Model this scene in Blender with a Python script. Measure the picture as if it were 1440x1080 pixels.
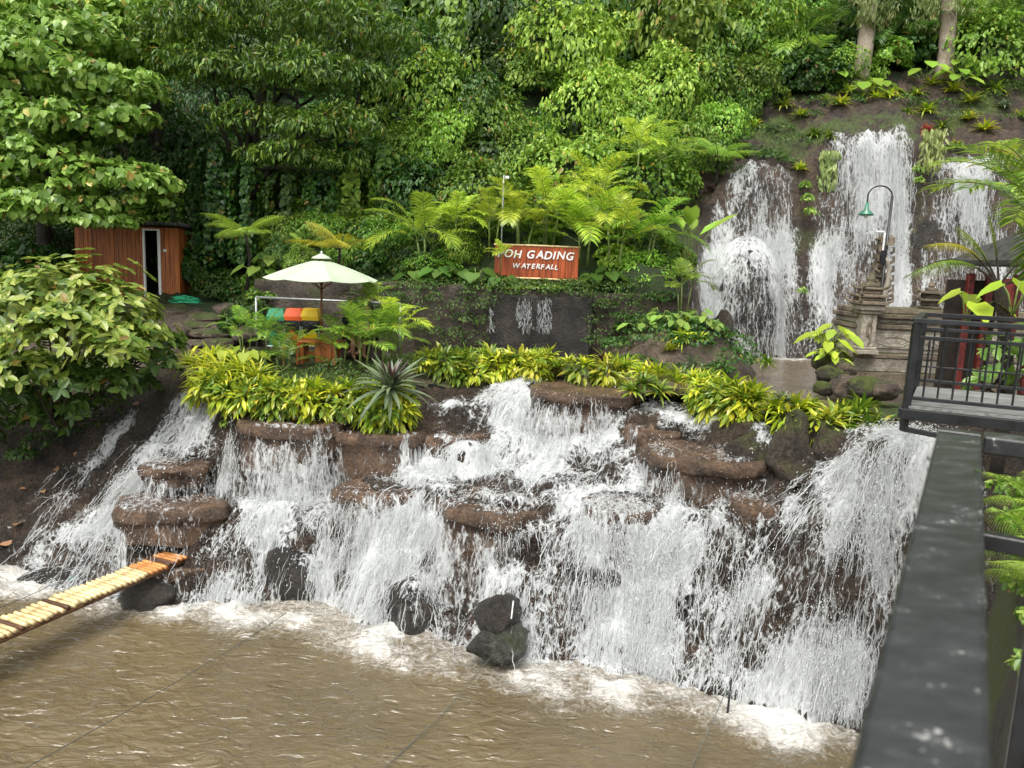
import bpy, math, random
import numpy as np
from mathutils import Vector, Matrix

for o in list(bpy.data.objects):
    bpy.data.objects.remove(o)
SC = bpy.context.scene
COL = SC.collection
R = math.radians
PI = math.pi

# ------------------------------------------------------------------ camera
CZ = 2.4
FPX = 1080.0                      # focal length in photo pixels (1440 wide)
PITCH = R(9.0)
ROLL = R(2.3)
cam_d = bpy.data.cameras.new('camera')
cam = bpy.data.objects.new('camera', cam_d)
COL.objects.link(cam)
cam_d.sensor_width = 36.0
cam_d.lens = 36.0 * FPX / 1440.0
cam_d.clip_start = 0.05
cam_d.clip_end = 400.0
cam.matrix_world = (Matrix.Translation((0, 0, CZ)) @ Matrix.Rotation(PI / 2 - PITCH, 4, 'X')
                    @ Matrix.Rotation(ROLL, 4, 'Z'))
cam_d.dof.use_dof = True
cam_d.dof.focus_distance = 14.0
cam_d.dof.aperture_fstop = 2.8
SC.camera = cam

# ------------------------------------------------------------------ sky, sun, exposure
SUN_EL, SUN_AZ = R(62), R(205)    # azimuth measured clockwise from +Y
w = bpy.data.worlds.new('World')
SC.world = w
w.use_nodes = True
wn, wl = w.node_tree.nodes, w.node_tree.links
wn.clear()
sky = wn.new('ShaderNodeTexSky')
sky.sky_type = 'NISHITA'
sky.sun_disc = False
sky.sun_elevation = SUN_EL
sky.sun_rotation = SUN_AZ
sky.air_density = 1.0
sky.dust_density = 4.0
hsv = wn.new('ShaderNodeHueSaturation')
hsv.inputs['Saturation'].default_value = 0.06     # cloud cover: a grey-white sky
bg = wn.new('ShaderNodeBackground')
bg.inputs['Strength'].default_value = 0.15
wo = wn.new('ShaderNodeOutputWorld')
wl.new(sky.outputs['Color'], hsv.inputs['Color'])
wl.new(hsv.outputs['Color'], bg.inputs['Color'])
wl.new(bg.outputs['Background'], wo.inputs['Surface'])

sun_d = bpy.data.lights.new('sun', 'SUN')
sun_d.energy = 1.25
sun_d.angle = R(28)
sun_d.color = (1.0, 0.95, 0.86)
sun = bpy.data.objects.new('sun', sun_d)
COL.objects.link(sun)
sun.location = (0, -5, 30)
sd = Vector((math.sin(SUN_AZ) * math.cos(SUN_EL), math.cos(SUN_AZ) * math.cos(SUN_EL), math.sin(SUN_EL)))
sun.rotation_euler = (-sd).to_track_quat('-Z', 'Y').to_euler()

SC.view_settings.view_transform = 'Standard'
SC.view_settings.look = 'None'
SC.view_settings.gamma = 1.0
SC.view_settings.use_curve_mapping = False
SC.view_settings.exposure = 1.0
SC.render.engine = 'CYCLES'
SC.cycles.use_denoising = True
SC.cycles.max_bounces = 6
SC.cycles.transparent_max_bounces = 12

# ------------------------------------------------------------------ helpers
rng = np.random.default_rng(11)
random.seed(5)


def ray(u, v):
    a = (u - 720) / FPX
    b = (540 - v) / FPX
    c, s = math.cos(ROLL), math.sin(ROLL)
    a2, b2 = a * c - b * s, a * s + b * c
    return np.array([a2, math.cos(PITCH) + b2 * math.sin(PITCH), -math.sin(PITCH) + b2 * math.cos(PITCH)])


def P(u, v, Y):
    d = ray(u, v)
    return np.array([0, 0, CZ]) + d * (Y / d[1])


def Pz(u, v, z):
    d = ray(u, v)
    return np.array([0, 0, CZ]) + d * ((z - CZ) / d[2])


def hash3(ix, iy, iz, seed):
    h = (ix.astype(np.int64) * 374761393 + iy.astype(np.int64) * 668265263 + iz.astype(np.int64) * 2147483647 + seed * 1274126177) & 0xffffffff
    h = ((h ^ (h >> 13)) * 1274126177) & 0xffffffff
    h = h ^ (h >> 16)
    return (h & 0xffff) / 65535.0 * 2 - 1


def noise3(p, seed=0):
    """value noise in -1..1, p is (...,3)"""
    i = np.floor(p).astype(np.int64)
    f = p - i
    f = f * f * f * (f * (f * 6 - 15) + 10)
    out = 0
    for dx in (0, 1):
        for dy in (0, 1):
            for dz in (0, 1):
                wgt = ((f[..., 0] if dx else 1 - f[..., 0]) * (f[..., 1] if dy else 1 - f[..., 1])
                       * (f[..., 2] if dz else 1 - f[..., 2]))
                out = out + wgt * hash3(i[..., 0] + dx, i[..., 1] + dy, i[..., 2] + dz, seed)
    return out


def fbm(p, octv=4, seed=0, gain=0.5):
    a, s, out = 1.0, 1.0, 0
    for k in range(octv):
        out = out + a * noise3(p * s + 17.3 * k, seed + k)
        a *= gain
        s *= 2.03
    return out


def unit(v):
    return v / np.maximum(np.linalg.norm(v, axis=-1, keepdims=True), 1e-9)


def mesh_np(name, V, tris=None, quads=None, smooth=False, attrs=None):
    V = np.asarray(V, dtype=np.float32).reshape(-1, 3)
    parts, starts, tot = [], [], 0
    for F, k in ((tris, 3), (quads, 4)):
        if F is None or len(F) == 0:
            continue
        F = np.asarray(F, dtype=np.int32).reshape(-1, k)
        parts.append(F.ravel())
        starts.append(tot + np.arange(len(F), dtype=np.int32) * k)
        tot += F.size
    loops = np.concatenate(parts)
    st = np.concatenate(starts)
    me = bpy.data.meshes.new(name)
    me.vertices.add(len(V))
    me.vertices.foreach_set('co', V.ravel())
    me.loops.add(len(loops))
    me.loops.foreach_set('vertex_index', loops)
    me.polygons.add(len(st))
    me.polygons.foreach_set('loop_start', st)
    me.polygons.foreach_set('use_smooth', np.full(len(st), smooth, dtype=bool))
    if attrs:
        for an, av in attrs.items():
            at = me.attributes.new(an, 'FLOAT', 'POINT')
            at.data.foreach_set('value', np.asarray(av, dtype=np.float32).ravel())
    me.update(calc_edges=True)
    me.validate()
    return me


def link(name, me, mat=None, parent=None, loc=None, rz=0.0, scale=None):
    o = bpy.data.objects.new(name, me)
    COL.objects.link(o)
    if mat is not None and me is not None and len(me.materials) == 0:
        me.materials.append(mat)
    if parent is not None:
        o.parent = parent
    if loc is not None:
        o.location = [float(q) for q in loc]
    if rz:
        o.rotation_euler = (0, 0, rz)
    if scale is not None:
        o.scale = (scale,) * 3 if not hasattr(scale, '__len__') else scale
    return o


def tag(o, label=None, cat=None, group=None, kind=None):
    if label: o['label'] = label
    if cat: o['category'] = cat
    if group: o['group'] = group
    if kind: o['kind'] = kind
    return o


def thing(name, label, cat, loc=(0, 0, 0), rz=0.0, group=None):
    o = link(name, None, None, None, loc, rz)
    o.empty_display_size = 0.2
    return tag(o, label, cat, group)


def copy_tree(o, parent=None):
    c = o.copy()
    COL.objects.link(c)
    c.parent = parent
    for ch in list(o.children):
        copy_tree(ch, c)
    return c


class MB:
    """collects shapes for one mesh"""
    def __init__(s):
        s.V, s.T, s.Q, s.n = [], [], [], 0

    def add(s, V, tris=None, quads=None):
        V = np.asarray(V, float).reshape(-1, 3)
        if tris is not None and len(tris): s.T.append(np.asarray(tris).reshape(-1, 3) + s.n)
        if quads is not None and len(quads): s.Q.append(np.asarray(quads).reshape(-1, 4) + s.n)
        s.V.append(V)
        s.n += len(V)
        return s

    def box(s, c, size, rot=None, bev=0.0, jit=0.0):
        sx, sy, sz = [q / 2 for q in size]
        if bev <= 0:
            V = np.array([[x, y, z] for z in (-sz, sz) for y in (-sy, sy) for x in (-sx, sx)])
            Q = [[0, 2, 3, 1], [4, 5, 7, 6], [0, 1, 5, 4], [2, 6, 7, 3], [0, 4, 6, 2], [1, 3, 7, 5]]
            T = None
        else:
            b = min(bev, sx * .9, sy * .9, sz * .9)
            V, idx = [], {}
            for i, zz in enumerate((-1, 1)):
                for j, yy in enumerate((-1, 1)):
                    for k, xx in enumerate((-1, 1)):
                        for ax in range(3):
                            q = [xx * (sx - b), yy * (sy - b), zz * (sz - b)]
                            q[ax] = (xx * sx, yy * sy, zz * sz)[ax]
                            idx[(xx, yy, zz, ax)] = len(V)
                            V.append(q)
            V = np.array(V)
            Q, T = [], []
            g = lambda x, y, z, a: idx[(x, y, z, a)]
            for sg in (-1, 1):
                Q.append([g(sg, -1, -1, 0), g(sg, 1, -1, 0), g(sg, 1, 1, 0), g(sg, -1, 1, 0)][::sg])
                Q.append([g(-1, sg, -1, 1), g(-1, sg, 1, 1), g(1, sg, 1, 1), g(1, sg, -1, 1)][::sg])
                Q.append([g(-1, -1, sg, 2), g(1, -1, sg, 2), g(1, 1, sg, 2), g(-1, 1, sg, 2)][::sg])
            for a in (-1, 1):
                for c2 in (-1, 1):
                    Q.append([g(-1, a, c2, 1), g(1, a, c2, 1), g(1, a, c2, 2), g(-1, a, c2, 2)])
                    Q.append([g(a, -1, c2, 0), g(a, 1, c2, 0), g(a, 1, c2, 2), g(a, -1, c2, 2)])
                    Q.append([g(a, c2, -1, 0), g(a, c2, 1, 0), g(a, c2, 1, 1), g(a, c2, -1, 1)])
            for xx in (-1, 1):
                for yy in (-1, 1):
                    for zz in (-1, 1):
                        T.append([g(xx, yy, zz, 0), g(xx, yy, zz, 1), g(xx, yy, zz, 2)])
        if jit:
            V = V + rng.normal(0, jit, V.shape)
        if rot is not None:
            V = V @ np.array(rot.to_3x3()).T
        return s.add(V + np.array(c), T, Q)

    def tube(s, pts, rad, n=8, caps=True, closed=False):
        pts = np.asarray(pts, float)
        m = len(pts)
        rad = np.full(m, rad) if not hasattr(rad, '__len__') else np.asarray(rad, float)
        d = np.gradient(pts, axis=0) if not closed else np.roll(pts, -1, 0) - np.roll(pts, 1, 0)
        d = unit(d)
        ref = np.array([0, 0, 1.0]) if abs(d[0][2]) < 0.9 else np.array([1.0, 0, 0])
        a = unit(np.cross(d[0], ref))
        V = []
        for i in range(m):
            a = unit(a - d[i] * np.dot(a, d[i]))
            b = np.cross(d[i], a)
            th = np.arange(n) * 2 * PI / n
            V.append(pts[i] + rad[i] * (np.cos(th)[:, None] * a + np.sin(th)[:, None] * b))
        V = np.concatenate(V)
        Q = []
        for i in range(m if closed else m - 1):
            for k in range(n):
                i2 = (i + 1) % m
                Q.append([i * n + k, i * n + (k + 1) % n, i2 * n + (k + 1) % n, i2 * n + k])
        T = []
        if caps and not closed:
            V = np.concatenate([V, pts[:1], pts[-1:]])
            for k in range(n):
                T.append([m * n, (k + 1) % n, k])
                T.append([m * n + 1, (m - 1) * n + k, (m - 1) * n + (k + 1) % n])
        return s.add(V, T, Q)

    def lathe(s, prof, c=(0, 0, 0), n=20, sq=None):
        """prof: list of (r,z); sq: square cross-section when given"""
        V, Q, T = [], [], []
        th = np.arange(n) * 2 * PI / n
        for r, z in prof:
            V.append(np.stack([r * np.cos(th), r * np.sin(th), np.full(n, z)], 1))
        V = np.concatenate(V)
        m = len(prof)
        for i in range(m - 1):
            for k in range(n):
                Q.append([i * n + k, i * n + (k + 1) % n, (i + 1) * n + (k + 1) % n, (i + 1) * n + k])
        V = np.concatenate([V, [[0, 0, prof[0][1]]], [[0, 0, prof[-1][1]]]])
        for k in range(n):
            T.append([m * n, (k + 1) % n, k])
            T.append([m * n + 1, (m - 1) * n + k, (m - 1) * n + (k + 1) % n])
        return s.add(V + np.array(c), T, Q)

    def me(s, name='m', smooth=False):
        return mesh_np(name, np.concatenate(s.V), np.concatenate(s.T) if s.T else None,
                       np.concatenate(s.Q) if s.Q else None, smooth)

    def obj(s, name, mat, parent=None, loc=None, rz=0.0, smooth=False):
        return link(name, s.me(name, smooth), mat, parent, loc, rz)


def box_obj(name, c, size, mat, parent=None, rot=None, bev=0.004):
    return MB().box(c, size, rot, bev).obj(name, mat, parent)


# ------------------------------------------------------------------ materials
def new_mat(name):
    m = bpy.data.materials.new(name)
    m.use_nodes = True
    nt = m.node_tree
    nt.nodes.clear()
    out = nt.nodes.new('ShaderNodeOutputMaterial')
    return m, nt, out


def nd(nt, typ, **kw):
    n = nt.nodes.new(typ)
    for k, v in kw.items():
        if k in n.inputs:
            n.inputs[k].default_value = v
        else:
            setattr(n, k, v)
    return n


def ramp(nt, stops, interp='LINEAR'):
    n = nt.nodes.new('ShaderNodeValToRGB')
    cr = n.color_ramp
    cr.interpolation = interp
    while len(cr.elements) > 1:
        cr.elements.remove(cr.elements[-1])
    for i, (p, c) in enumerate(stops):
        e = cr.elements[0] if i == 0 else cr.elements.new(p)
        e.position = p
        e.color = (c, c, c, 1) if not hasattr(c, '__len__') else (*c, 1)
    return n


def leaf_mat(name, cols, trans=0.3, rough=0.45, spec=0.4, dead=0.02):
    m, nt, out = new_mat(name)
    L = nt.links.new
    geo = nd(nt, 'ShaderNodeNewGeometry')
    oi = nd(nt, 'ShaderNodeObjectInfo')
    k = len(cols)
    rp = ramp(nt, [((0.96 - dead) * (i + 0.5) / k, c) for i, c in enumerate(cols)]
              + [(0.985 - dead, tuple(cols[-1])), (0.995 - 0.6 * dead, (min(.5, cols[-1][1] * 1.25), cols[-1][1] * 0.95, cols[-1][2])), (1.0, (.22, .13, .04))])
    L(geo.outputs['Random Per Island'], rp.inputs['Fac'])
    hs = nd(nt, 'ShaderNodeHueSaturation')
    mr = nd(nt, 'ShaderNodeMapRange')
    mr.inputs['To Min'].default_value = 0.72
    mr.inputs['To Max'].default_value = 1.25
    L(oi.outputs['Random'], mr.inputs['Value'])
    L(mr.outputs['Result'], hs.inputs['Value'])
    mh = nd(nt, 'ShaderNodeMapRange')
    mh.inputs['To Min'].default_value = 0.485
    mh.inputs['To Max'].default_value = 0.515
    ml = nd(nt, 'ShaderNodeMath', operation='FRACT')
    mm = nd(nt, 'ShaderNodeMath', operation='MULTIPLY')
    mm.inputs[1].default_value = 7.31
    L(oi.outputs['Random'], mm.inputs[0]); L(mm.outputs[0], ml.inputs[0]); L(ml.outputs[0], mh.inputs['Value'])
    L(mh.outputs['Result'], hs.inputs['Hue'])
    L(rp.outputs['Color'], hs.inputs['Color'])
    pb = nd(nt, 'ShaderNodeBsdfPrincipled')
    pb.inputs['Roughness'].default_value = rough
    pb.inputs['Specular IOR Level'].default_value = spec
    L(hs.outputs['Color'], pb.inputs['Base Color'])
    tr = nd(nt, 'ShaderNodeBsdfTranslucent')
    ht = nd(nt, 'ShaderNodeHueSaturation')
    ht.inputs['Hue'].default_value = 0.497
    ht.inputs['Value'].default_value = 1.35
    L(hs.outputs['Color'], ht.inputs['Color'])
    L(ht.outputs['Color'], tr.inputs['Color'])
    mx = nd(nt, 'ShaderNodeMixShader')
    mx.inputs[0].default_value = trans
    L(pb.outputs[0], mx.inputs[1]); L(tr.outputs[0], mx.inputs[2])
    L(mx.outputs[0], out.inputs[0])
    return m


def plain_mat(name, col, rough=0.5, spec=0.5, metal=0.0, var=0.15, scale=6.0, bump=0.0, bscale=40.0, dark=None, stretch=None):
    """a procedural material: colour broken up by noise, optional bump"""
    m, nt, out = new_mat(name)
    L = nt.links.new
    tc = nd(nt, 'ShaderNodeTexCoord')
    src = tc.outputs['Object']
    if stretch:
        mp = nd(nt, 'ShaderNodeMapping')
        mp.inputs['Scale'].default_value = stretch
        L(src, mp.inputs['Vector'])
        src = mp.outputs[0]
    nz = nd(nt, 'ShaderNodeTexNoise')
    nz.inputs['Scale'].default_value = scale
    nz.inputs['Detail'].default_value = 6
    L(src, nz.inputs['Vector'])
    c = np.array(col)
    d = np.array(dark) if dark is not None else c * (1 - 2.2 * var)
    rp = ramp(nt, [(0.32, tuple(np.clip(d, 0, 1))), (0.52, tuple(c)), (0.72, tuple(np.clip(c * (1 + var), 0, 1)))])
    L(nz.outputs['Fac'], rp.inputs['Fac'])
    oi = nd(nt, 'ShaderNodeObjectInfo')
    hs = nd(nt, 'ShaderNodeHueSaturation')
    mr = nd(nt, 'ShaderNodeMapRange')
    mr.inputs['To Min'].default_value = 1 - var
    mr.inputs['To Max'].default_value = 1 + var
    L(oi.outputs['Random'], mr.inputs['Value']); L(mr.outputs[0], hs.inputs['Value'])
    L(rp.outputs['Color'], hs.inputs['Color'])
    pb = nd(nt, 'ShaderNodeBsdfPrincipled')
    pb.inputs['Roughness'].default_value = rough
    pb.inputs['Specular IOR Level'].default_value = spec
    pb.inputs['Metallic'].default_value = metal
    L(hs.outputs['Color'], pb.inputs['Base Color'])
    if bump:
        nb = nd(nt, 'ShaderNodeTexNoise')
        nb.inputs['Scale'].default_value = bscale
        nb.inputs['Detail'].default_value = 5
        L(src, nb.inputs['Vector'])
        bm = nd(nt, 'ShaderNodeBump')
        bm.inputs['Strength'].default_value = bump
        bm.inputs['Distance'].default_value = 0.02
        L(nb.outputs['Fac'], bm.inputs['Height'])
        L(bm.outputs[0], pb.inputs['Normal'])
    L(pb.outputs[0], out.inputs[0])
    return m


def rock_mat(name, base, dark, tint, rough=0.38, moss=0.0, scale=1.0, cracks=True, mosscol=(0.05, 0.075, 0.012), bumpd=0.13, lo=0.22):
    m, nt, out = new_mat(name)
    L = nt.links.new
    tc = nd(nt, 'ShaderNodeTexCoord')
    src = tc.outputs['Object']
    n1 = nd(nt, 'ShaderNodeTexNoise'); n1.inputs['Scale'].default_value = 1.1 * scale; n1.inputs['Detail'].default_value = 8
    n1.inputs['Roughness'].default_value = 0.62
    n2 = nd(nt, 'ShaderNodeTexNoise'); n2.inputs['Scale'].default_value = 9 * scale; n2.inputs['Detail'].default_value = 9
    n2.inputs['Roughness'].default_value = 0.7
    n3 = nd(nt, 'ShaderNodeTexNoise'); n3.inputs['Scale'].default_value = 0.55 * scale; n3.inputs['Detail'].default_value = 4
    for n in (n1, n2, n3): L(src, n.inputs['Vector'])
    r1 = ramp(nt, [(0.33, dark), (0.55, base), (0.75, tint)])
    L(n1.outputs['Fac'], r1.inputs['Fac'])
    r2 = ramp(nt, [(0.36, lo), (0.5, 0.75), (0.62, 1.1), (0.75, 1.6)])
    L(n2.outputs['Fac'], r2.inputs['Fac'])
    mu = nd(nt, 'ShaderNodeMixRGB', blend_type='MULTIPLY'); mu.inputs[0].default_value = 0.85
    L(r1.outputs['Color'], mu.inputs[1]); L(r2.outputs['Color'], mu.inputs[2])
    col = mu.outputs[0]
    pb = nd(nt, 'ShaderNodeBsdfPrincipled')
    if moss > 0:
        geo = nd(nt, 'ShaderNodeNewGeometry')
        sx = nd(nt, 'ShaderNodeSeparateXYZ')
        L(geo.outputs['Normal'], sx.inputs[0])
        ad = nd(nt, 'ShaderNodeMath', operation='MULTIPLY_ADD')
        ad.inputs[1].default_value = 0.25
        L(sx.outputs['Z'], ad.inputs[0]); L(n3.outputs['Fac'], ad.inputs[2])
        rm = ramp(nt, [(0.72 - 0.3 * moss, 0.0), (0.84 - 0.3 * moss, 1.0)])
        L(ad.outputs[0], rm.inputs['Fac'])
        mm = nd(nt, 'ShaderNodeMixRGB')
        rc = ramp(nt, [(0.3, tuple(np.array(mosscol) * 0.5)), (0.7, tuple(np.array(mosscol) * 1.6))])
        L(n2.outputs['Fac'], rc.inputs['Fac'])
        L(rm.outputs['Color'], mm.inputs[0]); L(col, mm.inputs[1]); L(rc.outputs['Color'], mm.inputs[2])
        col = mm.outputs[0]
    L(col, pb.inputs['Base Color'])
    rr = ramp(nt, [(0.3, rough * 0.7), (0.7, min(1, rough * 1.5))])
    L(n2.outputs['Fac'], rr.inputs['Fac']); L(rr.outputs['Color'], pb.inputs['Roughness'])
    bm = nd(nt, 'ShaderNodeBump'); bm.inputs['Strength'].default_value = 0.9; bm.inputs['Distance'].default_value = bumpd
    hsum = nd(nt, 'ShaderNodeMath', operation='MULTIPLY_ADD'); hsum.inputs[1].default_value = 0.5
    n4 = nd(nt, 'ShaderNodeTexNoise'); n4.inputs['Scale'].default_value = 38 * scale; n4.inputs['Detail'].default_value = 6
    L(src, n4.inputs['Vector'])
    L(n4.outputs['Fac'], hsum.inputs[0]); L(n2.outputs['Fac'], hsum.inputs[2])
    hh = hsum.outputs[0]
    if cracks:
        vo = nd(nt, 'ShaderNodeTexVoronoi', feature='DISTANCE_TO_EDGE'); vo.inputs['Scale'].default_value = 1.3 * scale
        nv = nd(nt, 'ShaderNodeMixRGB', blend_type='ADD'); nv.inputs[0].default_value = 0.9
        L(src, nv.inputs[1]); L(n1.outputs['Color'], nv.inputs[2]); L(nv.outputs[0], vo.inputs['Vector'])
        rv = ramp(nt, [(0.0, 0.3), (0.04, 1.0)])
        L(vo.outputs['Distance'], rv.inputs['Fac'])
        h2 = nd(nt, 'ShaderNodeMath', operation='MULTIPLY_ADD'); h2.inputs[1].default_value = 0.10
        L(rv.outputs['Color'], h2.inputs[0]); L(hh, h2.inputs[2])
        hh = h2.outputs[0]
    L(hh, bm.inputs['Height']); L(bm.outputs[0], pb.inputs['Normal'])
    L(pb.outputs[0], out.inputs[0])
    return m


def wood_mat(name, col, dark, rough=0.4, axis='z', spec=0.4):
    st = {'z': (14, 14, 0.9), 'x': (0.9, 14, 14), 'y': (14, 0.9, 14)}[axis]
    return plain_mat(name, col, rough, spec, 0, 0.22, 2.2, 0.25, 6.0, dark, st)


M = {}
M['rock'] = rock_mat('wet_brown_rock', (0.062, 0.044, 0.031), (0.017, 0.012, 0.009), (0.115, 0.075, 0.048), 0.24, 0.0, 1.3, True, (0.05, 0.06, 0.02), 0.11, 0.3)
M['ledge'] = rock_mat('ledge_rock', (0.150, 0.092, 0.056), (0.050, 0.031, 0.020), (0.27, 0.160, 0.088), 0.14, 0.0, 1.9, False, (0.05, 0.06, 0.02), 0.055, 0.42)
M['soil_rock'] = rock_mat('upper_cliff_rock', (0.085, 0.058, 0.040), (0.022, 0.016, 0.011), (0.15, 0.095, 0.06), 0.5, 0.16)
M['soil'] = rock_mat('jungle_soil', (0.030, 0.026, 0.014), (0.008, 0.008, 0.005), (0.05, 0.042, 0.02), 0.8, 0.9, 0.8, False, (0.022, 0.04, 0.008))  # kept very dark so gaps between the vine mounds read as deep shade
M['terrace'] = rock_mat('terrace_stone', (0.17, 0.125, 0.09), (0.07, 0.052, 0.038), (0.26, 0.2, 0.15), 0.6, 0.25)
M['wallstone'] = rock_mat('retaining_wall_stone', (0.12, 0.094, 0.070), (0.04, 0.031, 0.023), (0.20, 0.16, 0.118), 0.6, 0.38, 1.6, True, (0.05, 0.06, 0.012), 0.10, 0.3)
M['greyrock'] = rock_mat('grey_boulder', (0.095, 0.092, 0.078), (0.030, 0.029, 0.025), (0.15, 0.15, 0.12), 0.32, 0.2, 1.5, True, (0.05, 0.06, 0.03))
M['darkrock'] = rock_mat('dark_wet_boulder', (0.040, 0.033, 0.027), (0.011, 0.010, 0.009), (0.075, 0.058, 0.044), 0.18, 0.0, 1.7, True, (0.05, 0.06, 0.02), 0.07, 0.4)
M['mossrock'] = rock_mat('mossy_bank', (0.085, 0.068, 0.045), (0.02, 0.017, 0.011), (0.13, 0.105, 0.07), 0.6, 0.75, 1.6, True, (0.07, 0.09, 0.012))
M['mossrock2'] = rock_mat('mossy_dark_rock', (0.075, 0.056, 0.038), (0.02, 0.015, 0.011), (0.12, 0.085, 0.055), 0.42, 0.32, 1.4, True, (0.05, 0.062, 0.012))
M['shrine'] = rock_mat('carved_grey_stone', (0.44, 0.39, 0.32), (0.22, 0.19, 0.15), (0.54, 0.48, 0.40), 0.75, 0.10, 2.2, False, (0.10, 0.10, 0.04), 0.03, 0.5)
M['shrine_d'] = rock_mat('weathered_brown_stone', (0.27, 0.215, 0.155), (0.10, 0.078, 0.055), (0.36, 0.29, 0.21), 0.75, 0.2, 2.6, False, (0.09, 0.09, 0.035), 0.04, 0.4)
M['black'] = plain_mat('black_painted_steel', (0.014, 0.015, 0.017), 0.36, 0.5, 0, 0.3, 9, 0.10, 60)
M['deckgrey'] = plain_mat('weathered_grey_decking', (0.20, 0.20, 0.195), 0.55, 0.4, 0, 0.25, 3, 0.25, 8, (0.10, 0.10, 0.098), (2, 16, 16))
M['hutwood'] = wood_mat('varnished_red_wood', (0.38, 0.115, 0.024), (0.17, 0.044, 0.010), 0.38)
M['signwood'] = wood_mat('sign_red_wood', (0.33, 0.068, 0.018), (0.17, 0.034, 0.010), 0.5)
M['tablewood'] = wood_mat('orange_teak', (0.40, 0.13, 0.03), (0.2, 0.055, 0.012), 0.4)
M['polewood'] = wood_mat('brown_pole_wood', (0.16, 0.055, 0.02), (0.08, 0.025, 0.01), 0.4)
M['bamboo'] = plain_mat('yellow_bamboo', (0.62, 0.48, 0.25), 0.45, 0.4, 0, 0.25, 3, 0.15, 9, (0.36, 0.24, 0.10), (5, 5, 5))
M['bamboo_o'] = plain_mat('orange_bamboo', (0.48, 0.21, 0.065), 0.42, 0.5, 0, 0.22, 3, 0.15, 9, (0.34, 0.11, 0.02), (5, 5, 5))
M['bamboo_d'] = plain_mat('dark_bamboo', (0.10, 0.045, 0.022), 0.5, 0.4, 0, 0.3, 4, 0.15, 9)
M['beamwood'] = plain_mat('wet_dark_timber', (0.13, 0.062, 0.028), 0.4, 0.4, 0, 0.3, 4, 0.2, 9, None, (6, 1, 6))
M['canvas'] = plain_mat('pale_canvas', (0.41, 0.48, 0.35), 0.85, 0.2, 0, 0.05, 2, 0.08, 160)
M['white'] = plain_mat('white_paint', (0.78, 0.78, 0.77), 0.4, 0.4, 0, 0.05, 8)
M['greypipe'] = plain_mat('galvanised_pipe', (0.34, 0.35, 0.35), 0.4, 0.5, 0.4, 0.12, 9)
M['roof'] = plain_mat('dark_fibre_roofing', (0.055, 0.055, 0.05), 0.8, 0.3, 0, 0.3, 5, 0.3, 20)
M['shade_fill'] = plain_mat('painted_interior_shade', (0.018, 0.014, 0.011), 0.8, 0.2, 0, 0.2, 5)  # near-black colour standing in for the shade inside hut and pavilion
M['hose'] = plain_mat('green_hose', (0.03, 0.42, 0.20), 0.35, 0.5, 0, 0.15, 9)
M['binred'] = plain_mat('red_plastic', (0.62, 0.022, 0.02), 0.35, 0.5, 0, 0.08, 5)
M['binorange'] = plain_mat('orange_red_plastic', (0.72, 0.10, 0.02), 0.35, 0.5, 0, 0.08, 5)
M['binyellow'] = plain_mat('yellow_plastic', (0.85, 0.56, 0.01), 0.35, 0.5, 0, 0.08, 5)
M['bingreen'] = plain_mat('green_plastic', (0.02, 0.24, 0.11), 0.35, 0.5, 0, 0.08, 5)
M['bag'] = plain_mat('black_bin_liner', (0.012, 0.012, 0.014), 0.22, 0.6, 0, 0.2, 8, 0.6, 18)
M['lampgreen'] = plain_mat('lamp_green_enamel', (0.035, 0.16, 0.10), 0.3, 0.5, 0, 0.1, 8)
M['redpaint'] = plain_mat('red_carved_wood', (0.11, 0.015, 0.012), 0.5, 0.4, 0, 0.35, 12, 0.4, 30)
M['gold'] = plain_mat('faded_gilding', (0.42, 0.22, 0.05), 0.45, 0.5, 0.3, 0.3, 14)
M['rope'] = plain_mat('dark_green_rope', (0.085, 0.10, 0.09), 0.7, 0.3, 0, 0.2, 20)
M['skin'] = plain_mat('skin', (0.46, 0.24, 0.15), 0.5, 0.4, 0, 0.08, 8)
M['hair'] = plain_mat('dark_hair', (0.012, 0.009, 0.008), 0.4, 0.5, 0, 0.2, 30)
M['cloth_dark'] = plain_mat('dark_cloth', (0.015, 0.016, 0.02), 0.8, 0.2, 0, 0.2, 12)
M['cloth_grey'] = plain_mat('pale_cloth', (0.42, 0.40, 0.38), 0.8, 0.2, 0, 0.1, 12)
M['bark'] = rock_mat('pale_bark', (0.46, 0.38, 0.29), (0.28, 0.22, 0.16), (0.55, 0.47, 0.37), 0.8, 0.05, 3, False, (0.1, 0.1, 0.05), 0.03, 0.6)
M['darkbark'] = rock_mat('dark_bark', (0.06, 0.042, 0.028), (0.02, 0.014, 0.01), (0.1, 0.075, 0.05), 0.8, 0.5, 3, False, (0.03, 0.045, 0.01))
M['stem'] = plain_mat('green_stem', (0.15, 0.20, 0.05), 0.5, 0.4, 0, 0.25, 12)
M['deadleaf'] = leaf_mat('dead_leaves', [(0.26, 0.11, 0.03), (0.34, 0.20, 0.10), (0.14, 0.06, 0.02)], 0.1, 0.7)
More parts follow.
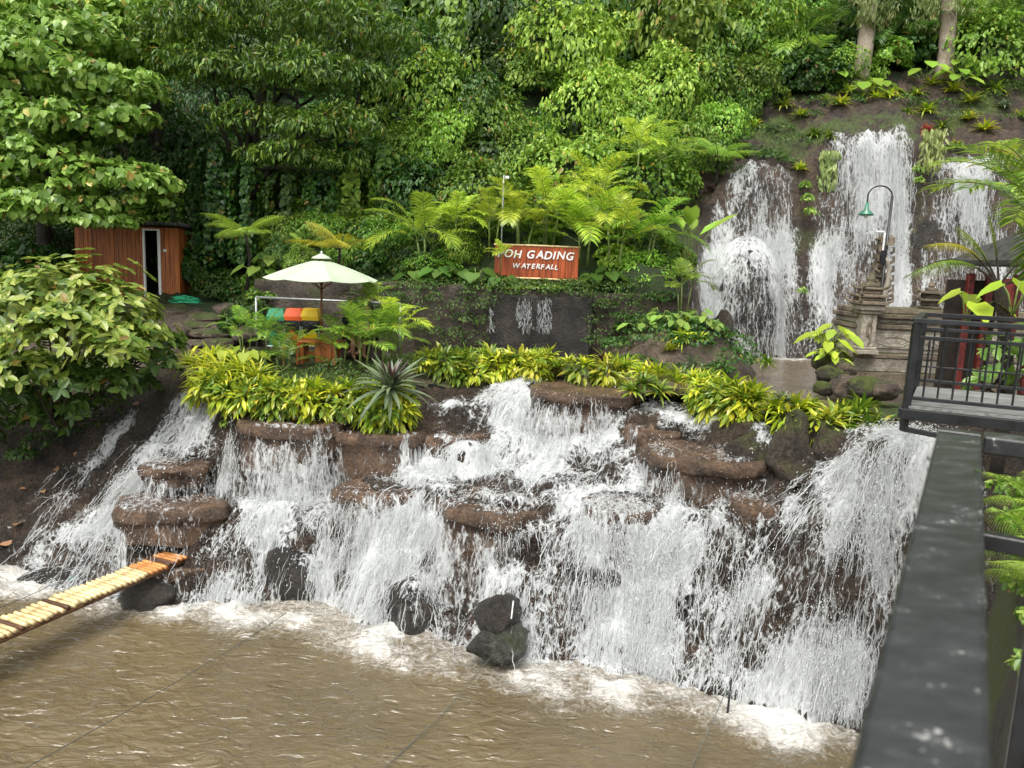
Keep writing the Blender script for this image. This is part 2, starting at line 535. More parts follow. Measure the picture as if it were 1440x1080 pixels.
# foliage
M['vine'] = leaf_mat('vine_leaves', [(0.054, 0.129, 0.011), (0.093, 0.196, 0.016), (0.137, 0.261, 0.025), (0.214, 0.353, 0.043)], 0.28, 0.42)
M['vine_b'] = leaf_mat('bright_vine_leaves', [(0.103, 0.213, 0.019), (0.169, 0.309, 0.028), (0.242, 0.399, 0.047), (0.327, 0.489, 0.076)], 0.30, 0.42)
M['vine_d'] = leaf_mat('dark_vine_leaves', [(0.021, 0.063, 0.01), (0.039, 0.101, 0.014), (0.065, 0.144, 0.02)], 0.25, 0.42)
M['heart'] = leaf_mat('heart_leaves', [(0.095, 0.183, 0.021), (0.147, 0.261, 0.035), (0.212, 0.338, 0.058), (0.294, 0.426, 0.1)], 0.30, 0.36, 0.5)
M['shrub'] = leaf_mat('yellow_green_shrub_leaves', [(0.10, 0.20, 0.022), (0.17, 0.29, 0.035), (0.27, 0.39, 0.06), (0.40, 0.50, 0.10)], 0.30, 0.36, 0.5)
M['shrub_d'] = leaf_mat('dark_and_shade_toned_leaves', [(0.035, 0.085, 0.014), (0.06, 0.13, 0.02), (0.09, 0.17, 0.028)], 0.28, 0.4)  # dark ground-cover leaves; also paints shade into the left shrub's lower clumps
M['brom_y'] = leaf_mat('yellow_bromeliad_leaves', [(0.18, 0.28, 0.018), (0.34, 0.43, 0.024), (0.50, 0.54, 0.03), (0.60, 0.58, 0.05)], 0.25, 0.33, 0.5, 0.06)
M['brom_g'] = leaf_mat('green_bromeliad_leaves', [(0.085, 0.16, 0.016), (0.15, 0.24, 0.022), (0.24, 0.32, 0.03), (0.38, 0.42, 0.04)], 0.25, 0.33, 0.5, 0.06)
M['brom_p'] = leaf_mat('purple_bromeliad_leaves', [(0.045, 0.025, 0.022), (0.10, 0.05, 0.042), (0.15, 0.085, 0.06)], 0.15, 0.35, 0.5)
M['brom_s'] = leaf_mat('silver_green_leaves', [(0.10, 0.14, 0.075), (0.16, 0.21, 0.11), (0.22, 0.28, 0.14)], 0.2, 0.4, 0.5)
M['brom_r'] = leaf_mat('red_bromeliad_leaves', [(0.36, 0.07, 0.04), (0.45, 0.14, 0.07), (0.42, 0.26, 0.10)], 0.25, 0.35, 0.5)
M['fern'] = leaf_mat('fern_leaves', [(0.16, 0.30, 0.03), (0.26, 0.42, 0.045), (0.38, 0.50, 0.07)], 0.35, 0.45)
M['fern_y'] = leaf_mat('yellow_fern_leaves', [(0.34, 0.38, 0.035), (0.46, 0.45, 0.04), (0.56, 0.48, 0.04)], 0.35, 0.45)
M['palm'] = leaf_mat('palm_leaves', [(0.11, 0.23, 0.025), (0.20, 0.35, 0.038), (0.32, 0.46, 0.06)], 0.32, 0.36, 0.5)
M['palm_y'] = leaf_mat('yellow_palm_leaves', [(0.24, 0.38, 0.03), (0.36, 0.50, 0.04), (0.50, 0.60, 0.06)], 0.35, 0.36, 0.5)
M['palm_d'] = leaf_mat('dark_palm_leaves', [(0.035, 0.09, 0.015), (0.06, 0.135, 0.02), (0.10, 0.18, 0.03)], 0.28, 0.38, 0.5)
M['tree2'] = leaf_mat('dense_tree_leaves', [(0.045, 0.124, 0.013), (0.079, 0.189, 0.019), (0.124, 0.265, 0.028), (0.224, 0.391, 0.047)], 0.28, 0.38, 0.5)
M['hang'] = leaf_mat('hanging_foliage', [(0.18, 0.24, 0.07), (0.27, 0.33, 0.11), (0.36, 0.40, 0.16)], 0.3, 0.5)
# ------------------------------------------------------------------ terrain height field
POOL = -3.6
UPOOL = -0.02
GX0, GX1, GY0, GY1, GD = -17.0, 19.0, 7.6, 38.6, 0.06
gx = np.arange(GX0, GX1 + 1e-6, GD)
gy = np.arange(GY0, GY1 + 1e-6, GD)


def Lp(lst):
    return np.array([P(*q) for q in lst])


LF = np.array([Pz(u, v, POOL) for u, v in [(-160, 780), (-60, 790), (20, 800), (80, 835), (150, 850), (240, 845), (350, 850), (450, 852),
               (560, 880), (640, 900), (700, 918), (850, 945), (950, 965), (1050, 990), (1200, 1030), (1320, 1060), (1440, 1085)]])
L1 = Lp([(-160, 730, 14.6), (-60, 745, 14.2), (20, 775, 13.7), (90, 800, 13.35), (150, 790, 13.3), (230, 775, 13.2), (330, 740, 13.3),
         (450, 735, 13.3), (500, 695, 13.4), (600, 700, 13.0), (700, 728, 12.4), (780, 738, 12.1), (870, 722, 11.8), (960, 725, 11.5),
         (1060, 720, 11.2), (1150, 700, 10.8), (1250, 640, 10.5), (1340, 625, 10.4), (1440, 625, 10.4)])
L2 = Lp([(-160, 690, 15.6), (-60, 690, 15.2), (60, 690, 14.9), (130, 670, 14.8), (230, 680, 14.2), (330, 690, 14.2), (450, 680, 14.3),
         (560, 658, 14.4), (650, 665, 14.2), (780, 650, 14.0), (870, 655, 13.5), (960, 684, 12.5), (1060, 694, 12.0), (1150, 650, 11.5),
         (1250, 620, 11.1), (1340, 612, 11.0), (1440, 612, 11.0)])
L3 = Lp([(-160, 600, 16.6), (-60, 600, 16.4), (100, 590, 16.2), (200, 540, 16.2), (280, 560, 15.3), (330, 580, 14.8), (430, 594, 14.7),
         (560, 590, 14.9), (640, 575, 15.3), (735, 540, 15.8), (820, 552, 15.2), (900, 575, 14.3), (965, 575, 14.3), (1050, 590, 12.9),
         (1150, 600, 12.3), (1250, 600, 11.9), (1340, 600, 11.8), (1440, 600, 11.8)])
LT = np.array([(-17, 17.6, -1.0), (-12, 17.4, -.8), (-9.5, 17.2, -.5), (-7.9, 17.2, -.05), (-6.3, 16.3, -.15), (-5, 15.9, -.1), (-2.5, 15.9, -.1),
               (-1, 16.3, -.1), (.2, 16.8, -.1), (1.5, 16.4, -.2), (3, 15.6, -.25), (4, 14.2, -.2), (5, 13.5, -.15), (7, 12.9, .1), (9, 12.6, .2), (19, 12.6, .2)])
LW0 = np.array([(-17, 20, .85), (-9, 20.8, .9), (-7.5, 20.3, .5), (-6.2, 19.6, .05), (4, 19.3, -.05), (5, 20.5, -.2), (6, 22.0, -.3), (19, 22.3, -.3)])
LIP = Lp([(985, 300, 23.0), (1010, 262, 23.2), (1045, 240, 23.2), (1075, 232, 23.2), (1110, 240, 23.3), (1135, 245, 23.4), (1165, 210, 23.5),
          (1185, 188, 23.5), (1230, 178, 23.5), (1285, 180, 23.5), (1320, 232, 23.4), (1400, 228, 23.4), (1440, 222, 23.4)])
LW1 = np.concatenate([np.array([(-17, 24, 1.0), (-9, 23.8, 1.0), (-7.5, 21.5, 1.1), (-6.2, 19.9, 1.65), (3.6, 19.6, 1.7), (4.6, 21, 2.2)]), LIP,
                      np.array([(19, 23.4, 5.6)])])
LG1 = np.concatenate([np.array([(-17, 28, 4.2), (-9, 27, 4.0), (-6, 24, 4.2), (3.6, 23.6, 4.2), (5.0, 24.6, 5.4)]),
                      Lp([(1030, 190, 25.2), (1080, 150, 26), (1200, 122, 27), (1330, 108, 27), (1440, 104, 27)]), np.array([(19, 27, 9.0)])])
LG2 = np.array([(-17, 32, 9.5), (-8, 31, 9.0), (-3, 29, 9.5), (4, 29, 9.5), (8, 30.5, 11.3), (19, 31, 12)])
LG3 = np.array([(-17, 38.7, 16.5), (0, 38.7, 18), (19, 38.7, 19)])
LFU = LF.copy(); LFU[:, 1] -= 0.9; LFU[:, 2] -= 1.0
LFUU = LF.copy(); LFUU[:, 1] -= 6; LFUU[:, 2] -= 1.2
LINES = [LFUU, LFU, LF, L1, L2, L3, LT, LW0, LW1, LG1, LG2, LG3]


def sm(a, k):
    ker = np.hanning(2 * k + 3)[1:-1]; ker /= ker.sum()
    return np.convolve(np.pad(a, k, mode='edge'), ker, 'valid')


ly = np.array([sm(np.interp(gx, L[:, 0], L[:, 1]), 5) for L in LINES])
lz = np.array([sm(np.interp(gx, L[:, 0], L[:, 2]), 5) for L in LINES])
ly = np.maximum.accumulate(ly + np.arange(len(LINES))[:, None] * 1e-3, axis=0)
H = np.empty((len(gx), len(gy)))
for i in range(len(gx)):
    H[i] = np.interp(gy, ly[:, i], lz[:, i])
# band coordinate: which stretch of the profile a cell is in
KB = np.empty_like(H)
for i in range(len(gx)):
    KB[i] = np.interp(gy, ly[:, i], np.arange(len(LINES)))


def blur(A, k):
    ker = np.hanning(2 * k + 3)[1:-1]; ker /= ker.sum()
    A = np.apply_along_axis(lambda r: np.convolve(np.pad(r, k, mode='edge'), ker, 'valid'), 0, A)
    return np.apply_along_axis(lambda r: np.convolve(np.pad(r, k, mode='edge'), ker, 'valid'), 1, A)


H = blur(H, 2)
XX, YY = np.meshgrid(gx, gy, indexing='ij')
q3 = np.stack([XX, YY, H * 0.8], -1)
amp = np.interp(KB, [0, 2, 3, 4, 5, 5.6, 6, 7, 7.3, 8, 8.6, 9, 11], [0.1, 0.22, 0.24, 0.20, 0.14, 0.05, 0.05, 0.06, 0.28, 0.28, 0.2, 0.35, 0.5])
H = H + amp * (fbm(q3 * 0.9, 3, 3) * 0.8 + (np.abs(fbm(q3 * 2.3, 3, 9)) - 0.35) * -0.55)
H = H + 0.35 * amp * fbm(q3 * 5.0, 2, 15)
e_ = ((XX - 4.0) / 2.0) ** 2 + ((YY - 18.7) / 1.9) ** 2
H = H + 1.25 * np.clip(1 - e_, 0, 1) ** 0.8 * (XX < 9)
# a horizontal ledge grain on the cascades: small steps in the face
stp = np.interp(KB, [1.5, 2, 4.8, 5.2], [0, 1, 1, 0])
H = H + stp * 0.05 * np.sin(H * 11 + 2.5 * fbm(q3 * 0.7, 2, 21))


def sampler(A):
    def f(x, y):
        fx = np.clip((np.asarray(x, float) - GX0) / GD, 0, len(gx) - 1.001)
        fy = np.clip((np.asarray(y, float) - GY0) / GD, 0, len(gy) - 1.001)
        i, j = fx.astype(int), fy.astype(int)
        a, b = fx - i, fy - j
        return (A[i, j] * (1 - a) * (1 - b) + A[i + 1, j] * a * (1 - b) + A[i, j + 1] * (1 - a) * b + A[i + 1, j + 1] * a * b)
    return f


hz = sampler(H)


def grid_mesh(name, x0, x1, y0, y1, step=1, keep=None, A=None, off=0.0, attrs=None, smooth=True):
    A = H if A is None else A
    i0, i1 = int(round((x0 - GX0) / GD)), int(round((x1 - GX0) / GD))
    j0, j1 = int(round((y0 - GY0) / GD)), int(round((y1 - GY0) / GD))
    ii = np.arange(max(0, i0), min(len(gx) - 1, i1) + 1, step)
    jj = np.arange(max(0, j0), min(len(gy) - 1, j1) + 1, step)
    a, b = len(ii), len(jj)
    V = np.stack([np.repeat(gx[ii], b), np.tile(gy[jj], a), (A[np.ix_(ii, jj)] + off).ravel()], 1)
    idx = np.arange(a * b).reshape(a, b)
    Q = np.stack([idx[:-1, :-1], idx[1:, :-1], idx[1:, 1:], idx[:-1, 1:]], -1).reshape(-1, 4)
    if keep is not None:
        K = keep[np.ix_(ii, jj)]
        kq = (K[:-1, :-1] & K[1:, :-1] & K[1:, 1:] & K[:-1, 1:]).ravel()
        Q = Q[kq]
    at = {k: v[np.ix_(ii, jj)].ravel() for k, v in (attrs or {}).items()}
    used = np.unique(Q)
    rm = np.full(a * b, -1, int); rm[used] = np.arange(len(used))
    return mesh_np(name, V[used], None, rm[Q], smooth, {k: v[used] for k, v in at.items()})


cliff = link('rock_cliff', grid_mesh('rock_cliff', -16.5, 9.5, 7.7, 18.6, 1, KB <= 5.75), M['rock'])
tag(cliff, 'wet brown rock face under the cascades', 'rock face', kind='structure')
terr = link('terrace_ground', grid_mesh('terrace_ground', -16.9, 18.9, 11.5, 24.5, 2, (KB >= 5.70) & (KB <= 7.08)), M['terrace'])
tag(terr, 'flat stone terrace above the cascades', 'terrace', kind='structure')
ucl = link('upper_cliff', grid_mesh('upper_cliff', 4.3, 18.9, 19, 29, 1, (KB >= 6.95) & (KB <= 9.12) & (XX > 4.6)), M['soil_rock'])
tag(ucl, 'brown earth and rock cliff behind the upper falls', 'cliff', kind='structure')
hill = link('hillside', grid_mesh('hillside', -16.9, 18.9, 19.2, 38.5, 3, ((KB >= 7.0) & (XX < 5.0)) | (KB > 9.0)), M['soil'])
tag(hill, 'steep dark jungle hillside', 'hillside', kind='structure')
fl = MB().add([[-90, 70, 17.5], [90, 70, 17.5], [90, 38.3, 17.5], [-90, 38.3, 17.5], [-90, -60, -4.9], [90, -60, -4.9], [90, 13, -4.9], [-90, 13, -4.9]],
              None, [[0, 3, 2, 1], [4, 5, 6, 7]])
tag(fl.obj('valley_ground', M['soil']), 'dark valley ground beyond the falls', 'ground', kind='structure')
for sgn, x0 in ((-1, -16.6), (1, 18.6)):       # valley sides beyond the frame
    ys = np.linspace(8, 44, 13)
    pr = [(0, 0), (4, 3), (9, 6), (20, 12), (60, 20)]
    V = [[x0 + sgn * dx, y, (hz(x0, min(y, 38.4)) - 0.3) + dz + 0.5 * math.sin(y * 1.7 + dx)] for y in ys for dx, dz in pr]
    n = len(pr)
    Q = [[i * n + k, i * n + k + 1, (i + 1) * n + k + 1, (i + 1) * n + k] for i in range(len(ys) - 1) for k in range(n - 1)]
    tag(MB().add(V, None, Q).obj('valley_side', M['soil']), 'dark jungle slope closing the valley', 'hillside', kind='structure')


# ------------------------------------------------------------------ ledges: slabs of rock, parts of the cliff
HS = H.copy()                          # height seen by the water (ledges included)
LEDGES, DRYS = [], []


def ledge(u, v, Y, rx, ry, th, rot=0.0, lab=None, seed=1, power=2.4, taper=0.25, dry=0.30):
    c = P(u, v, Y)
    n, rings = 44, []
    thv = np.arange(n) * 2 * PI / n
    ct, st = np.cos(thv), np.sin(thv)
    rr = 1.0 / (np.abs(ct) ** power + np.abs(st) ** power) ** (1 / power)
    wob = 1 + 0.17 * noise3(np.stack([ct * 1.6, st * 1.6, np.full(n, seed * 3.7)], 1), seed) + 0.07 * noise3(np.stack([ct * 4, st * 4, np.full(n, seed * 1.3)], 1), seed + 4)
    bx, by = rr * wob * rx, rr * wob * ry
    lip = min(0.24, th * 0.42)
    prof = [(0.0, -0.015), (0.35, -0.018), (0.62, -0.012), (0.82, 0.0), (0.91, 0.004)]
    for k in range(1, 10):
        a = k / 9 * PI
        prof.append((0.955 + 0.05 * math.sin(a), -lip * (1 - math.cos(a)) / 2))
    for k in range(1, 5):
        f = k / 4
        prof.append((0.955 - 0.7 * taper * f, -lip - (th - lip) * f))
    V = []
    cr, sr = math.cos(rot), math.sin(rot)
    for f, dz in prof:
        x, y = bx * f * ct, by * f * st
        V.append(np.stack([x * cr - y * sr, x * sr + y * cr, np.full(n, dz)], 1))
    V = np.concatenate(V)
    p = V * np.array([1, 1, 1.4]) + seed * 7.1
    V = V + 0.085 * (fbm(p * 1.7, 3, seed))[:, None] * unit(V + np.array([0, 0, 0.01])) + np.array([0, 0, 1]) * 0.03 * noise3(p * 3, seed)[:, None] + 0.03 * (np.abs(noise3(p * np.array([3.2, 3.2, 7.0]), seed + 8)) - .3)[:, None] * unit(V * np.array([1, 1, .2]) + 1e-6)
    m = len(prof)
    Q = [[i * n + k, (i + 1) * n + k, (i + 1) * n + (k + 1) % n, i * n + (k + 1) % n] for i in range(m - 1) for k in range(n)]
    me = mesh_np('rock_ledge', V, None, Q, True)
    o = link('rock_ledge', me, M['ledge'], cliff, c)
    if lab: o['label'] = lab
    # water height
    lx, lyy = XX - c[0], YY - c[1]
    a, b = lx * cr + lyy * sr, -lx * sr + lyy * cr
    f = (np.abs(a / rx) ** power + np.abs(b / ry) ** power) ** (1 / power)
    top = np.where(f < 0.97, c[2] - 0.03 * np.clip((f - 0.8) / 0.17, 0, 1) ** 2, -99)
    np.maximum(HS, top, out=HS)
    LEDGES.append((c, rx, ry, rot, power)); DRYS.append(dry)
    return c


ledge(408, 590, 14.50, 1.0, 0.72, 0.9, 0.0, 'thick rounded brown slab under the bromeliad bed', 1, 2.6, .10, .36)
ledge(525, 602, 14.70, 1.0, 0.62, 1.1, -0.2, None, 2, 2.4, -.05, .5)
ledge(820, 545, 15.10, 1.04, 0.80, 1.4, 0.0, 'round drum-like ledge, highest of the cascade', 3, 2.2, 0.03, .22)
ledge(985, 632, 12.75, 0.94, 0.88, 1.0, 0.0, 'broad brown disc ledge with a thin sheet of water', 4, 2.2, 0.10, .32)
ledge(1068, 702, 11.50, 0.42, 0.38, 0.8, 0.0, 'small round ledge beside the mossy rock', 5, 2.3, .1, .22)
ledge(870, 710, 12.0, 0.62, 0.52, 1.2, 0.1, None, 6, 2.2, 0.2, .16)
ledge(688, 702, 12.85, 0.98, 0.74, 1.1, -0.3, 'wide flat orange-brown ledge in the middle of the cascade', 7, 2.2, 0.2, .22)
ledge(538, 686, 13.5, 0.82, 0.52, 1.0, 0.1, None, 8, 2.3, 0.2, .16)
ledge(250, 652, 14.10, 0.62, 0.42, 0.42, 0.05, 'orange-brown slab in the left stream', 9, 2.6, .1, .20)
ledge(240, 706, 13.45, 0.90, 0.60, 0.62, 0.08, 'big rounded brown boulder slab above the bamboo walkway', 10, 2.5, .05, .5)
ledge(250, 792, 12.95, 0.75, 0.5, 0.8, 0.3, None, 11, 2.3, -.1, .4)
ledge(915, 600, 13.95, 0.45, 0.6, 1.3, 0.0, None, 12, 2.2, 0.05, .4)
ledge(630, 607, 15.0, 0.75, 0.5, 0.9, 0.1, None, 13, 2.4, -.1, .3)

# ------------------------------------------------------------------ loose boulders
def boulder(u, v, Y, s, lab, mat, seed, rz=0.0, sink=0.25, z=None, cat='boulder', group=None, blocky=0.5, wet=False):
    c = P(u, v, Y)
    if z is not None: c[2] = z
    nu, nv = 26, 16
    th = np.linspace(0, 2 * PI, nu, endpoint=False)
    V = []
    for k in range(nv):
        ph = PI * (k + 0.5) / nv
        V.append(np.stack([np.cos(th) * math.sin(ph), np.sin(th) * math.sin(ph), np.full(nu, math.cos(ph))], 1))
    V = np.concatenate(V + [np.array([[0, 0, 1.0], [0, 0, -1.0]])])
    r = 1 + 0.22 * fbm(V * 1.3 + seed * 5.3, 3, seed)
    pl = unit(np.random.default_rng(seed).normal(0, 1, (9, 3)))
    d = (V @ pl.T).max(1)
    r = r * (1 - blocky + blocky * 0.85 / np.maximum(d, 0.6))
    V = V * r[:, None] + 0.03 * fbm(V * 6, 2, seed + 3)[:, None]
    V = V * np.array(s)
    Q = [[k * nu + i, (k + 1) * nu + i, (k + 1) * nu + (i + 1) % nu, k * nu + (i + 1) % nu] for k in range(nv - 1) for i in range(nu)]
    T = [[nv * nu, i, (i + 1) % nu] for i in range(nu)] + [[nv * nu + 1, (nv - 1) * nu + (i + 1) % nu, (nv - 1) * nu + i] for i in range(nu)]
    o = link('boulder', mesh_np('boulder', V, T, Q, True), mat, None, c, rz)
    if wet:
        e = ((XX - c[0]) / s[0] / 1.08) ** 2 + ((YY - c[1]) / s[1] / 1.08) ** 2
        np.maximum(HS, np.where(e < 1, c[2] + s[2] * 1.1 * np.sqrt(np.maximum(0, 1 - e)), -99), out=HS)
    return tag(o, lab, cat, group)


b1 = boulder(702, 868, 11.0, (0.30, 0.32, 0.36), 'dark wet boulder sitting on the grey-green rock at the foot of the falls', M['darkrock'], 4)
b2 = boulder(703, 905, 10.85, (0.40, 0.36, 0.30), 'grey-green rock at the waterline with a pale stick beside it', M['greyrock'], 7, 0.4)
boulder(580, 860, 12.05, (0.30, 0.42, 0.55), 'tall dark slanted rock standing in the white water', M['darkrock'], 9, 0.3, wet=True)
boulder(415, 815, 12.95, (0.5, 0.4, 0.5), 'broad dark rock under the veil of the left-hand fall', M['darkrock'], 12, 0.0, wet=True)
boulder(212, 836, 12.5, (0.55, 0.38, 0.30), 'black wet rock in the shade under the bamboo walkway end', M['darkrock'], 15)
boulder(75, 815, 13.1, (0.42, 0.3, 0.22), 'low brown rock at the mouth of the left stream', M['darkrock'], 18)
boulder(655, 640, 14.35, (0.34, 0.3, 0.22), 'small brown rock humped up in the middle rapids', M['rock'], 21, wet=True)
boulder(790, 690, 13.2, (0.5, 0.28, 0.3), 'wet brown rock ridge between two middle ledges', M['rock'], 24, 0.7, wet=True)
boulder(860, 800, 11.75, (0.7, 0.45, 0.5), 'dark rock bulge behind the widest veil of water', M['darkrock'], 27, wet=True, blocky=.15)
boulder(470, 745, 13.25, (0.26, 0.3, 0.42), 'brown rock standing between two of the cascades', M['rock'], 30, wet=True)
for k, (u, v, Y, s, lab) in enumerate([
        (750, 560, 15.95, 0.28, 'brown stone at the head of the main rapids'),
        (1062, 655, 12.55, 0.5, 'mossy brown rock beneath the right-hand bromeliad bed'),
        (1120, 655, 12.15, 0.62, 'large mossy rock overhung by bromeliads'),
        (1185, 640, 11.8, 0.5, 'mossy rock beside the head of the right-hand fall')]):
    boulder(u, v, Y, (s * 1.2, s * .9, s), lab, M['mossrock2'] if k else M['rock'], 40 + k, k * 0.7, blocky=.75)
MB().tube([P(722, 845, 10.68), P(719, 870, 10.62)], 0.011, 6).obj('stick', M['white']).location = (0, 0, 0)
tag(bpy.data.objects['stick'], 'short pale stick leaning on the grey-green rock', 'stick')
# domed rock in the narrow upper fall, and a black rock standing in for the shaded hollow between the falls
boulder(1042, 440, 22.35, (.95, .75, 1.75), 'dark domed rock under the narrow upper fall', M['darkrock'], 130, cat='rock', blocky=.15, wet=True)
boulder(1290, 340, 23.2, (.75, .3, .7), 'black rock standing in for the shaded hollow between the two right-hand upper falls', M['darkrock'], 131, cat='rock', blocky=.2)
boulder(1012, 475, 19.0, (.3, .3, .6), 'brown upright rock beside the pool of the narrow upper fall', M['rock'], 132, cat='rock')

hs = sampler(HS)
GXs, GYs = np.gradient(blur(HS, 1), GD)
gxs, gys = sampler(np.clip(GXs, -6, 6)), sampler(np.clip(GYs, -6, 6))
# ------------------------------------------------------------------ water materials
def water_white(name, strand=False):
    wc = (0.80, 0.82, 0.82, 1) if strand else (0.72, 0.74, 0.74, 1)
    m, nt, out = new_mat(name)
    L = nt.links.new
    tc = nd(nt, 'ShaderNodeTexCoord')
    pb = nd(nt, 'ShaderNodeBsdfPrincipled')
    pb.inputs['Base Color'].default_value = wc
    pb.inputs['Roughness'].default_value = 0.28
    pb.inputs['IOR'].default_value = 1.33
    pb.inputs['Specular IOR Level'].default_value = 0.5
    tl = nd(nt, 'ShaderNodeBsdfTranslucent')
    tl.inputs['Color'].default_value = wc
    m1 = nd(nt, 'ShaderNodeMixShader'); m1.inputs[0].default_value = 0.3
    L(pb.outputs[0], m1.inputs[1]); L(tl.outputs[0], m1.inputs[2])
    if strand:
        tp = nd(nt, 'ShaderNodeBsdfTransparent')
        m2 = nd(nt, 'ShaderNodeMixShader'); m2.inputs[0].default_value = 0.78
        L(tp.outputs[0], m2.inputs[1]); L(m1.outputs[0], m2.inputs[2])
        L(m2.outputs[0], out.inputs[0])
        return m
    at = nd(nt, 'ShaderNodeAttribute', attribute_name='flow')
    wn_ = nd(nt, 'ShaderNodeTexNoise'); wn_.inputs['Scale'].default_value = 2.2; wn_.inputs['Detail'].default_value = 3
    L(tc.outputs['Object'], wn_.inputs['Vector'])
    ws = nd(nt, 'ShaderNodeMixRGB', blend_type='ADD'); ws.inputs[0].default_value = 0.22
    L(tc.outputs['Object'], ws.inputs[1]); L(wn_.outputs['Color'], ws.inputs[2])
    mp = nd(nt, 'ShaderNodeMapping'); mp.inputs['Scale'].default_value = (24, 24, 4.2)
    mp2 = nd(nt, 'ShaderNodeMapping'); mp2.inputs['Scale'].default_value = (10, 10, 3.6)
    L(ws.outputs[0], mp.inputs['Vector']); L(ws.outputs[0], mp2.inputs['Vector'])
    n1 = nd(nt, 'ShaderNodeTexNoise'); n1.inputs['Scale'].default_value = 1.0; n1.inputs['Detail'].default_value = 5; n1.inputs['Roughness'].default_value = 0.68
    L(mp.outputs[0], n1.inputs['Vector'])
    v1 = nd(nt, 'ShaderNodeTexVoronoi', feature='DISTANCE_TO_EDGE'); v1.inputs['Scale'].default_value = 1.0
    L(mp2.outputs[0], v1.inputs['Vector'])
    r1 = ramp(nt, [(0.0, 1.0), (0.12, 0.55), (0.4, 0.0)])
    L(v1.outputs['Distance'], r1.inputs['Fac'])
    mp3 = nd(nt, 'ShaderNodeMapping'); mp3.inputs['Scale'].default_value = (9, 9, 1.5)
    L(ws.outputs[0], mp3.inputs['Vector'])
    n3 = nd(nt, 'ShaderNodeTexNoise'); n3.inputs['Scale'].default_value = 1.0; n3.inputs['Detail'].default_value = 3; n3.inputs['Roughness'].default_value = 0.6
    L(mp3.outputs[0], n3.inputs['Vector'])
    ma = nd(nt, 'ShaderNodeMath', operation='MULTIPLY'); ma.inputs[1].default_value = 0.13
    L(r1.outputs['Color'], ma.inputs[0])
    mv = nd(nt, 'ShaderNodeMath', operation='MULTIPLY_ADD'); mv.inputs[1].default_value = 0.55
    L(n1.outputs['Fac'], mv.inputs[0]); L(ma.outputs[0], mv.inputs[2])
    mb = nd(nt, 'ShaderNodeMath', operation='MULTIPLY_ADD'); mb.inputs[1].default_value = 0.45
    L(n3.outputs['Fac'], mb.inputs[0]); L(mv.outputs[0], mb.inputs[2])            # pattern ~0.35..0.75
    mc = nd(nt, 'ShaderNodeMath', operation='MULTIPLY'); mc.inputs[1].default_value = 0.34
    L(at.outputs['Fac'], mc.inputs[0])
    md = nd(nt, 'ShaderNodeMath', operation='ADD')
    L(mb.outputs[0], md.inputs[0]); L(mc.outputs[0], md.inputs[1])
    ra = ramp(nt, [(0.68, 0.0), (0.76, 0.38), (0.86, 0.85), (0.96, 1.0)])
    L(md.outputs[0], ra.inputs['Fac'])
    edge = ramp(nt, [(0.02, 0.0), (0.12, 1.0)])
    L(at.outputs['Fac'], edge.inputs['Fac'])
    me_ = nd(nt, 'ShaderNodeMath', operation='MULTIPLY')
    L(ra.outputs['Color'], me_.inputs[0]); L(edge.outputs['Color'], me_.inputs[1])
    bm = nd(nt, 'ShaderNodeBump'); bm.inputs['Strength'].default_value = 0.8; bm.inputs['Distance'].default_value = 0.06
    L(mb.outputs[0], bm.inputs['Height']); L(bm.outputs[0], pb.inputs['Normal'])
    tp = nd(nt, 'ShaderNodeBsdfTransparent')
    m2 = nd(nt, 'ShaderNodeMixShader')
    L(me_.outputs[0], m2.inputs[0]); L(tp.outputs[0], m2.inputs[1]); L(m1.outputs[0], m2.inputs[2])
    L(m2.outputs[0], out.inputs[0])
    return m


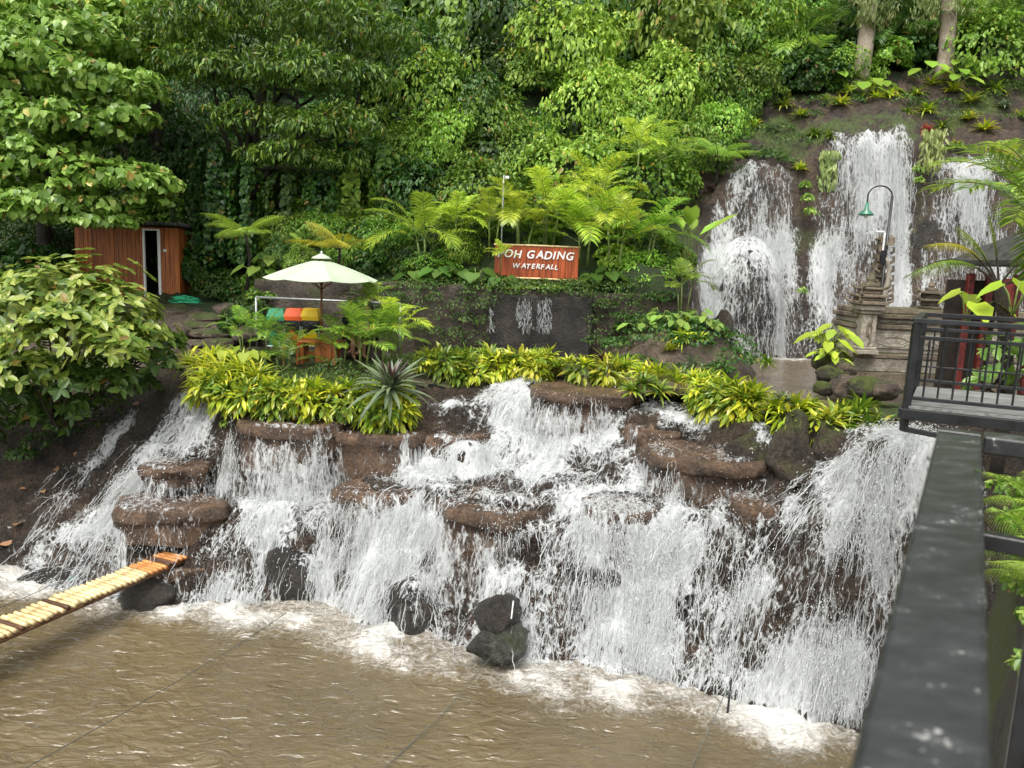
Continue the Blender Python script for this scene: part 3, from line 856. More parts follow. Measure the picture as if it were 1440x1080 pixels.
def pool_mat(name, deep, foamy=True, wscale=1.0, bstr=0.35):
    m, nt, out = new_mat(name)
    L = nt.links.new
    tc = nd(nt, 'ShaderNodeTexCoord')
    src = tc.outputs['Object']
    pb = nd(nt, 'ShaderNodeBsdfPrincipled')
    pb.inputs['Roughness'].default_value = 0.05
    pb.inputs['IOR'].default_value = 1.42
    pb.inputs['Specular IOR Level'].default_value = 0.8
    n0 = nd(nt, 'ShaderNodeTexNoise'); n0.inputs['Scale'].default_value = 0.5; n0.inputs['Detail'].default_value = 3
    L(src, n0.inputs['Vector'])
    c = np.array(deep)
    r0 = ramp(nt, [(0.35, tuple(c * 0.85)), (0.65, tuple(c * 1.15))])
    L(n0.outputs['Fac'], r0.inputs['Fac'])
    n1 = nd(nt, 'ShaderNodeTexNoise'); n1.inputs['Scale'].default_value = 6.5 * wscale; n1.inputs['Detail'].default_value = 3; n1.inputs['Roughness'].default_value = 0.45; n1.inputs['Distortion'].default_value = 0.9
    mp = nd(nt, 'ShaderNodeMapping'); mp.inputs['Scale'].default_value = (0.7, 1.5, 1); mp.inputs['Rotation'].default_value = (0, 0, 0.35)
    L(src, mp.inputs['Vector']); L(mp.outputs[0], n1.inputs['Vector'])
    bm = nd(nt, 'ShaderNodeBump'); bm.inputs['Strength'].default_value = bstr; bm.inputs['Distance'].default_value = 0.08
    L(n1.outputs['Fac'], bm.inputs['Height'])
    col = r0.outputs['Color']
    if foamy:
        at = nd(nt, 'ShaderNodeAttribute', attribute_name='foam')
        wn_ = nd(nt, 'ShaderNodeTexNoise'); wn_.inputs['Scale'].default_value = 1.6; wn_.inputs['Detail'].default_value = 4
        L(src, wn_.inputs['Vector'])
        ws = nd(nt, 'ShaderNodeMixRGB', blend_type='ADD'); ws.inputs[0].default_value = 0.8
        L(src, ws.inputs[1]); L(wn_.outputs['Color'], ws.inputs[2])
        v1 = nd(nt, 'ShaderNodeTexVoronoi', feature='DISTANCE_TO_EDGE'); v1.inputs['Scale'].default_value = 5.5
        L(ws.outputs[0], v1.inputs['Vector'])
        rv = ramp(nt, [(0.0, 0.16), (0.15, 0.08), (0.4, 0.0)])
        L(v1.outputs['Distance'], rv.inputs['Fac'])
        n2 = nd(nt, 'ShaderNodeTexNoise'); n2.inputs['Scale'].default_value = 11.0; n2.inputs['Detail'].default_value = 8; n2.inputs['Roughness'].default_value = 0.7; n2.inputs['Distortion'].default_value = 1.6
        L(src, n2.inputs['Vector'])
        a1 = nd(nt, 'ShaderNodeMath', operation='ADD'); L(rv.outputs['Color'], a1.inputs[0]); L(n2.outputs['Fac'], a1.inputs[1])
        a2 = nd(nt, 'ShaderNodeMath', operation='ADD'); L(a1.outputs[0], a2.inputs[0]); L(at.outputs['Fac'], a2.inputs[1])
        rf = ramp(nt, [(0.47, 0.0), (0.58, 0.22), (0.70, 0.62), (0.92, 1.0)])
        hlf = nd(nt, 'ShaderNodeMath', operation='MULTIPLY'); hlf.inputs[1].default_value = 0.55
        L(a2.outputs[0], hlf.inputs[0]); L(hlf.outputs[0], rf.inputs['Fac'])
        mx = nd(nt, 'ShaderNodeMixRGB'); L(rf.outputs['Color'], mx.inputs[0]); L(col, mx.inputs[1])
        mx.inputs[2].default_value = (0.66, 0.65, 0.62, 1)
        col = mx.outputs[0]
        rr = ramp(nt, [(0.0, 0.06), (1.0, 0.6)]); L(rf.outputs['Color'], rr.inputs['Fac']); L(rr.outputs['Color'], pb.inputs['Roughness'])
    L(col, pb.inputs['Base Color'])
    L(bm.outputs[0], pb.inputs['Normal'])
    L(pb.outputs[0], out.inputs[0])
    return m


M['sheet'] = water_white('white_water_sheet')
M['strand'] = water_white('white_water_strands', True)


# ------------------------------------------------------------------ falling water: a particle run over the rock
def simulate(p, v, drift, steps, dt, r, mu=1.6, kick=0.22, floor=POOL):
    N = len(p)
    T = np.empty((steps, N, 3)); CT = np.zeros((steps, N), bool); VT = np.empty((steps, N, 3))
    alive = np.ones(N, bool)
    AL = np.zeros((steps, N), bool)
    for t in range(steps):
        a = np.zeros((N, 3)); a[:, 2] = -9.8
        h = hs(p[:, 0], p[:, 1])
        con = p[:, 2] <= h + 0.03
        pen = h - p[:, 2]
        deep = con & (pen > 0.45)
        v[deep, 1] = -np.abs(v[deep, 1]) * 0.4 - 0.4
        p[deep, 1] -= 0.10
        c2 = con & ~deep
        if c2.any():
            n = np.stack([-gxs(p[c2, 0], p[c2, 1]), -gys(p[c2, 0], p[c2, 1]), np.ones(c2.sum())], 1)
            n = unit(n)
            vv = v[c2]
            vn = (vv * n).sum(1, keepdims=True)
            hit = np.minimum(vn, 0)
            vv = vv - hit * 1.12 * n
            vv = vv + r.normal(0, 1, vv.shape) * (kick * np.abs(hit) + 0.05)
            vv = vv * (1 - mu * dt)
            vv[:, 0] += drift[c2, 0] * dt
            vv[:, 1] += drift[c2, 1] * dt
            v[c2] = vv
            p[c2, 2] = h[c2] + 0.02
        v = v + a * dt * (1.0)
        sp = np.linalg.norm(v, axis=1, keepdims=True)
        v = v * np.minimum(1, 4.2 / np.maximum(sp, 1e-6))
        p = p + v * dt
        alive &= p[:, 2] > floor
        T[t], CT[t], VT[t], AL[t] = p, con, v, alive
    return T, CT, VT, AL


def line_spawn(a, b, n, r, v0=(0, -0.7, 0), jit=0.06, up=0.03):
    f = r.random(n * 3)
    A, B = P(*a), P(*b)
    q = A + (B - A) * f[:, None]
    wgt = np.clip(0.45 + 1.1 * noise3(q * 1.9, 71) + 0.7 * noise3(q * 5.3, 72), 0.04, 1)
    f = f[r.random(n * 3) < wgt][:n]
    n = len(f)
    p = A + (B - A) * f[:, None] + r.normal(0, jit, (n, 3)) * np.array([1, 1, 0])
    p[:, 2] = np.maximum(hs(p[:, 0], p[:, 1]), p[:, 2] - 0.3) + up
    return p, np.array(v0) + r.normal(0, 0.15, (n, 3))


def lip_spawn(k, a0, a1, n, r, v0=0.55):
    c, rx, ry, rot, pw = LEDGES[k]
    th = np.radians(a0 + (a1 - a0) * r.random(n * 2))
    wgt = np.clip(0.5 + 1.0 * noise3(np.stack([np.cos(th) * 4, np.sin(th) * 4, np.full(n * 2, k * 3.3)], 1), 73), 0.08, 1)
    th = th[r.random(n * 2) < wgt][:n]
    n = len(th)
    ct, st = np.cos(th), np.sin(th)
    rr = 1.0 / (np.abs(ct) ** pw + np.abs(st) ** pw) ** (1 / pw)
    x, y = rr * rx * ct * 0.99, rr * ry * st * 0.99
    cr, sr = math.cos(rot), math.sin(rot)
    p = np.stack([c[0] + x * cr - y * sr, c[1] + x * sr + y * cr, np.full(n, c[2] + 0.01)], 1)
    d = unit(np.stack([x * cr - y * sr, x * sr + y * cr, np.zeros(n)], 1))
    return p, d * v0 * (0.6 + 0.8 * r.random((n, 1))) + r.normal(0, 0.08, (n, 3))


LAND = np.zeros_like(H)              # where water lands in the pool (for the foam)


def tubes_batch(paths, rad, nside=3):
    """paths (K,S,3), rad (K,S) -> verts, quads of tapered three-sided strands"""
    K, S, _ = paths.shape
    d = unit(np.gradient(paths, axis=1))
    ref = unit(rng.normal(0, 1, (K, 1, 3)))
    a = unit(np.cross(d, ref)); b = np.cross(d, a)
    th = np.arange(nside) * 2 * PI / nside
    V = paths[:, :, None, :] + rad[:, :, None, None] * (np.cos(th)[None, None, :, None] * a[:, :, None, :] + np.sin(th)[None, None, :, None] * b[:, :, None, :])
    base = np.arange(K)[:, None, None] * S * nside
    i = np.arange(S - 1)[None, :, None] * nside
    k = np.arange(nside)[None, None, :]
    k2 = (k + 1) % nside
    Q = np.stack(np.broadcast_arrays(base + i + k, base + i + k2, base + i + nside + k2, base + i + nside + k), -1).reshape(-1, 4)
    return V.reshape(-1, 3), Q


def wmask(p):
    q = p * np.array([1.35, 1.35, 0.42])
    return np.clip(0.50 + 1.15 * noise3(q, 81) + 0.6 * noise3(q * 2.3, 82), 0.05, 1)


DRY = [(P(u, v, Y), s) for u, v, Y, s in [(545, 632, 14.6, .5), (495, 612, 14.8, .42), (476, 745, 13.2, .34), (908, 598, 14.1, .42), (640, 598, 15.1, .3), (590, 592, 15.1, .42), (1112, 672, 11.7, .55),
       (745, 775, 11.95, .30), (712, 780, 12.0, .26), (1100, 770, 10.9, .28), (1185, 820, 10.2, .30), (868, 790, 11.5, .28), (430, 760, 13.1, .26), (480, 820, 12.6, .25), (960, 850, 10.8, .25),
       (1020, 800, 11.0, .22), (330, 700, 14.0, .25), (1135, 760, 10.7, .2), (600, 790, 12.4, .2), (200, 770, 13.4, .5), (210, 600, 15.4, .4)]]


def dryness(p, tops=True):
    """1 where water whitens, near 0 on bare rock and on the ledge rims"""
    k = np.ones(p.shape[:-1])
    for c, s in DRY:
        d2 = ((p - c) ** 2).sum(-1) / (s * s)
        k = k * (1 - 0.93 * np.exp(-d2 ** 2))
    for (c, rx, ry, rot, pw), dd in zip(LEDGES, DRYS):
        x, y = p[..., 0] - c[0], p[..., 1] - c[1]
        cr, sr = math.cos(rot), math.sin(rot)
        f = (np.abs((x * cr + y * sr) / rx) ** pw + np.abs((-x * sr + y * cr) / ry) ** pw) ** (1 / pw)
        dz = c[2] - p[..., 2]
        zone = (f < 1.22) & (dz > -0.14) & (dz < dd * (0.8 + 0.4 * noise3(p * np.array([6, 6, 1.0]), 91)))
        if not tops: zone &= f > 0.9
        k = np.where(zone, k * np.where(f < 0.93, 0.45, 0.17), k)
    return k


OCT = np.array([[1, 0, 0], [-1, 0, 0], [0, 1, 0], [0, -1, 0], [0, 0, 1], [0, 0, -1]], float)
OCTF = np.array([[0, 2, 4], [2, 1, 4], [1, 3, 4], [3, 0, 4], [2, 0, 5], [1, 2, 5], [3, 1, 5], [0, 3, 5]])


def waterfall(name, label, spawns, seed, strands, drops, gain=1.0, steps=150, rad=(0.004, 0.011), curtain=(), floor=POOL, wide=2, kick=0.22):
    strands, drops = int(strands * 1.05), int(drops * 3.0)
    r = np.random.default_rng(seed)
    ps, vs, ds = [], [], []
    for (p, v), dr in spawns:
        ps.append(p); vs.append(v); ds.append(np.tile(np.array(dr, float), (len(p), 1)))
    p, v, dr = np.concatenate(ps), np.concatenate(vs), np.concatenate(ds)
    dt = 0.022
    T, CT, VT, AL = simulate(p.copy(), v.copy(), dr, steps, dt, r, floor=floor, kick=kick)
    # sheet
    D = np.zeros_like(H)
    mk = AL & (T[:, :, 2] < hs(T[:, :, 0], T[:, :, 1]) + 0.10)
    ix = np.clip(((T[..., 0][mk] - GX0) / GD).astype(int), 0, len(gx) - 1)
    iy = np.clip(((T[..., 1][mk] - GY0) / GD).astype(int), 0, len(gy) - 1)
    np.add.at(D, (ix, iy), 1.0)
    D = blur(D, wide)
    slope = np.sqrt(1 + GXs ** 2 + GYs ** 2)
    D = D / (D + 2.2 / gain)
    D = blur(D, 1) * (0.30 + 0.78 * wmask(np.stack([XX, YY, HS], -1))) * blur(DRYG, 1)
    # landing spots
    last = np.argmin(AL, axis=0)
    if floor == POOL:
        for n_ in np.nonzero(~AL[-1])[0]:
            q = T[last[n_], n_]
            i, j = int((q[0] - GX0) / GD), int((q[1] - GY0) / GD)
            if 0 <= i < len(gx) and 0 <= j < len(gy): LAND[i, j] += 1
    keep = (D > 0.03) & (HS > floor - 0.12)
    off = 0.025 + 0.03 * noise3(np.stack([XX * 7, YY * 7, H * 3], -1), seed)
    sheet = grid_mesh('water_sheet', GX0, GX1, GY0, GY1, 1, keep, HS + off + 0.02, 0.0, {'flow': D})
    root = link('waterfall', sheet, M['sheet'])
    tag(root, label, 'waterfall', kind='structure')
    # free curtains off the lips
    for (k, a0, a1, fl, v0) in curtain:
        c, rx, ry, rot, pw = LEDGES[k]
        ns = max(12, int(abs(a1 - a0) / 180 * PI * (rx + ry) / 2 / 0.04))
        th = np.radians(np.linspace(a0, a1, ns))
        ct, st = np.cos(th), np.sin(th)
        rr = 1.0 / (np.abs(ct) ** pw + np.abs(st) ** pw) ** (1 / pw)
        x, y = rr * rx * ct * 1.01, rr * ry * st * 1.01
        cr, sr = math.cos(rot), math.sin(rot)
        base = np.stack([c[0] + x * cr - y * sr, c[1] + x * sr + y * cr, np.full(ns, c[2] - 0.005)], 1)
        dd = unit(base - c); dd[:, 2] = 0
        nt_ = 26
        tt = np.linspace(-0.06, 0.56, nt_)
        V = np.empty((ns, nt_, 3)); fl_a = np.empty((ns, nt_))
        wob = 1 + 0.35 * noise3(np.stack([th * 9, np.zeros(ns), np.full(ns, seed)], 1), seed)
        for q, t in enumerate(tt):
            tp_ = max(t, 0)
            V[:, q] = base + dd * (v0 * wob * t)[:, None] + np.array([0, 0, -4.9 * tp_ * tp_])
            V[:, q] += dd * (0.02 * noise3(np.stack([th * 14, np.full(ns, t * 6), np.full(ns, seed)], 1), seed + 1))[:, None]
            gnd = hs(V[:, q, 0], V[:, q, 1])
            dzz = (c[2] - V[:, q, 2]) - DRYS[k] * (0.75 + 0.5 * noise3(np.stack([th * 11, np.zeros(ns), np.full(ns, seed)], 1), 92))
            fl_a[:, q] = np.where(V[:, q, 2] < gnd - 0.12, 0.0, fl * np.clip(dzz / 0.25, 0, 1))
        fl_a *= np.minimum(1, np.minimum(np.arange(ns), np.arange(ns)[::-1]) / 3.0)[:, None]
        idx = np.arange(ns * nt_).reshape(ns, nt_)
        Q = np.stack([idx[:-1, :-1], idx[1:, :-1], idx[1:, 1:], idx[:-1, 1:]], -1).reshape(-1, 4)
        okq = fl_a.ravel()[Q].max(1) > 0
        cme = mesh_np('curtain', V.reshape(-1, 3), None, Q[okq], True, {'flow': fl_a.ravel()})
        link('curtain', cme, M['sheet'], root)
    # strands
    S = 9
    N = len(p)
    cnt = 0; PTS, RAD = [], []
    pick = r.integers(0, N, strands)
    life = np.where(AL[-1], steps, np.maximum(last, 2))
    st0 = (r.random(strands) * np.maximum(life[pick] - 4, 1)).astype(int)
    ln = r.uniform(2.5, 9.0, strands)
    fi = st0[:, None] + np.linspace(0, 1, S)[None] * ln[:, None]
    fi = np.minimum(fi, life[pick][:, None] - 1)
    i0 = np.clip(fi.astype(int), 0, steps - 2); fr = (fi - i0)[..., None]
    path = T[i0, pick[:, None]] * (1 - fr) + T[i0 + 1, pick[:, None]] * fr
    path = path + (noise3(np.stack([path[..., 0] * 8, path[..., 1] * 8, path[..., 2] * 8], -1), seed)[..., None] * 0.055) * unit(r.normal(0, 1, (strands, 1, 3)))
    path = path + r.normal(0, 0.022, (strands, 1, 3)) + np.array([0, -0.015, 0.03])
    path = path + r.normal(0, 0.008, path.shape)
    tap = np.sin(np.linspace(0.08, PI - 0.05, S)) ** 0.7
    rd = (r.uniform(rad[0], rad[1], strands) * r.choice([0.3, 0.4, 0.5, 0.85], strands))[:, None] * tap[None] * (0.8 + 0.4 * r.random((strands, S)))
    okk = (np.linalg.norm(path[:, -1] - path[:, 0], axis=1) > 0.03) & (path[:, :, 2].min(1) > floor - 0.05)
    okk &= r.random(strands) < wmask(path[:, 4]) * 1.3 * dryness(path[:, 4]) * dryness(path[:, 0])
    dv_ = path[:, -1] - path[:, 0]
    flat_ = np.abs(dv_[:, 2]) / np.maximum(np.linalg.norm(dv_, axis=1), 1e-6)
    okk &= r.random(strands) < np.clip(flat_ * 2.0, 0.25, 1)
    V, Q = tubes_batch(path[okk], rd[okk])
    so = link('strands', mesh_np('strands', V, None, Q, True), M['strand'], root)
    so['kind'] = 'stuff'
    # drops
    pick = r.integers(0, N, drops)
    ti = (r.random(drops) * np.maximum(life[pick] - 1, 1)).astype(int)
    c = T[ti, pick] + r.normal(0, 0.07, (drops, 3)) + np.array([0, -0.05, 0.05])
    kd = r.random(drops) < dryness(c) ** 2 * wmask(c) * 1.5
    c, ti, pick = c[kd], ti[kd], pick[kd]
    drops = len(c)
    vd = unit(VT[ti, pick])
    sz = r.uniform(0.0025, 0.0075, drops) * r.choice([0.8, 1, 1.4], drops)
    V = c[:, None, :] + sz[:, None, None] * (OCT[None] + (OCT @ np.ones(3))[None, :, None] * 0 + ((OCT[None] * vd[:, None, :]).sum(-1, keepdims=True)) * vd[:, None, :] * 1.2)
    F = (np.arange(drops)[:, None, None] * 6 + OCTF[None]).reshape(-1, 3)
    do = link('spray_drops', mesh_np('spray_drops', V.reshape(-1, 3), F, None, True), M['strand'], root)
    do['kind'] = 'stuff'
    return root


def dome_veil(root, c, s, seed):
    na, nb = 44, 30
    A, B = np.meshgrid(np.linspace(PI * 1.0, PI * 2.0, na), np.linspace(0.02, 1, nb), indexing='ij')
    f = np.sin(B * PI / 2)
    V = np.stack([c[0] + s[0] * 1.22 * f * np.cos(A), c[1] + s[1] * 1.25 * f * np.sin(A) - .05, c[2] + s[2] * 1.26 * np.where(B < .75, np.cos(B * PI / 2), np.cos(B * PI / 2) - (B - .75) * 2.2)], -1)
    V = V + .03 * noise3(V * 5, seed)[..., None]
    fl = .42 + .35 * np.exp(-((B - .45) / .22) ** 2) * (np.abs(np.cos(A)) > .0) + .25 * noise3(V * 2.2, seed + 1) + .35 * np.abs(np.cos(A)) ** 3
    idx = np.arange(na * nb).reshape(na, nb)
    Q = np.stack([idx[:-1, :-1], idx[1:, :-1], idx[1:, 1:], idx[:-1, 1:]], -1).reshape(-1, 4)
    link('curtain', mesh_np('curtain', V.reshape(-1, 3), None, Q, True, {'flow': np.clip(fl, 0, .95).ravel()}), M['sheet'], root)


r0 = np.random.default_rng(77)
DRYG = dryness(np.stack([XX, YY, HS + .03], -1))
waterfall('left_stream', 'thin white stream sliding down the left rocks to the bamboo walkway',
          [(line_spawn((262, 556, 15.5), (306, 562, 15.2), 420, r0, (-0.1, -.8, 0)), (-2.4, -0.5)),
           (line_spawn((225, 650, 14.4), (300, 645, 14.4), 220, r0, (-0.6, -.5, 0)), (-4.5, -0.5)),
           (lip_spawn(8, 170, 350, 320, r0, 0.4), (-1.5, -0.4)),
           (line_spawn((190, 690, 14.0), (300, 690, 13.95), 260, r0, (-0.6, -.3, 0)), (-4.0, -0.2)),
           (line_spawn((200, 705, 13.9), (225, 690, 14.0), 130, r0, (-0.8, -.4, 0)), (-4.5, -1)),
           (line_spawn((215, 742, 13.3), (245, 742, 13.2), 30, r0, (-0.2, -.5, 0)), (-1, -1))], 1, 3000, 1500, 1.8, 190, curtain=[(8, 175, 345, 0.4, 0.35)])
waterfall('bank_rivulet', 'faint rivulet running along the dark left bank',
          [(line_spawn((175, 620, 15.5), (200, 575, 15.7), 26, r0, (-0.7, -.5, 0), 0.05), (-3.5, -0.3)),
           (line_spawn((240, 570, 15.5), (262, 590, 15.3), 24, r0, (-0.2, -.5, 0), 0.1), (-2.0, -0.5))], 2, 160, 120, 0.8, 200)
waterfall('slab_fall', 'curtain of drops falling off the thick slab below the bromeliad bed',
          [(lip_spawn(0, 195, 345, 800, r0, 0.45), (-0.3, -0.3)),
           (line_spawn((300, 760, 13.25), (400, 735, 13.35), 250, r0, (-0.1, -.6, 0)), (-0.6, 0)),
           (line_spawn((380, 690, 13.9), (450, 690, 13.9), 200, r0, (-0.3, -.6, 0)), (-0.8, 0))], 3, 2700, 2300, 0.75, 120,
          curtain=[(0, 190, 350, 0.42, 0.45)])
waterfall('main_rapids', 'broad white rapids rushing down from the head of the cascade',
          [(line_spawn((705, 545, 15.7), (755, 540, 15.7), 1000, r0, (-0.7, -.9, 0), 0.12), (-2.2, -0.4)),
           (line_spawn((640, 600, 15.0), (740, 590, 15.1), 600, r0, (-0.6, -.8, 0), 0.15), (-1.6, -0.3)),
           (lip_spawn(7, 185, 330, 520, r0, 0.5), (-0.2, -0.3)),
           (line_spawn((480, 705, 13.2), (600, 715, 12.9), 350, r0, (0, -.6, 0)), (0, -0.3)),
           (lip_spawn(6, 175, 345, 700, r0, 0.6), (0, -0.3))], 4, 6200, 3800, 2.4, 150,
          curtain=[(7, 185, 330, 0.35, 0.5), (6, 180, 345, 0.40, 0.6)])
waterfall('drum_fall', 'white veil pouring off the round drum-like ledge',
          [(lip_spawn(2, 170, 372, 1300, r0, 0.5), (-0.4, -0.3)),
           (line_spawn((760, 650, 14.1), (900, 655, 13.6), 500, r0, (-0.3, -.6, 0), 0.15), (-0.5, -0.3))], 5, 3000, 1700, 1.4, 90,
          curtain=[(2, 172, 370, 0.55, 0.4), (2, 172, 370, 0.40, 0.7)])
waterfall('disc_fall', 'water spilling over the broad disc ledge and the small ledge below it',
          [(line_spawn((935, 572, 14.2), (1000, 575, 14.0), 500, r0, (0.1, -.8, 0), 0.1), (0, -0.3)),
           (lip_spawn(3, 180, 355, 550, r0, 0.45), (-0.2, -0.3)),
           (lip_spawn(4, 200, 340, 60, r0, 0.35), (0, -0.3)),
           (line_spawn((1050, 655, 12.2), (1060, 660, 12.1), 40, r0, (0.1, -.6, 0), 0.02), (0, -0.3))], 6, 2000, 1200, 1.3, 110,
          curtain=[(3, 182, 350, 0.34, 0.35), (4, 195, 345, 0.26, 0.3)])
waterfall('wide_veil', 'widest veil of water dropping straight into the brown pool',
          [(line_spawn((735, 745, 12.05), (870, 730, 11.75), 900, r0, (0, -.5, 0), 0.1), (0, -0.2)),
           (line_spawn((870, 730, 11.75), (1000, 735, 11.35), 1000, r0, (0, -.5, 0), 0.1), (0, -0.2)),
           (line_spawn((1000, 735, 11.35), (1130, 715, 10.85), 900, r0, (0, -.5, 0), 0.1), (-0.3, -0.2)),
           (lip_spawn(5, 190, 350, 420, r0, 0.5), (0, -0.3))], 7, 6200, 5200, 0.62, 95, rad=(0.0035, 0.0095),
          curtain=[(5, 190, 350, 0.40, 0.45)])
waterfall('right_fall', 'steep foaming fall beside the black walkway rail',
          [(line_spawn((1215, 640, 10.75), (1335, 612, 10.8), 1500, r0, (-0.3, -.8, 0), 0.1), (-1.6, -0.3)),
           (line_spawn((1120, 720, 10.75), (1240, 690, 10.4), 600, r0, (-0.2, -.6, 0), 0.12), (-0.6, -0.3))], 8, 5200, 4600, 0.7, 110, rad=(0.0035, 0.009))
dv = waterfall('upper_fall', 'narrow upper fall spreading over a domed rock',
          [(line_spawn((1048, 236, 23.15), (1108, 240, 23.2), 900, r0, (0, -.7, 0), 0.1), (-0.4, -0.2)),
           (line_spawn((1012, 362, 22.4), (1085, 362, 22.4), 900, r0, (0, -.8, 0), 0.15), (0, -0.2)),
           (line_spawn((1005, 320, 22.9), (1115, 310, 22.9), 600, r0, (-.2, -.8, 0), 0.12), (-.3, -0.2))], 9, 2600, 2200, 2.2, 95,
          rad=(0.005, 0.012), floor=UPOOL)
dome_veil(dv, P(1042, 440, 22.35), (.95, .75, 1.75), 5)
waterfall('upper_fall', 'tallest upper fall pouring behind the lamp post',
          [(line_spawn((1178, 192, 23.4), (1288, 184, 23.4), 1500, r0, (-0.2, -.8, 0), 0.1), (-1.2, -0.2))], 10, 4200, 2600, 1.8, 100,
          rad=(0.005, 0.012), floor=UPOOL)
waterfall('upper_fall', 'upper fall half hidden behind the palm and red pavilion',
          [(line_spawn((1322, 236, 23.3), (1445, 226, 23.3), 1100, r0, (-0.2, -.8, 0), 0.1), (-1.0, -0.2))], 11, 2600, 1500, 1.8, 95,
          rad=(0.005, 0.012), floor=UPOOL)

# ------------------------------------------------------------------ pools
M['pool'] = pool_mat('muddy_pool_water', (0.114, 0.087, 0.046), True, 0.75, 0.9)
M['upool'] = pool_mat('upper_pool_water', (0.13, 0.10, 0.065), True, 1.4, 0.3)
F1 = blur(np.minimum(LAND, 3.0), 5)
F2 = blur(F1, 12)
foamg = np.clip(F1 * 0.8, 0, 0.28) + np.clip(F2 * 1.5, 0, 0.24)
for (u_, v_, s_, a_) in [(480, 905, .7, .34), (790, 985, .8, .36), (420, 880, .6, .2), (960, 1010, .8, .2), (620, 930, .5, .26), (250, 865, .6, .2), (40, 820, .8, .06), (1100, 1050, .7, .25)]:
    c_ = Pz(u_, v_, POOL)
    foamg = foamg + a_ * np.exp(-(((XX - c_[0]) / s_) ** 2 + ((YY - c_[1]) / s_ / .7) ** 2))
yf = np.interp(gx, LF[:, 0], LF[:, 1])[:, None]
dist_ = (yf - YY) * 0.92
foamg = foamg + 0.27 * np.exp(-(np.clip(dist_, 0, 9) / 0.42) ** 2) * ((XX > -6.2) & (XX < 5.9)) + 0.12 * np.exp(-np.clip(dist_, 0, 9) / 0.7) * ((XX > -6.2) & (XX < 5.9))
foamg = foamg * np.clip(0.72 + 0.75 * fbm(np.stack([XX * 1.1, YY * 1.1, XX * 0], -1), 3, 45), 0.55, 1.2)
fsamp = sampler(np.clip(foamg, 0, .95))
px = np.concatenate([np.linspace(-40, -11.2, 16), np.arange(-11, 7.01, 0.065), np.linspace(7.3, 30, 12)])
py = np.concatenate([np.linspace(-25, 5.6, 22), np.arange(5.8, 14.9, 0.065)])
PX, PY = np.meshgrid(px, py, indexing='ij')
inside = (PX > GX0) & (PX < GX1) & (PY > GY0)
fo = np.where(inside, fsamp(PX, PY), 0)
rot = 0.4
ax, ay = PX * math.cos(rot) + PY * math.sin(rot), -PX * math.sin(rot) + PY * math.cos(rot)
wv = (0.026 * fbm(np.stack([ax * 1.2, ay * 2.6, PX * 0], -1), 3, 31) + 0.017 * (1 - 2 * np.abs(noise3(np.stack([ax * 2.6 + 3, ay * 6.0, PX * 0], -1), 34))))
wv = wv * (0.75 + 1.2 * np.clip(fo, 0, 1)) + fo * (0.05 + 0.07 * fbm(np.stack([PX * 5, PY * 5, PX * 0], -1), 2, 37))
PV = np.stack([PX, PY, POOL + wv], -1)
idx = np.arange(PX.size).reshape(PX.shape)
PQ = np.stack([idx[:-1, :-1], idx[1:, :-1], idx[1:, 1:], idx[:-1, 1:]], -1).reshape(-1, 4)
pool = link('pool_water', mesh_np('pool_water', PV, None, PQ, True, {'foam': fo}), M['pool'])
tag(pool, 'muddy brown plunge pool with white foam at its edge', 'water', kind='structure')

ux, uy = np.arange(1.8, 16.5, 0.1), np.arange(13.0, 23.2, 0.1)
UX, UY = np.meshgrid(ux, uy, indexing='ij')
fo2 = np.clip(1.0 - np.abs(UY - 22.4) * 0.75, 0, 0.7) * np.clip((UX - 5.2) / 1.5, 0, 1)
UV = np.stack([UX, UY, UPOOL + 0.012 * fbm(np.stack([UX * 2.5, UY * 3.5, UX * 0], -1), 3, 51) + 0.06 * fo2 * fbm(np.stack([UX * 5, UY * 5, UX * 0], -1), 2, 57)], -1)
okc = (hz(UX, UY) < UPOOL + 0.25) & (KB[np.clip(((UX - GX0) / GD).astype(int), 0, len(gx) - 1), np.clip(((UY - GY0) / GD).astype(int), 0, len(gy) - 1)] > 5.35)
idx = np.arange(UX.size).reshape(UX.shape)
UQ = np.stack([idx[:-1, :-1], idx[1:, :-1], idx[1:, 1:], idx[:-1, 1:]], -1).reshape(-1, 4)
UQ = UQ[okc.ravel()[UQ].all(1)]
tag(link('upper_pool_water', mesh_np('upper_pool_water', UV, None, UQ, True, {'foam': fo2}), M['upool']),
    'shallow brown basin under the upper falls', 'water', kind='structure')
# ------------------------------------------------------------------ foliage generators
def tpl(verts, quads=None, tris=None):
    return np.array(verts, float), (np.array(quads) if quads else None), (np.array(tris) if tris else None)


HEART = tpl([(0, .02, 0), (-.30, -.05, .05), (-.46, .28, .03), (-.26, .70, -.05), (0, 1, -.2), (.30, -.05, .05), (.46, .28, .03), (.26, .70, -.05), (0, .42, -.05)],
            [[0, 8, 2, 1], [8, 4, 3, 2], [0, 5, 6, 8], [8, 6, 7, 4]])
LANCE = tpl([(0, 0, 0), (-.15, .35, .04), (-.11, .7, -.02), (0, 1, -.14), (.15, .35, .04), (.11, .7, -.02), (0, .45, -.03)],
            [[0, 6, 2, 1], [0, 4, 5, 6]], [[6, 3, 2], [6, 5, 3]])
OVAL = tpl([(0, 0, 0), (-.24, .3, .05), (-.2, .7, .0), (0, 1, -.1), (.24, .3, .05), (.2, .7, .0), (0, .5, -.04)],
           [[0, 6, 2, 1], [0, 4, 5, 6]], [[6, 3, 2], [6, 5, 3]])
DIAM = tpl([(0, 0, 0), (-.22, .45, .04), (0, 1, -.12), (.22, .45, .04)], None, [[0, 2, 1], [0, 3, 2]])


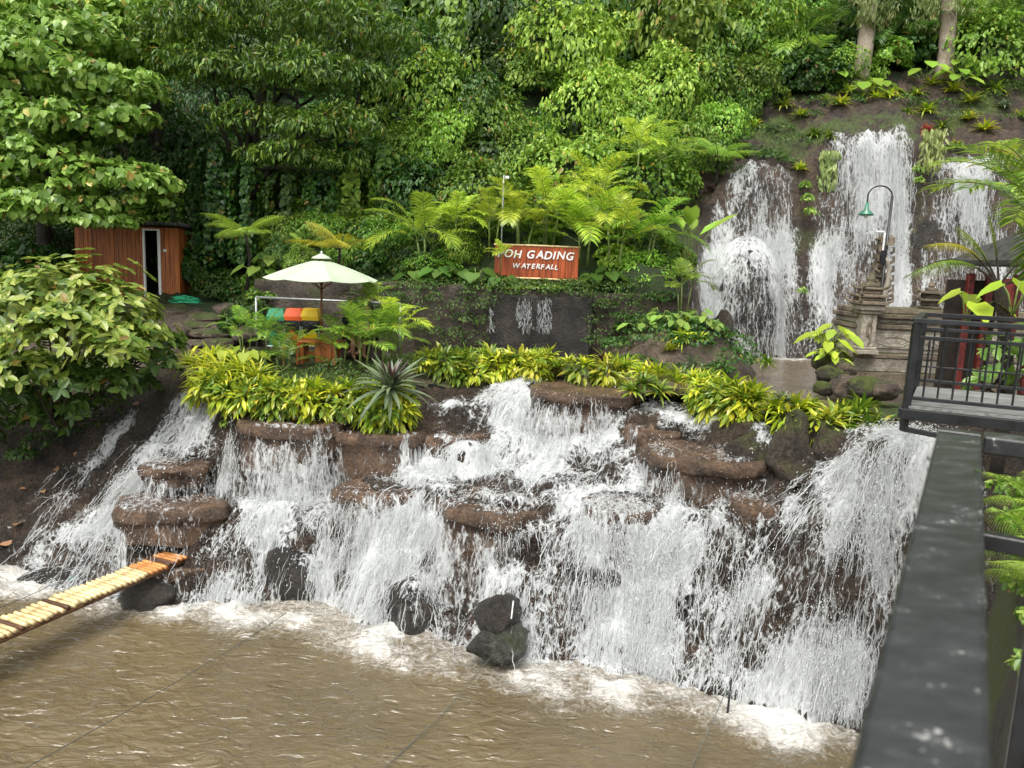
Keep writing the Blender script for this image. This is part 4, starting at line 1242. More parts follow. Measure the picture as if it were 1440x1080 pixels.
def leaves(pos, direc, nrm, size, T):
    """one leaf of template T at every pos; direc = along the leaf, nrm = face normal"""
    tv, tq, tt = T
    d = unit(direc)
    n = unit(nrm - d * (nrm * d).sum(-1, keepdims=True))
    s = np.cross(d, n)
    size = np.broadcast_to(np.asarray(size, float), (len(pos),))
    V = pos[:, None] + size[:, None, None] * (tv[None, :, 0:1] * s[:, None] + tv[None, :, 1:2] * d[:, None] + tv[None, :, 2:3] * n[:, None])
    k = len(tv)
    base = (np.arange(len(pos)) * k)[:, None, None]
    Q = (base + tq[None]).reshape(-1, 4) if tq is not None else None
    Tr = (base + tt[None]).reshape(-1, 3) if tt is not None else None
    return V.reshape(-1, 3), Tr, Q


def clump_points(r, n, rad, flat=0.8, lumps=6, seed=0, low=-0.35, lump=0.28):
    """points on a bumpy dome shell"""
    z = r.uniform(low, 1, n)
    th = r.uniform(0, 2 * PI, n)
    q = np.sqrt(np.maximum(0, 1 - z * z))
    d = np.stack([q * np.cos(th), q * np.sin(th), z], 1)
    bump = 1 + lump * fbm(d * 2.1 + seed * 3.1, 2, seed)
    p = d * bump[:, None] * (1 - 0.16 * r.random((n, 1)) ** 2)
    p = p * np.array([rad, rad, rad * flat])
    nn = unit(d * np.array([1, 1, 1 / flat]))
    return p, nn


def leaf_dome(r, n, rad, size, T, flat=0.8, seed=0, low=-0.35, lump=0.28, droop=0.9, c=(0, 0, 0)):
    p, nn = clump_points(r, n, rad, flat, 6, seed, low, lump)
    g = np.array([0, 0, -1.0])
    down = g - nn * (nn @ g)[:, None]
    dirs = unit(down * droop + nn * 0.35 + r.normal(0, 0.38, p.shape))
    nr = unit(nn * 0.8 + np.array([0, 0, 0.75]) + r.normal(0, 0.30, p.shape))
    sz = size * r.uniform(0.6, 1.25, n)
    return leaves(p + np.array(c) - dirs * sz[:, None] * 0.5, dirs, nr, sz, T)


def mb_leaves(parts):
    m = MB()
    for V, T, Q in parts: m.add(V, T, Q)
    return m


VR = np.random.default_rng(202)


def instance(proto_me, name, loc, rz, sc, label, cat, group, mat=None):
    o = bpy.data.objects.new(name, proto_me)
    COL.objects.link(o)
    o.location = [float(q) for q in loc]
    o.rotation_euler = (0, 0, rz)
    o.scale = sc if hasattr(sc, '__len__') else (sc, sc, sc)
    return tag(o, label, cat, group)


def with_mat(me, mat):
    me.materials.clear(); me.materials.append(mat); return me


# ---- vine mounds that cloak the hillside
MOUND = []
for k in range(6):
    big = k % 2 == 0
    n = 1700 if big else 3000
    parts = [leaf_dome(VR, n, 1.0, 0.155 if big else 0.105, HEART if big else OVAL, 0.85, k, -0.3, 0.38, 0.9)]
    # runners lifting out of the outline
    for j in range(9):
        th, z = VR.uniform(0, 2 * PI), VR.uniform(0.1, 0.9)
        q = math.sqrt(1 - z * z)
        c = np.array([q * math.cos(th), q * math.sin(th), z * 0.85]) * VR.uniform(0.85, 1.08)
        parts.append(leaf_dome(VR, 70, VR.uniform(0.18, 0.34), 0.14 if big else 0.095, HEART if big else OVAL, 0.9, k + j, -0.2, 0.3, 0.8, c))
    MOUND.append(mb_leaves(parts).me('vine_mound'))
MOUND_M = []
for k, m in enumerate(MOUND):
    row = []
    for mt in ('vine', 'vine_b', 'vine_d'):
        c = m.copy(); c.materials.append(M[mt]); row.append(c)
    MOUND_M.append(row)
# ---- hanging vine curtains
CURT = []
for k in range(3):
    n = 2400
    th = VR.uniform(0, 2 * PI, n); z = VR.uniform(-2.3, 1.0, n)
    rad = np.where(z > 0, np.sqrt(np.maximum(0, 1 - z * z)), 1.0 - 0.16 * (-z)) * 0.75
    strips = 0.78 + 0.35 * fbm(np.stack([np.cos(th) * 3, np.sin(th) * 3, z * 0.35 + 9 * k], 1), 2, 60 + k)
    keepm = strips > 0.62 + 0.12 * VR.random(n)
    p = np.stack([rad * strips * np.cos(th), rad * strips * np.sin(th), z], 1)[keepm]
    nn = unit(np.stack([np.cos(th), np.sin(th), np.clip(z, 0, 1)], 1))[keepm]
    dirs = unit(np.array([0, 0, -1.0]) + nn * 0.4 + VR.normal(0, 0.35, p.shape))
    nr = unit(nn + np.array([0, 0, 0.5]) + VR.normal(0, 0.3, p.shape))
    CURT.append(mb_leaves([leaves(p, dirs, nr, 0.15 * VR.uniform(0.6, 1.2, len(p)), HEART)]).me('vine_curtain'))
CURT_M = [[with_mat(c.copy(), M[mt]) for mt in ('vine', 'vine_b', 'vine_d')] for c in CURT]


def hill_mounds():
    pts = []
    r = np.random.default_rng(5)
    tries = 0
    while len(pts) < 175 and tries < 20000:
        tries += 1
        y = r.uniform(20.2, 37.5); x = r.uniform(-15.5, 16.5)
        if abs(x) > 0.74 * y + 1.5: continue
        kb = float(KB[int((x - GX0) / GD), int((y - GY0) / GD)])
        if x > 4.4 and kb < 9.05: continue
        if x < -6.5 and y < 24.3: continue
        if kb < 8.05: continue
        if -1.3 < x < 2.3 and y < 21.6: continue
        s = r.uniform(0.75, 1.35) * (1 + 0.03 * (y - 20))
        if y < 23: s *= 0.6
        if all((x - a) ** 2 + (y - b) ** 2 > (0.55 * (s + c)) ** 2 for a, b, c in pts): pts.append((x, y, s))
    return pts




def vine_label(t, x, y):
    look = ('mid-green', 'bright light-green', 'dark green')[t]
    place = 'uphill of the dense dark tree' if x < -5 else ('uphill of the plank sign' if x < 4.5 else 'uphill of the upper falls')
    if y < 24.5: place = place.replace('uphill of', 'close behind')
    elif y > 31: place = 'high ' + place
    return look + ' vine mound ' + place, look + ' vine mounds ' + place


for i, (x, y, s) in enumerate(hill_mounds()):
    t = VR.choice([0, 0, 1, 1, 2]) if y < 28 else VR.choice([0, 1, 2, 2])
    z = float(hz(x, y))
    lab, grp = vine_label(int(t), x, y)
    instance(MOUND_M[VR.integers(0, 6) if s < 1.15 else 1 + 2 * VR.integers(0, 3)][t], 'vine_mound', (x, y, z + 0.1 * s), VR.uniform(0, 6.28),
             (s * VR.uniform(.9, 1.2), s * VR.uniform(.9, 1.2), s * VR.uniform(.75, 1.25)), lab, 'vines', grp)
# higher vine-clad shapes in front of the dark wood
for (u, v, Y, s, t) in [(800, 90, 27.5, 1.9, 1), (835, 165, 26.0, 1.5, 1), (770, 120, 27.5, 1.2, 0), (610, 150, 26.5, 1.6, 0), (680, 190, 26, 1.3, 0), (700, 60, 29, 1.9, 2),
                        (960, 60, 28.5, 2.2, 1), (1010, 90, 28, 1.6, 0), (880, 210, 25.5, 1.4, 1), (930, 150, 26.5, 1.5, 1), (1060, 60, 28.5, 1.7, 0), (840, 20, 30, 2.0, 2),
                        (560, 90, 27, 1.5, 2), (735, 235, 25, 1.2, 0), (620, 215, 25.0, 1.3, 1), (1020, 150, 27, 1.4, 0), (960, 215, 25.5, 1.1, 1), (1005, 195, 25.3, 1.0, 1), (1040, 165, 26.4, 1.0, 0), (985, 235, 24.2, .8, 0), (255, 175, 27, 1.7, 2), (215, 215, 27, 1.6, 2), (285, 215, 26.5, 1.5, 2), (190, 160, 28, 1.8, 2), (225, 270, 26, 1.4, 2), (30, 350, 24.5, 1.4, 2)]:
    c = P(u, v, Y)
    lab, grp = vine_label(t, c[0], c[1])
    z0 = float(hz(c[0], c[1]))
    instance(MOUND_M[1 + 2 * VR.integers(0, 3)][t], 'vine_mound', (c[0], c[1], min(c[2], z0 + 1.3)), VR.uniform(0, 6.28), (s, s, s * 1.25), lab, 'vines', grp)
for (u, v, Y, s, t) in [(600, 40, 30, 1.7, 0), (660, 60, 29.5, 1.9, 2), (540, 60, 30, 1.6, 2), (720, 30, 30.5, 2.0, 0), (880, 40, 31, 2.0, 1), (780, 20, 31, 1.8, 2),
                        (940, 20, 31, 1.9, 0), (1100, 40, 31, 2, 0), (480, 30, 30, 1.9, 2), (640, 110, 28, 1.4, 0), (1165, 20, 31, 1.6, 2), (1290, 20, 31, 1.6, 2), (1400, 20, 31, 1.7, 2)]:
    c = P(u, v, Y)
    z0 = float(hz(c[0], c[1]))
    instance(CURT_M[VR.integers(0, 3)][t], 'vine_curtain', (c[0], c[1], max(c[2], z0 + 1.5)), VR.uniform(0, 6.28), (s, s, s * 1.3),
             'hanging curtain of vines against the dark wood uphill', 'vines', 'vine curtains uphill')


# ---- trees
def limb_tube(mb, a, b, r0_, r1_, bend=0.15, seg=6, n=7):
    a, b = np.array(a, float), np.array(b, float)
    mid = VR.normal(0, bend, 3) * np.linalg.norm(b - a)
    t = np.linspace(0, 1, seg)[:, None]
    pts = a + (b - a) * t + mid * np.sin(t * PI)
    mb.tube(pts, np.linspace(r0_, r1_, seg), n)
    return pts


def tree(label, base, top, clumps, size, T, mat, dens, trunk_r, bark, flat=0.5, group=None, trunk_pts=None, inner=None, name='broadleaf_tree'):
    """clumps: list of world (x,y,z,rad); base, top: world trunk ends"""
    base = np.array(base, float)
    root = thing(name, label, 'tree', base, 0, group)
    tp = np.array(top, float) - base
    m = MB()
    pts = limb_tube(m, (0, 0, -0.3), tp, trunk_r, trunk_r * 0.5, 0.06, 8, 10)
    m.obj('trunk', bark, root, smooth=True)
    parts = []
    for i, (x, y, z, rad) in enumerate(clumps):
        c = np.array((x, y, z)) - base
        lm = MB()
        st = pts[min(len(pts) - 1, 3 + i % 5)]
        limb_tube(lm, st, c - np.array([0, 0, rad * 0.2]), trunk_r * 0.28, 0.015, 0.1, 6, 6)
        lm.obj('limb', bark, root, smooth=True)
        n = int(dens * rad * rad)
        parts.append(leaf_dome(VR, n, rad, size, T, flat, i, -0.25, 0.32, 0.8, c))
        for j in range(int(5 + 4 * rad)):
            th, zz = VR.uniform(0, 2 * PI), VR.uniform(-0.1, 0.9)
            q = math.sqrt(1 - zz * zz)
            cc = c + np.array([q * math.cos(th), q * math.sin(th), zz * flat]) * rad * VR.uniform(0.85, 1.15)
            parts.append(leaf_dome(VR, int(dens * 0.10), rad * VR.uniform(0.18, 0.34), size, T, 0.6, i + j, -0.2, 0.3, 0.7, cc))
    mb_leaves(parts).obj('crown', mat, root)
    return root


def C(lst):
    return [(*P(u, v, Y), r) for u, v, Y, r in lst]


# heart-leaved tree on the left, layered boughs reaching over the hut
tree('large tree with layered boughs of big heart-shaped leaves beside the wooden hut', P(60, 430, 21.5), P(75, 60, 22.5),
     C([(60, 105, 20.5, 1.6), (150, 130, 20.3, 1.3), (20, 190, 20, 1.5), (110, 185, 19.8, 1.2), (170, 170, 20.2, 1.0), (60, 235, 19.5, 1.2), (-30, 120, 20.5, 1.7),
        (150, 255, 19.5, 1.1), (90, 290, 19.2, 1.2), (190, 262, 19.6, .9), (215, 285, 19.7, .55), (120, 310, 19.3, .9), (30, 300, 19.0, 1.1), (-20, 250, 19.3, 1.2), (160, 315, 19.4, .6),
        (20, 60, 21.5, 1.6), (110, 60, 21.5, 1.4), (-40, 40, 21.5, 1.6)]), 0.21, HEART, M['heart'], 360, 0.22, M['darkbark'], 0.5)
tree('tall dense dark tree draped in climbers behind the tree fern', P(375, 400, 23.2), P(370, 120, 24),
     C([(300, 40, 22.3, 1.7), (390, 20, 22.3, 1.9), (470, 50, 22.5, 1.5), (330, 110, 21.8, 1.3), (420, 110, 21.8, 1.5), (490, 120, 22.3, 1.2), (280, 100, 22, 1.2),
        (350, 175, 21.5, 1.0), (440, 185, 21.5, 1.1), (400, 225, 21.6, 1.0), (500, 180, 22.2, 1.0), (470, 235, 22, .9), (250, 60, 22.5, 1.2), (520, 60, 23, 1.2), (330, 20, 23, 1.8), (440, -20, 23.5, 2)]),
     0.21, LANCE, M['tree2'], 430, 0.3, M['darkbark'], 0.55)
tree('pale-leaved tree high at the left corner of the jungle', P(210, 330, 25.5), P(200, 40, 26),
     C([(180, 40, 24.5, 1.6), (120, 20, 24.5, 1.7), (240, 20, 24.8, 1.5), (60, 20, 25, 1.8), (210, 90, 24, 1.2), (10, 10, 25, 1.8), (160, 80, 24, 1.2)]), 0.19, HEART, M['vine_b'], 330, 0.2, M['darkbark'], 0.55)
# climbers on the shaded side of the big tree and on the bank behind the terrace
for (u, v, Y, s, t) in [(300, 250, 22.8, 1.0, 2), (345, 270, 22.6, .9, 2), (400, 285, 22.6, 1.0, 2), (450, 280, 22.6, .9, 2), (500, 270, 22.9, .9, 0), (270, 290, 23, .8, 2), (540, 250, 23.4, 1.0, 0)]:
    c = P(u, v, Y)
    instance(CURT_M[VR.integers(0, 3)][t], 'vine_curtain', c, VR.uniform(0, 6.28), (s, s, s * 0.95),
             'dark climber curtain hanging below the dense tree crown', 'vines', 'climbers under the dense tree')
for (u, v, Y, s, t) in [(60, 350, 22.8, 1.2, 2), (20, 380, 21, 1.2, 2), (275, 370, 23, .9, 2), (310, 395, 22.5, .7, 2), (340, 405, 22, .6, 2), (300, 340, 24, 1, 2), (380, 390, 21.3, .7, 0),
                        (400, 370, 22, .7, 0), (440, 395, 21, .6, 2), (470, 380, 21.5, .8, 0), (510, 360, 22, .8, 0), (420, 330, 23, 1.0, 2), (350, 330, 23.5, 1.0, 2), (500, 310, 23.6, 1.0, 0), (355, 425, 19.4, .55, 2), (335, 440, 19.3, .45, 2), (372, 412, 19.6, .5, 0)]:
    c = P(u, v, Y)
    lab = 'low shrubby climber mound on the bank between hut and parasol'
    instance(MOUND_M[VR.integers(0, 6)][t], 'vine_mound', (c[0], c[1], c[2] - 0.3), VR.uniform(0, 6.28), (s, s, s), lab, 'vines', 'mounds between hut and parasol')


# ---- big-leaved shrub at the left
def whorl_shrub(label, base, clumps, size, mats, dens, name='leafy_shrub', T=LANCE):
    base = np.array(base, float)
    root = thing(name, label, 'shrub', base)
    m = MB()
    parts = [[], []]
    for i, (x, y, z, rad, dk) in enumerate(clumps):
        c = np.array((x, y, z)) - base
        limb_tube(m, VR.normal(0, 0.12, 3) * np.array([1, 1, 0]), c, 0.03, 0.01, 0.1, 6, 5)
        n = int(dens * rad * rad)
        p, nn = clump_points(VR, n, rad, 0.9, 6, i, -0.3, 0.55)
        p = p + c
        for q in range(5):       # whorls of leaves on each tip
            th = q * 2 * PI / 5 + VR.uniform(0, 1, n)
            ax = unit(nn + np.array([0, 0, .7]))
            e1 = unit(np.cross(ax, np.array([0.3, 0.2, 1.0]))); e2 = np.cross(ax, e1)
            d = unit(np.cos(th)[:, None] * e1 + np.sin(th)[:, None] * e2 + ax * 0.22 + np.array([0, 0, -0.15]))
            parts[dk].append(leaves(p, d, ax + VR.normal(0, .25, ax.shape), size * VR.uniform(.45, 1.3, n), T))
    m.obj('stems', M['darkbark'], root, smooth=True)
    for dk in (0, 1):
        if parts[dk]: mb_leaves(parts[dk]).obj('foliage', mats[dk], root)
    return root


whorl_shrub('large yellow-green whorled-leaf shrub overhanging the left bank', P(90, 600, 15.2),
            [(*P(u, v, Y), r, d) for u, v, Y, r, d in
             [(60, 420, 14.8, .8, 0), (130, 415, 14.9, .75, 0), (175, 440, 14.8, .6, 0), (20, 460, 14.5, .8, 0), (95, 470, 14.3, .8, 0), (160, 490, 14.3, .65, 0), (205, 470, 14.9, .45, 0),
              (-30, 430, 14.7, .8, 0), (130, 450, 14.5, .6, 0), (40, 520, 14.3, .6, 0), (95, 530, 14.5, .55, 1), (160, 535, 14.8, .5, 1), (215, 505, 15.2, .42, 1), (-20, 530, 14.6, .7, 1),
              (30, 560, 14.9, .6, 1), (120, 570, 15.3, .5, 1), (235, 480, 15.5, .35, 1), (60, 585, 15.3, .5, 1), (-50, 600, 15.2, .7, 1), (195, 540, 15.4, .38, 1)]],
            0.215, (M['shrub'], M['shrub_d']), 200, T=OVAL)  # lower clumps get the darker leaves, shade put into their colour


# ---- bromeliads and strap-leaved rosettes
def strap(mb, az, el0, length, width, bend, seg=6, twist=0.0, off=0.03, fold=0.25):
    t = np.linspace(0, 1, seg + 1)
    el = el0 - bend * t
    dx = np.cumsum(np.concatenate([[off], np.cos(el[:-1]) * length / seg]))
    dz = np.cumsum(np.concatenate([[0], np.sin(el[:-1]) * length / seg]))
    wd = width * np.array([0.75, 0.95, 1.0, 0.95, 0.8, 0.5, 0.04])[np.linspace(0, 6, seg + 1).round().astype(int)]
    ca, sa = math.cos(az), math.sin(az)
    V = []
    for i in range(seg + 1):
        nx, nz = -math.sin(el[i]), math.cos(el[i])
        for s in (-1, 0, 1):
            r_ = dx[i] + nx * fold * wd[i] * abs(s) * 0.5
            z_ = dz[i] + nz * fold * wd[i] * abs(s) * 0.5
            V.append((r_ * ca - s * wd[i] * 0.5 * sa, r_ * sa + s * wd[i] * 0.5 * ca, z_))
    Q = []
    for i in range(seg):
        for k in (0, 1):
            Q.append([i * 3 + k, i * 3 + k + 1, (i + 1) * 3 + k + 1, (i + 1) * 3 + k])
    mb.add(V, None, Q)


def rosette(seed, n, length, width, el_in=1.35, el_out=0.25, bend=(0.6, 1.5), seg=5):
    r = random.Random(seed)
    m = MB()
    for i in range(n):
        f = i / (n - 1)
        strap(m, i * 2.39996 + r.uniform(-.2, .2), el_in + (el_out - el_in) * f + r.uniform(-.15, .15), length * r.uniform(.75, 1.15) * (0.7 + 0.3 * f),
              width * r.uniform(.8, 1.15), r.uniform(*bend), seg, 0, 0.02)
    return m.me('bromeliad')


ROS = [rosette(1, 34, 0.46, 0.075), rosette(2, 30, 0.42, 0.06, 1.3, 0.1, (0.5, 1.4)), rosette(3, 38, 0.5, 0.065, 1.4, 0.0, (0.8, 1.8))]
ROSM = {}
for mt in ('brom_y', 'brom_g', 'brom_p', 'brom_s', 'brom_r'):
    ROSM[mt] = [with_mat(m.copy(), M[mt]) for m in ROS]
BIG = with_mat(rosette(9, 46, 0.95, 0.10, 1.45, -0.1, (0.5, 1.2), 6), M['brom_s'])
BIGC = with_mat(rosette(10, 22, 0.62, 0.09, 1.5, 0.75, (0.1, 0.5), 5), M['brom_p'])


# hanging skirt of short leaves along the bed rims
def skirt(seed, n=120, L=0.2):
    r = np.random.default_rng(seed)
    p, nn = clump_points(r, n, 0.36, 0.85, 6, seed, -0.75, 0.2)
    dirs = unit(nn * 0.8 + np.array([0, 0, -0.55]) + r.normal(0, .3, p.shape))
    nr = unit(nn * .5 + np.array([0, -0.2, 0.9]) + r.normal(0, .25, p.shape))
    T = tpl([(0, 0, 0), (-.13, .3, .03), (-.14, .6, .0), (0, 1, -.12), (.13, .3, .03), (.14, .6, .0), (0, .45, -.02)], [[0, 6, 2, 1], [0, 4, 5, 6]], [[6, 3, 2], [6, 5, 3]])
    return mb_leaves([leaves(p * .7, dirs, nr, L * r.uniform(.8, 1.5, n), T)]).me('strap_fern')


SK = [skirt(k) for k in range(4)]
SKM = {mt: [with_mat(m.copy(), M[mt]) for m in SK] for mt in ('brom_y', 'brom_g')}


def put_rosette(u, v, Y, sc, mt, label, group, k=None, tilt=0.25):
    c = P(u, v, Y)
    if Y > 16.8: c[2] = float(hz(c[0], c[1])) + .06
    k = VR.integers(0, 3) if k is None else k
    o = instance(ROSM[mt][k], 'bromeliad', c, VR.uniform(0, 6.28), sc, label, 'bromeliad', group)
    o.rotation_euler = (tilt + VR.normal(0, .1), VR.normal(0, .12), VR.uniform(0, 6.28))
    return o


def bed(pts, n, depth, label_r, group_r, label_s, group_s, rs=(0.7, 1.0), skn=None, mix=('brom_y', 'brom_y', 'brom_g'), zlift=0.0):
    """bromeliads and strap ferns along a rim polyline of photo points with depth"""
    W = np.array([P(*q) for q in pts])
    t = np.concatenate([[0], np.cumsum(np.linalg.norm(np.diff(W, axis=0), axis=1))])
    r = np.random.default_rng(int(abs(pts[0][0])) + 7)
    for i in range(n):
        s = t[-1] * (i + r.uniform(0, .8)) / n
        c = np.array([np.interp(s, t, W[:, k]) for k in range(3)])
        back = r.random() * depth
        c[1] += back
        c[2] += zlift + 0.10 * back + r.uniform(-.04, .06)
        mt = mix[r.integers(0, len(mix))]
        o = instance(ROSM[mt][r.integers(0, 3)], 'bromeliad', c, 0, r.uniform(*rs), label_r, 'bromeliad', group_r)
        o.rotation_euler = (0.3 + r.normal(0, .28), r.normal(0, .28), r.uniform(-3, 3))
    for i in range(skn if skn is not None else n):
        s = t[-1] * r.random()
        c = np.array([np.interp(s, t, W[:, k]) for k in range(3)])
        c[1] -= r.uniform(-.05, .14)
        c[2] += zlift - r.uniform(0.0, .28)
        mt = 'brom_y' if r.random() < .55 else 'brom_g'
        o = instance(SKM[mt][r.integers(0, 4)], 'strap_fern', c, r.uniform(0, 6.28), r.uniform(.75, 1.15), label_s, 'fern', group_s)


bed([(275, 535, 15.1), (340, 548, 14.75), (430, 556, 14.65), (520, 566, 14.6), (570, 560, 14.8)], 20, 0.7,
    'yellow-green bromeliad in the bed in front of the parasol table', 'bromeliads before the parasol table',
    'glossy strap-leaved fern trailing over the rim below the parasol table', 'ferns trailing below the parasol table', (0.8, 1.25), 26)
bed([(590, 505, 16.3), (650, 512, 16.3), (720, 510, 16.4), (775, 505, 16.5)], 14, 0.5,
    'yellow-green bromeliad in the bed under the sign', 'bromeliads in the bed under the sign',
    'glossy strap-leaved fern trailing over the dark recess under the sign', 'ferns over the dark recess', (0.75, 1.15), 16, ('brom_g', 'brom_y'))
bed([(750, 522, 16.0), (800, 520, 15.9), (860, 520, 15.7), (905, 532, 15.2), (970, 538, 14.6)], 15, 0.4,
    'bright bromeliad behind the round drum-like ledge', 'bromeliads behind the drum ledge',
    'small strap-leaved fern behind the round drum-like ledge', 'ferns behind the drum ledge', (0.7, 1.1), 4)
for (u, v, s) in [(905, 540, 1.15), (890, 552, .9), (925, 552, .95)]:
    put_rosette(u, v, 14.5, s, 'brom_g', 'full green bromeliad on the rim beside the round drum-like ledge', 'bromeliads beside the drum ledge')
bed([(975, 540, 14.3), (1030, 558, 13.6), (1080, 578, 12.8), (1130, 590, 12.3), (1180, 598, 12.1), (1240, 598, 11.9)], 28, 0.6,
    'yellow-green bromeliad on the rim between the disc ledge and black balcony', 'bromeliads by the black balcony',
    'strap-leaved fern trailing over the mossy rock by the black balcony', 'ferns by the black balcony', (0.75, 1.2), 16)
LONG = with_mat(rosette(21, 40, 0.85, 0.045, 1.3, 0.1, (0.7, 1.6), 6), M['brom_y'])
for (u, v, Y, s) in [(285, 520, 15.5, .9), (310, 528, 15.3, 1.0), (335, 520, 15.4, .9), (265, 512, 15.8, .8), (360, 530, 15.1, .8), (300, 508, 15.9, .9)]:
    o = instance(LONG, 'lily_clump', P(u, v, Y), u, s, 'grassy yellow-green lily clump at the stream end of the parasol bed', 'plant', 'lily clumps at the stream end')
    o.rotation_euler = (.25, -.2, u)
c = P(548, 548, 14.55)
bgr = thing('giant_bromeliad', 'giant silvery bromeliad with a purple heart overhanging the rim', 'bromeliad', c)
link('outer_leaves', BIG, None, bgr).rotation_euler = (0.25, 0.1, 0)
link('purple_heart', BIGC, None, bgr, (0, 0.02, 0.1)).rotation_euler = (0.15, 0.05, 0)
for (u, v, Y, s, mt, lab, g) in [
        (848, 508, 15.9, .85, 'brom_p', 'dark purple bromeliad among the bright ones behind the drum ledge', None),
        (780, 518, 16.2, .5, 'brom_p', 'small dark purple bromeliad near the head of the rapids', None),
        (905, 475, 17.2, .7, 'brom_r', 'red bromeliad on the terrace beside the upper basin', None),
        (880, 482, 17.0, .75, 'brom_g', 'fresh green rosette beside the red bromeliad', None),
        (1078, 512, 16.0, .7, 'brom_g', 'lone green rosette standing in the upper basin', None),
        (975, 515, 14.9, .8, 'brom_s', 'grey-green spiky bromeliad at the corner of the upper basin', None),
        (1100, 565, 12.7, .85, 'brom_s', 'silvery spiky bromeliad above the right-hand bed', None),
        (960, 470, 17.6, .9, 'brom_y', 'yellow bromeliad on the planted mound beside the upper fall', 'yellow bromeliads on the planted mound'),
        (985, 475, 17.6, .8, 'brom_y', 'yellow bromeliad on the planted mound beside the upper fall', 'yellow bromeliads on the planted mound'),
        (968, 395, 18.4, .7, 'brom_y', 'yellow bromeliad on the planted mound beside the upper fall', 'yellow bromeliads on the planted mound'),
        (945, 475, 17.3, .7, 'brom_y', 'yellow bromeliad on the planted mound beside the upper fall', 'yellow bromeliads on the planted mound')]:
    put_rosette(u, v, Y, s, mt, lab, g)
UB = 'bromeliads on the earth bank above the upper falls'
for (u, v, Y, s, mt) in [(1000, 255, 23.4, .9, 'brom_p'), (1085, 190, 25, .9, 'brom_s'), (1125, 170, 25.5, 1.2, 'brom_y'), (1125, 235, 23.4, .9, 'brom_y'), (1165, 205, 23.6, .9, 'brom_g'),
                         (1230, 160, 25.5, .8, 'brom_y'), (1305, 160, 24.5, 1.0, 'brom_r'), (1305, 145, 25.5, 1.1, 'brom_y'), (1362, 170, 25, 1.0, 'brom_y'), (1412, 155, 25.5, 1.1, 'brom_s'),
                         (1425, 205, 23.6, .9, 'brom_y'), (1160, 150, 26, .9, 'brom_y'), (1210, 135, 26, 1.0, 'brom_g'), (1290, 125, 26.5, 1.1, 'brom_g'), (1340, 130, 26.3, 1.2, 'brom_y')]:
    lab = {'brom_p': 'dark bromeliad clinging to the cliff left of the narrow upper fall', 'brom_s': 'silvery bromeliad on the earth bank above the upper falls',
           'brom_y': 'yellow bromeliad on the earth bank above the upper falls', 'brom_g': 'green bromeliad on the earth bank above the upper falls',
           'brom_r': 'reddish bromeliad beside the top of the tallest upper fall'}[mt]
    c = P(u, v, Y)
    z = float(hz(c[0], c[1]))
    o = instance(ROSM[mt][VR.integers(0, 3)], 'bromeliad', (c[0], c[1], z + 0.05), VR.uniform(0, 6), s, lab, 'bromeliad', UB + ' ' + mt[-1])
    o['group'] = {'y': 'yellow bromeliads above the upper falls', 'g': 'green bromeliads above the upper falls', 's': 'silvery bromeliads above the upper falls',
                  'p': 'dark bromeliads above the upper falls', 'r': 'red bromeliads above the upper falls'}[mt[-1]]


for (u, v, Y, s, mt) in [(1060, 175, 25.6, 1.1, 'brom_y'), (1100, 165, 25.9, 1.2, 'brom_g'), (1145, 195, 24.6, 1.0, 'brom_g'), (1180, 170, 25.2, 1.1, 'brom_y'), (1250, 140, 26.2, 1.2, 'brom_y'), (1275, 160, 25.2, 1.0, 'brom_g'),
                         (1325, 175, 24.6, 1.1, 'brom_g'), (1345, 195, 24, 1.0, 'brom_y'), (1385, 185, 24.5, 1.2, 'brom_y'), (1400, 135, 26.2, 1.3, 'brom_g'), (1435, 170, 25, 1.2, 'brom_y'), (1045, 215, 24, 1.0, 'brom_g'),
                         (1190, 150, 26, 1.2, 'brom_g'), (1225, 120, 26.8, 1.3, 'brom_y'), (1310, 120, 26.6, 1.2, 'brom_y'), (1365, 145, 25.8, 1.3, 'brom_g')]:
    c = P(u, v, Y)
    yl = mt == 'brom_y'
    o = instance(ROSM[mt][VR.integers(0, 3)], 'bromeliad', (c[0], c[1], float(hz(c[0], c[1])) + .05), VR.uniform(0, 6), s,
                 ('yellow' if yl else 'green') + ' bromeliad on the earth bank above the upper falls', 'bromeliad', ('yellow' if yl else 'green') + ' bromeliads above the upper falls')


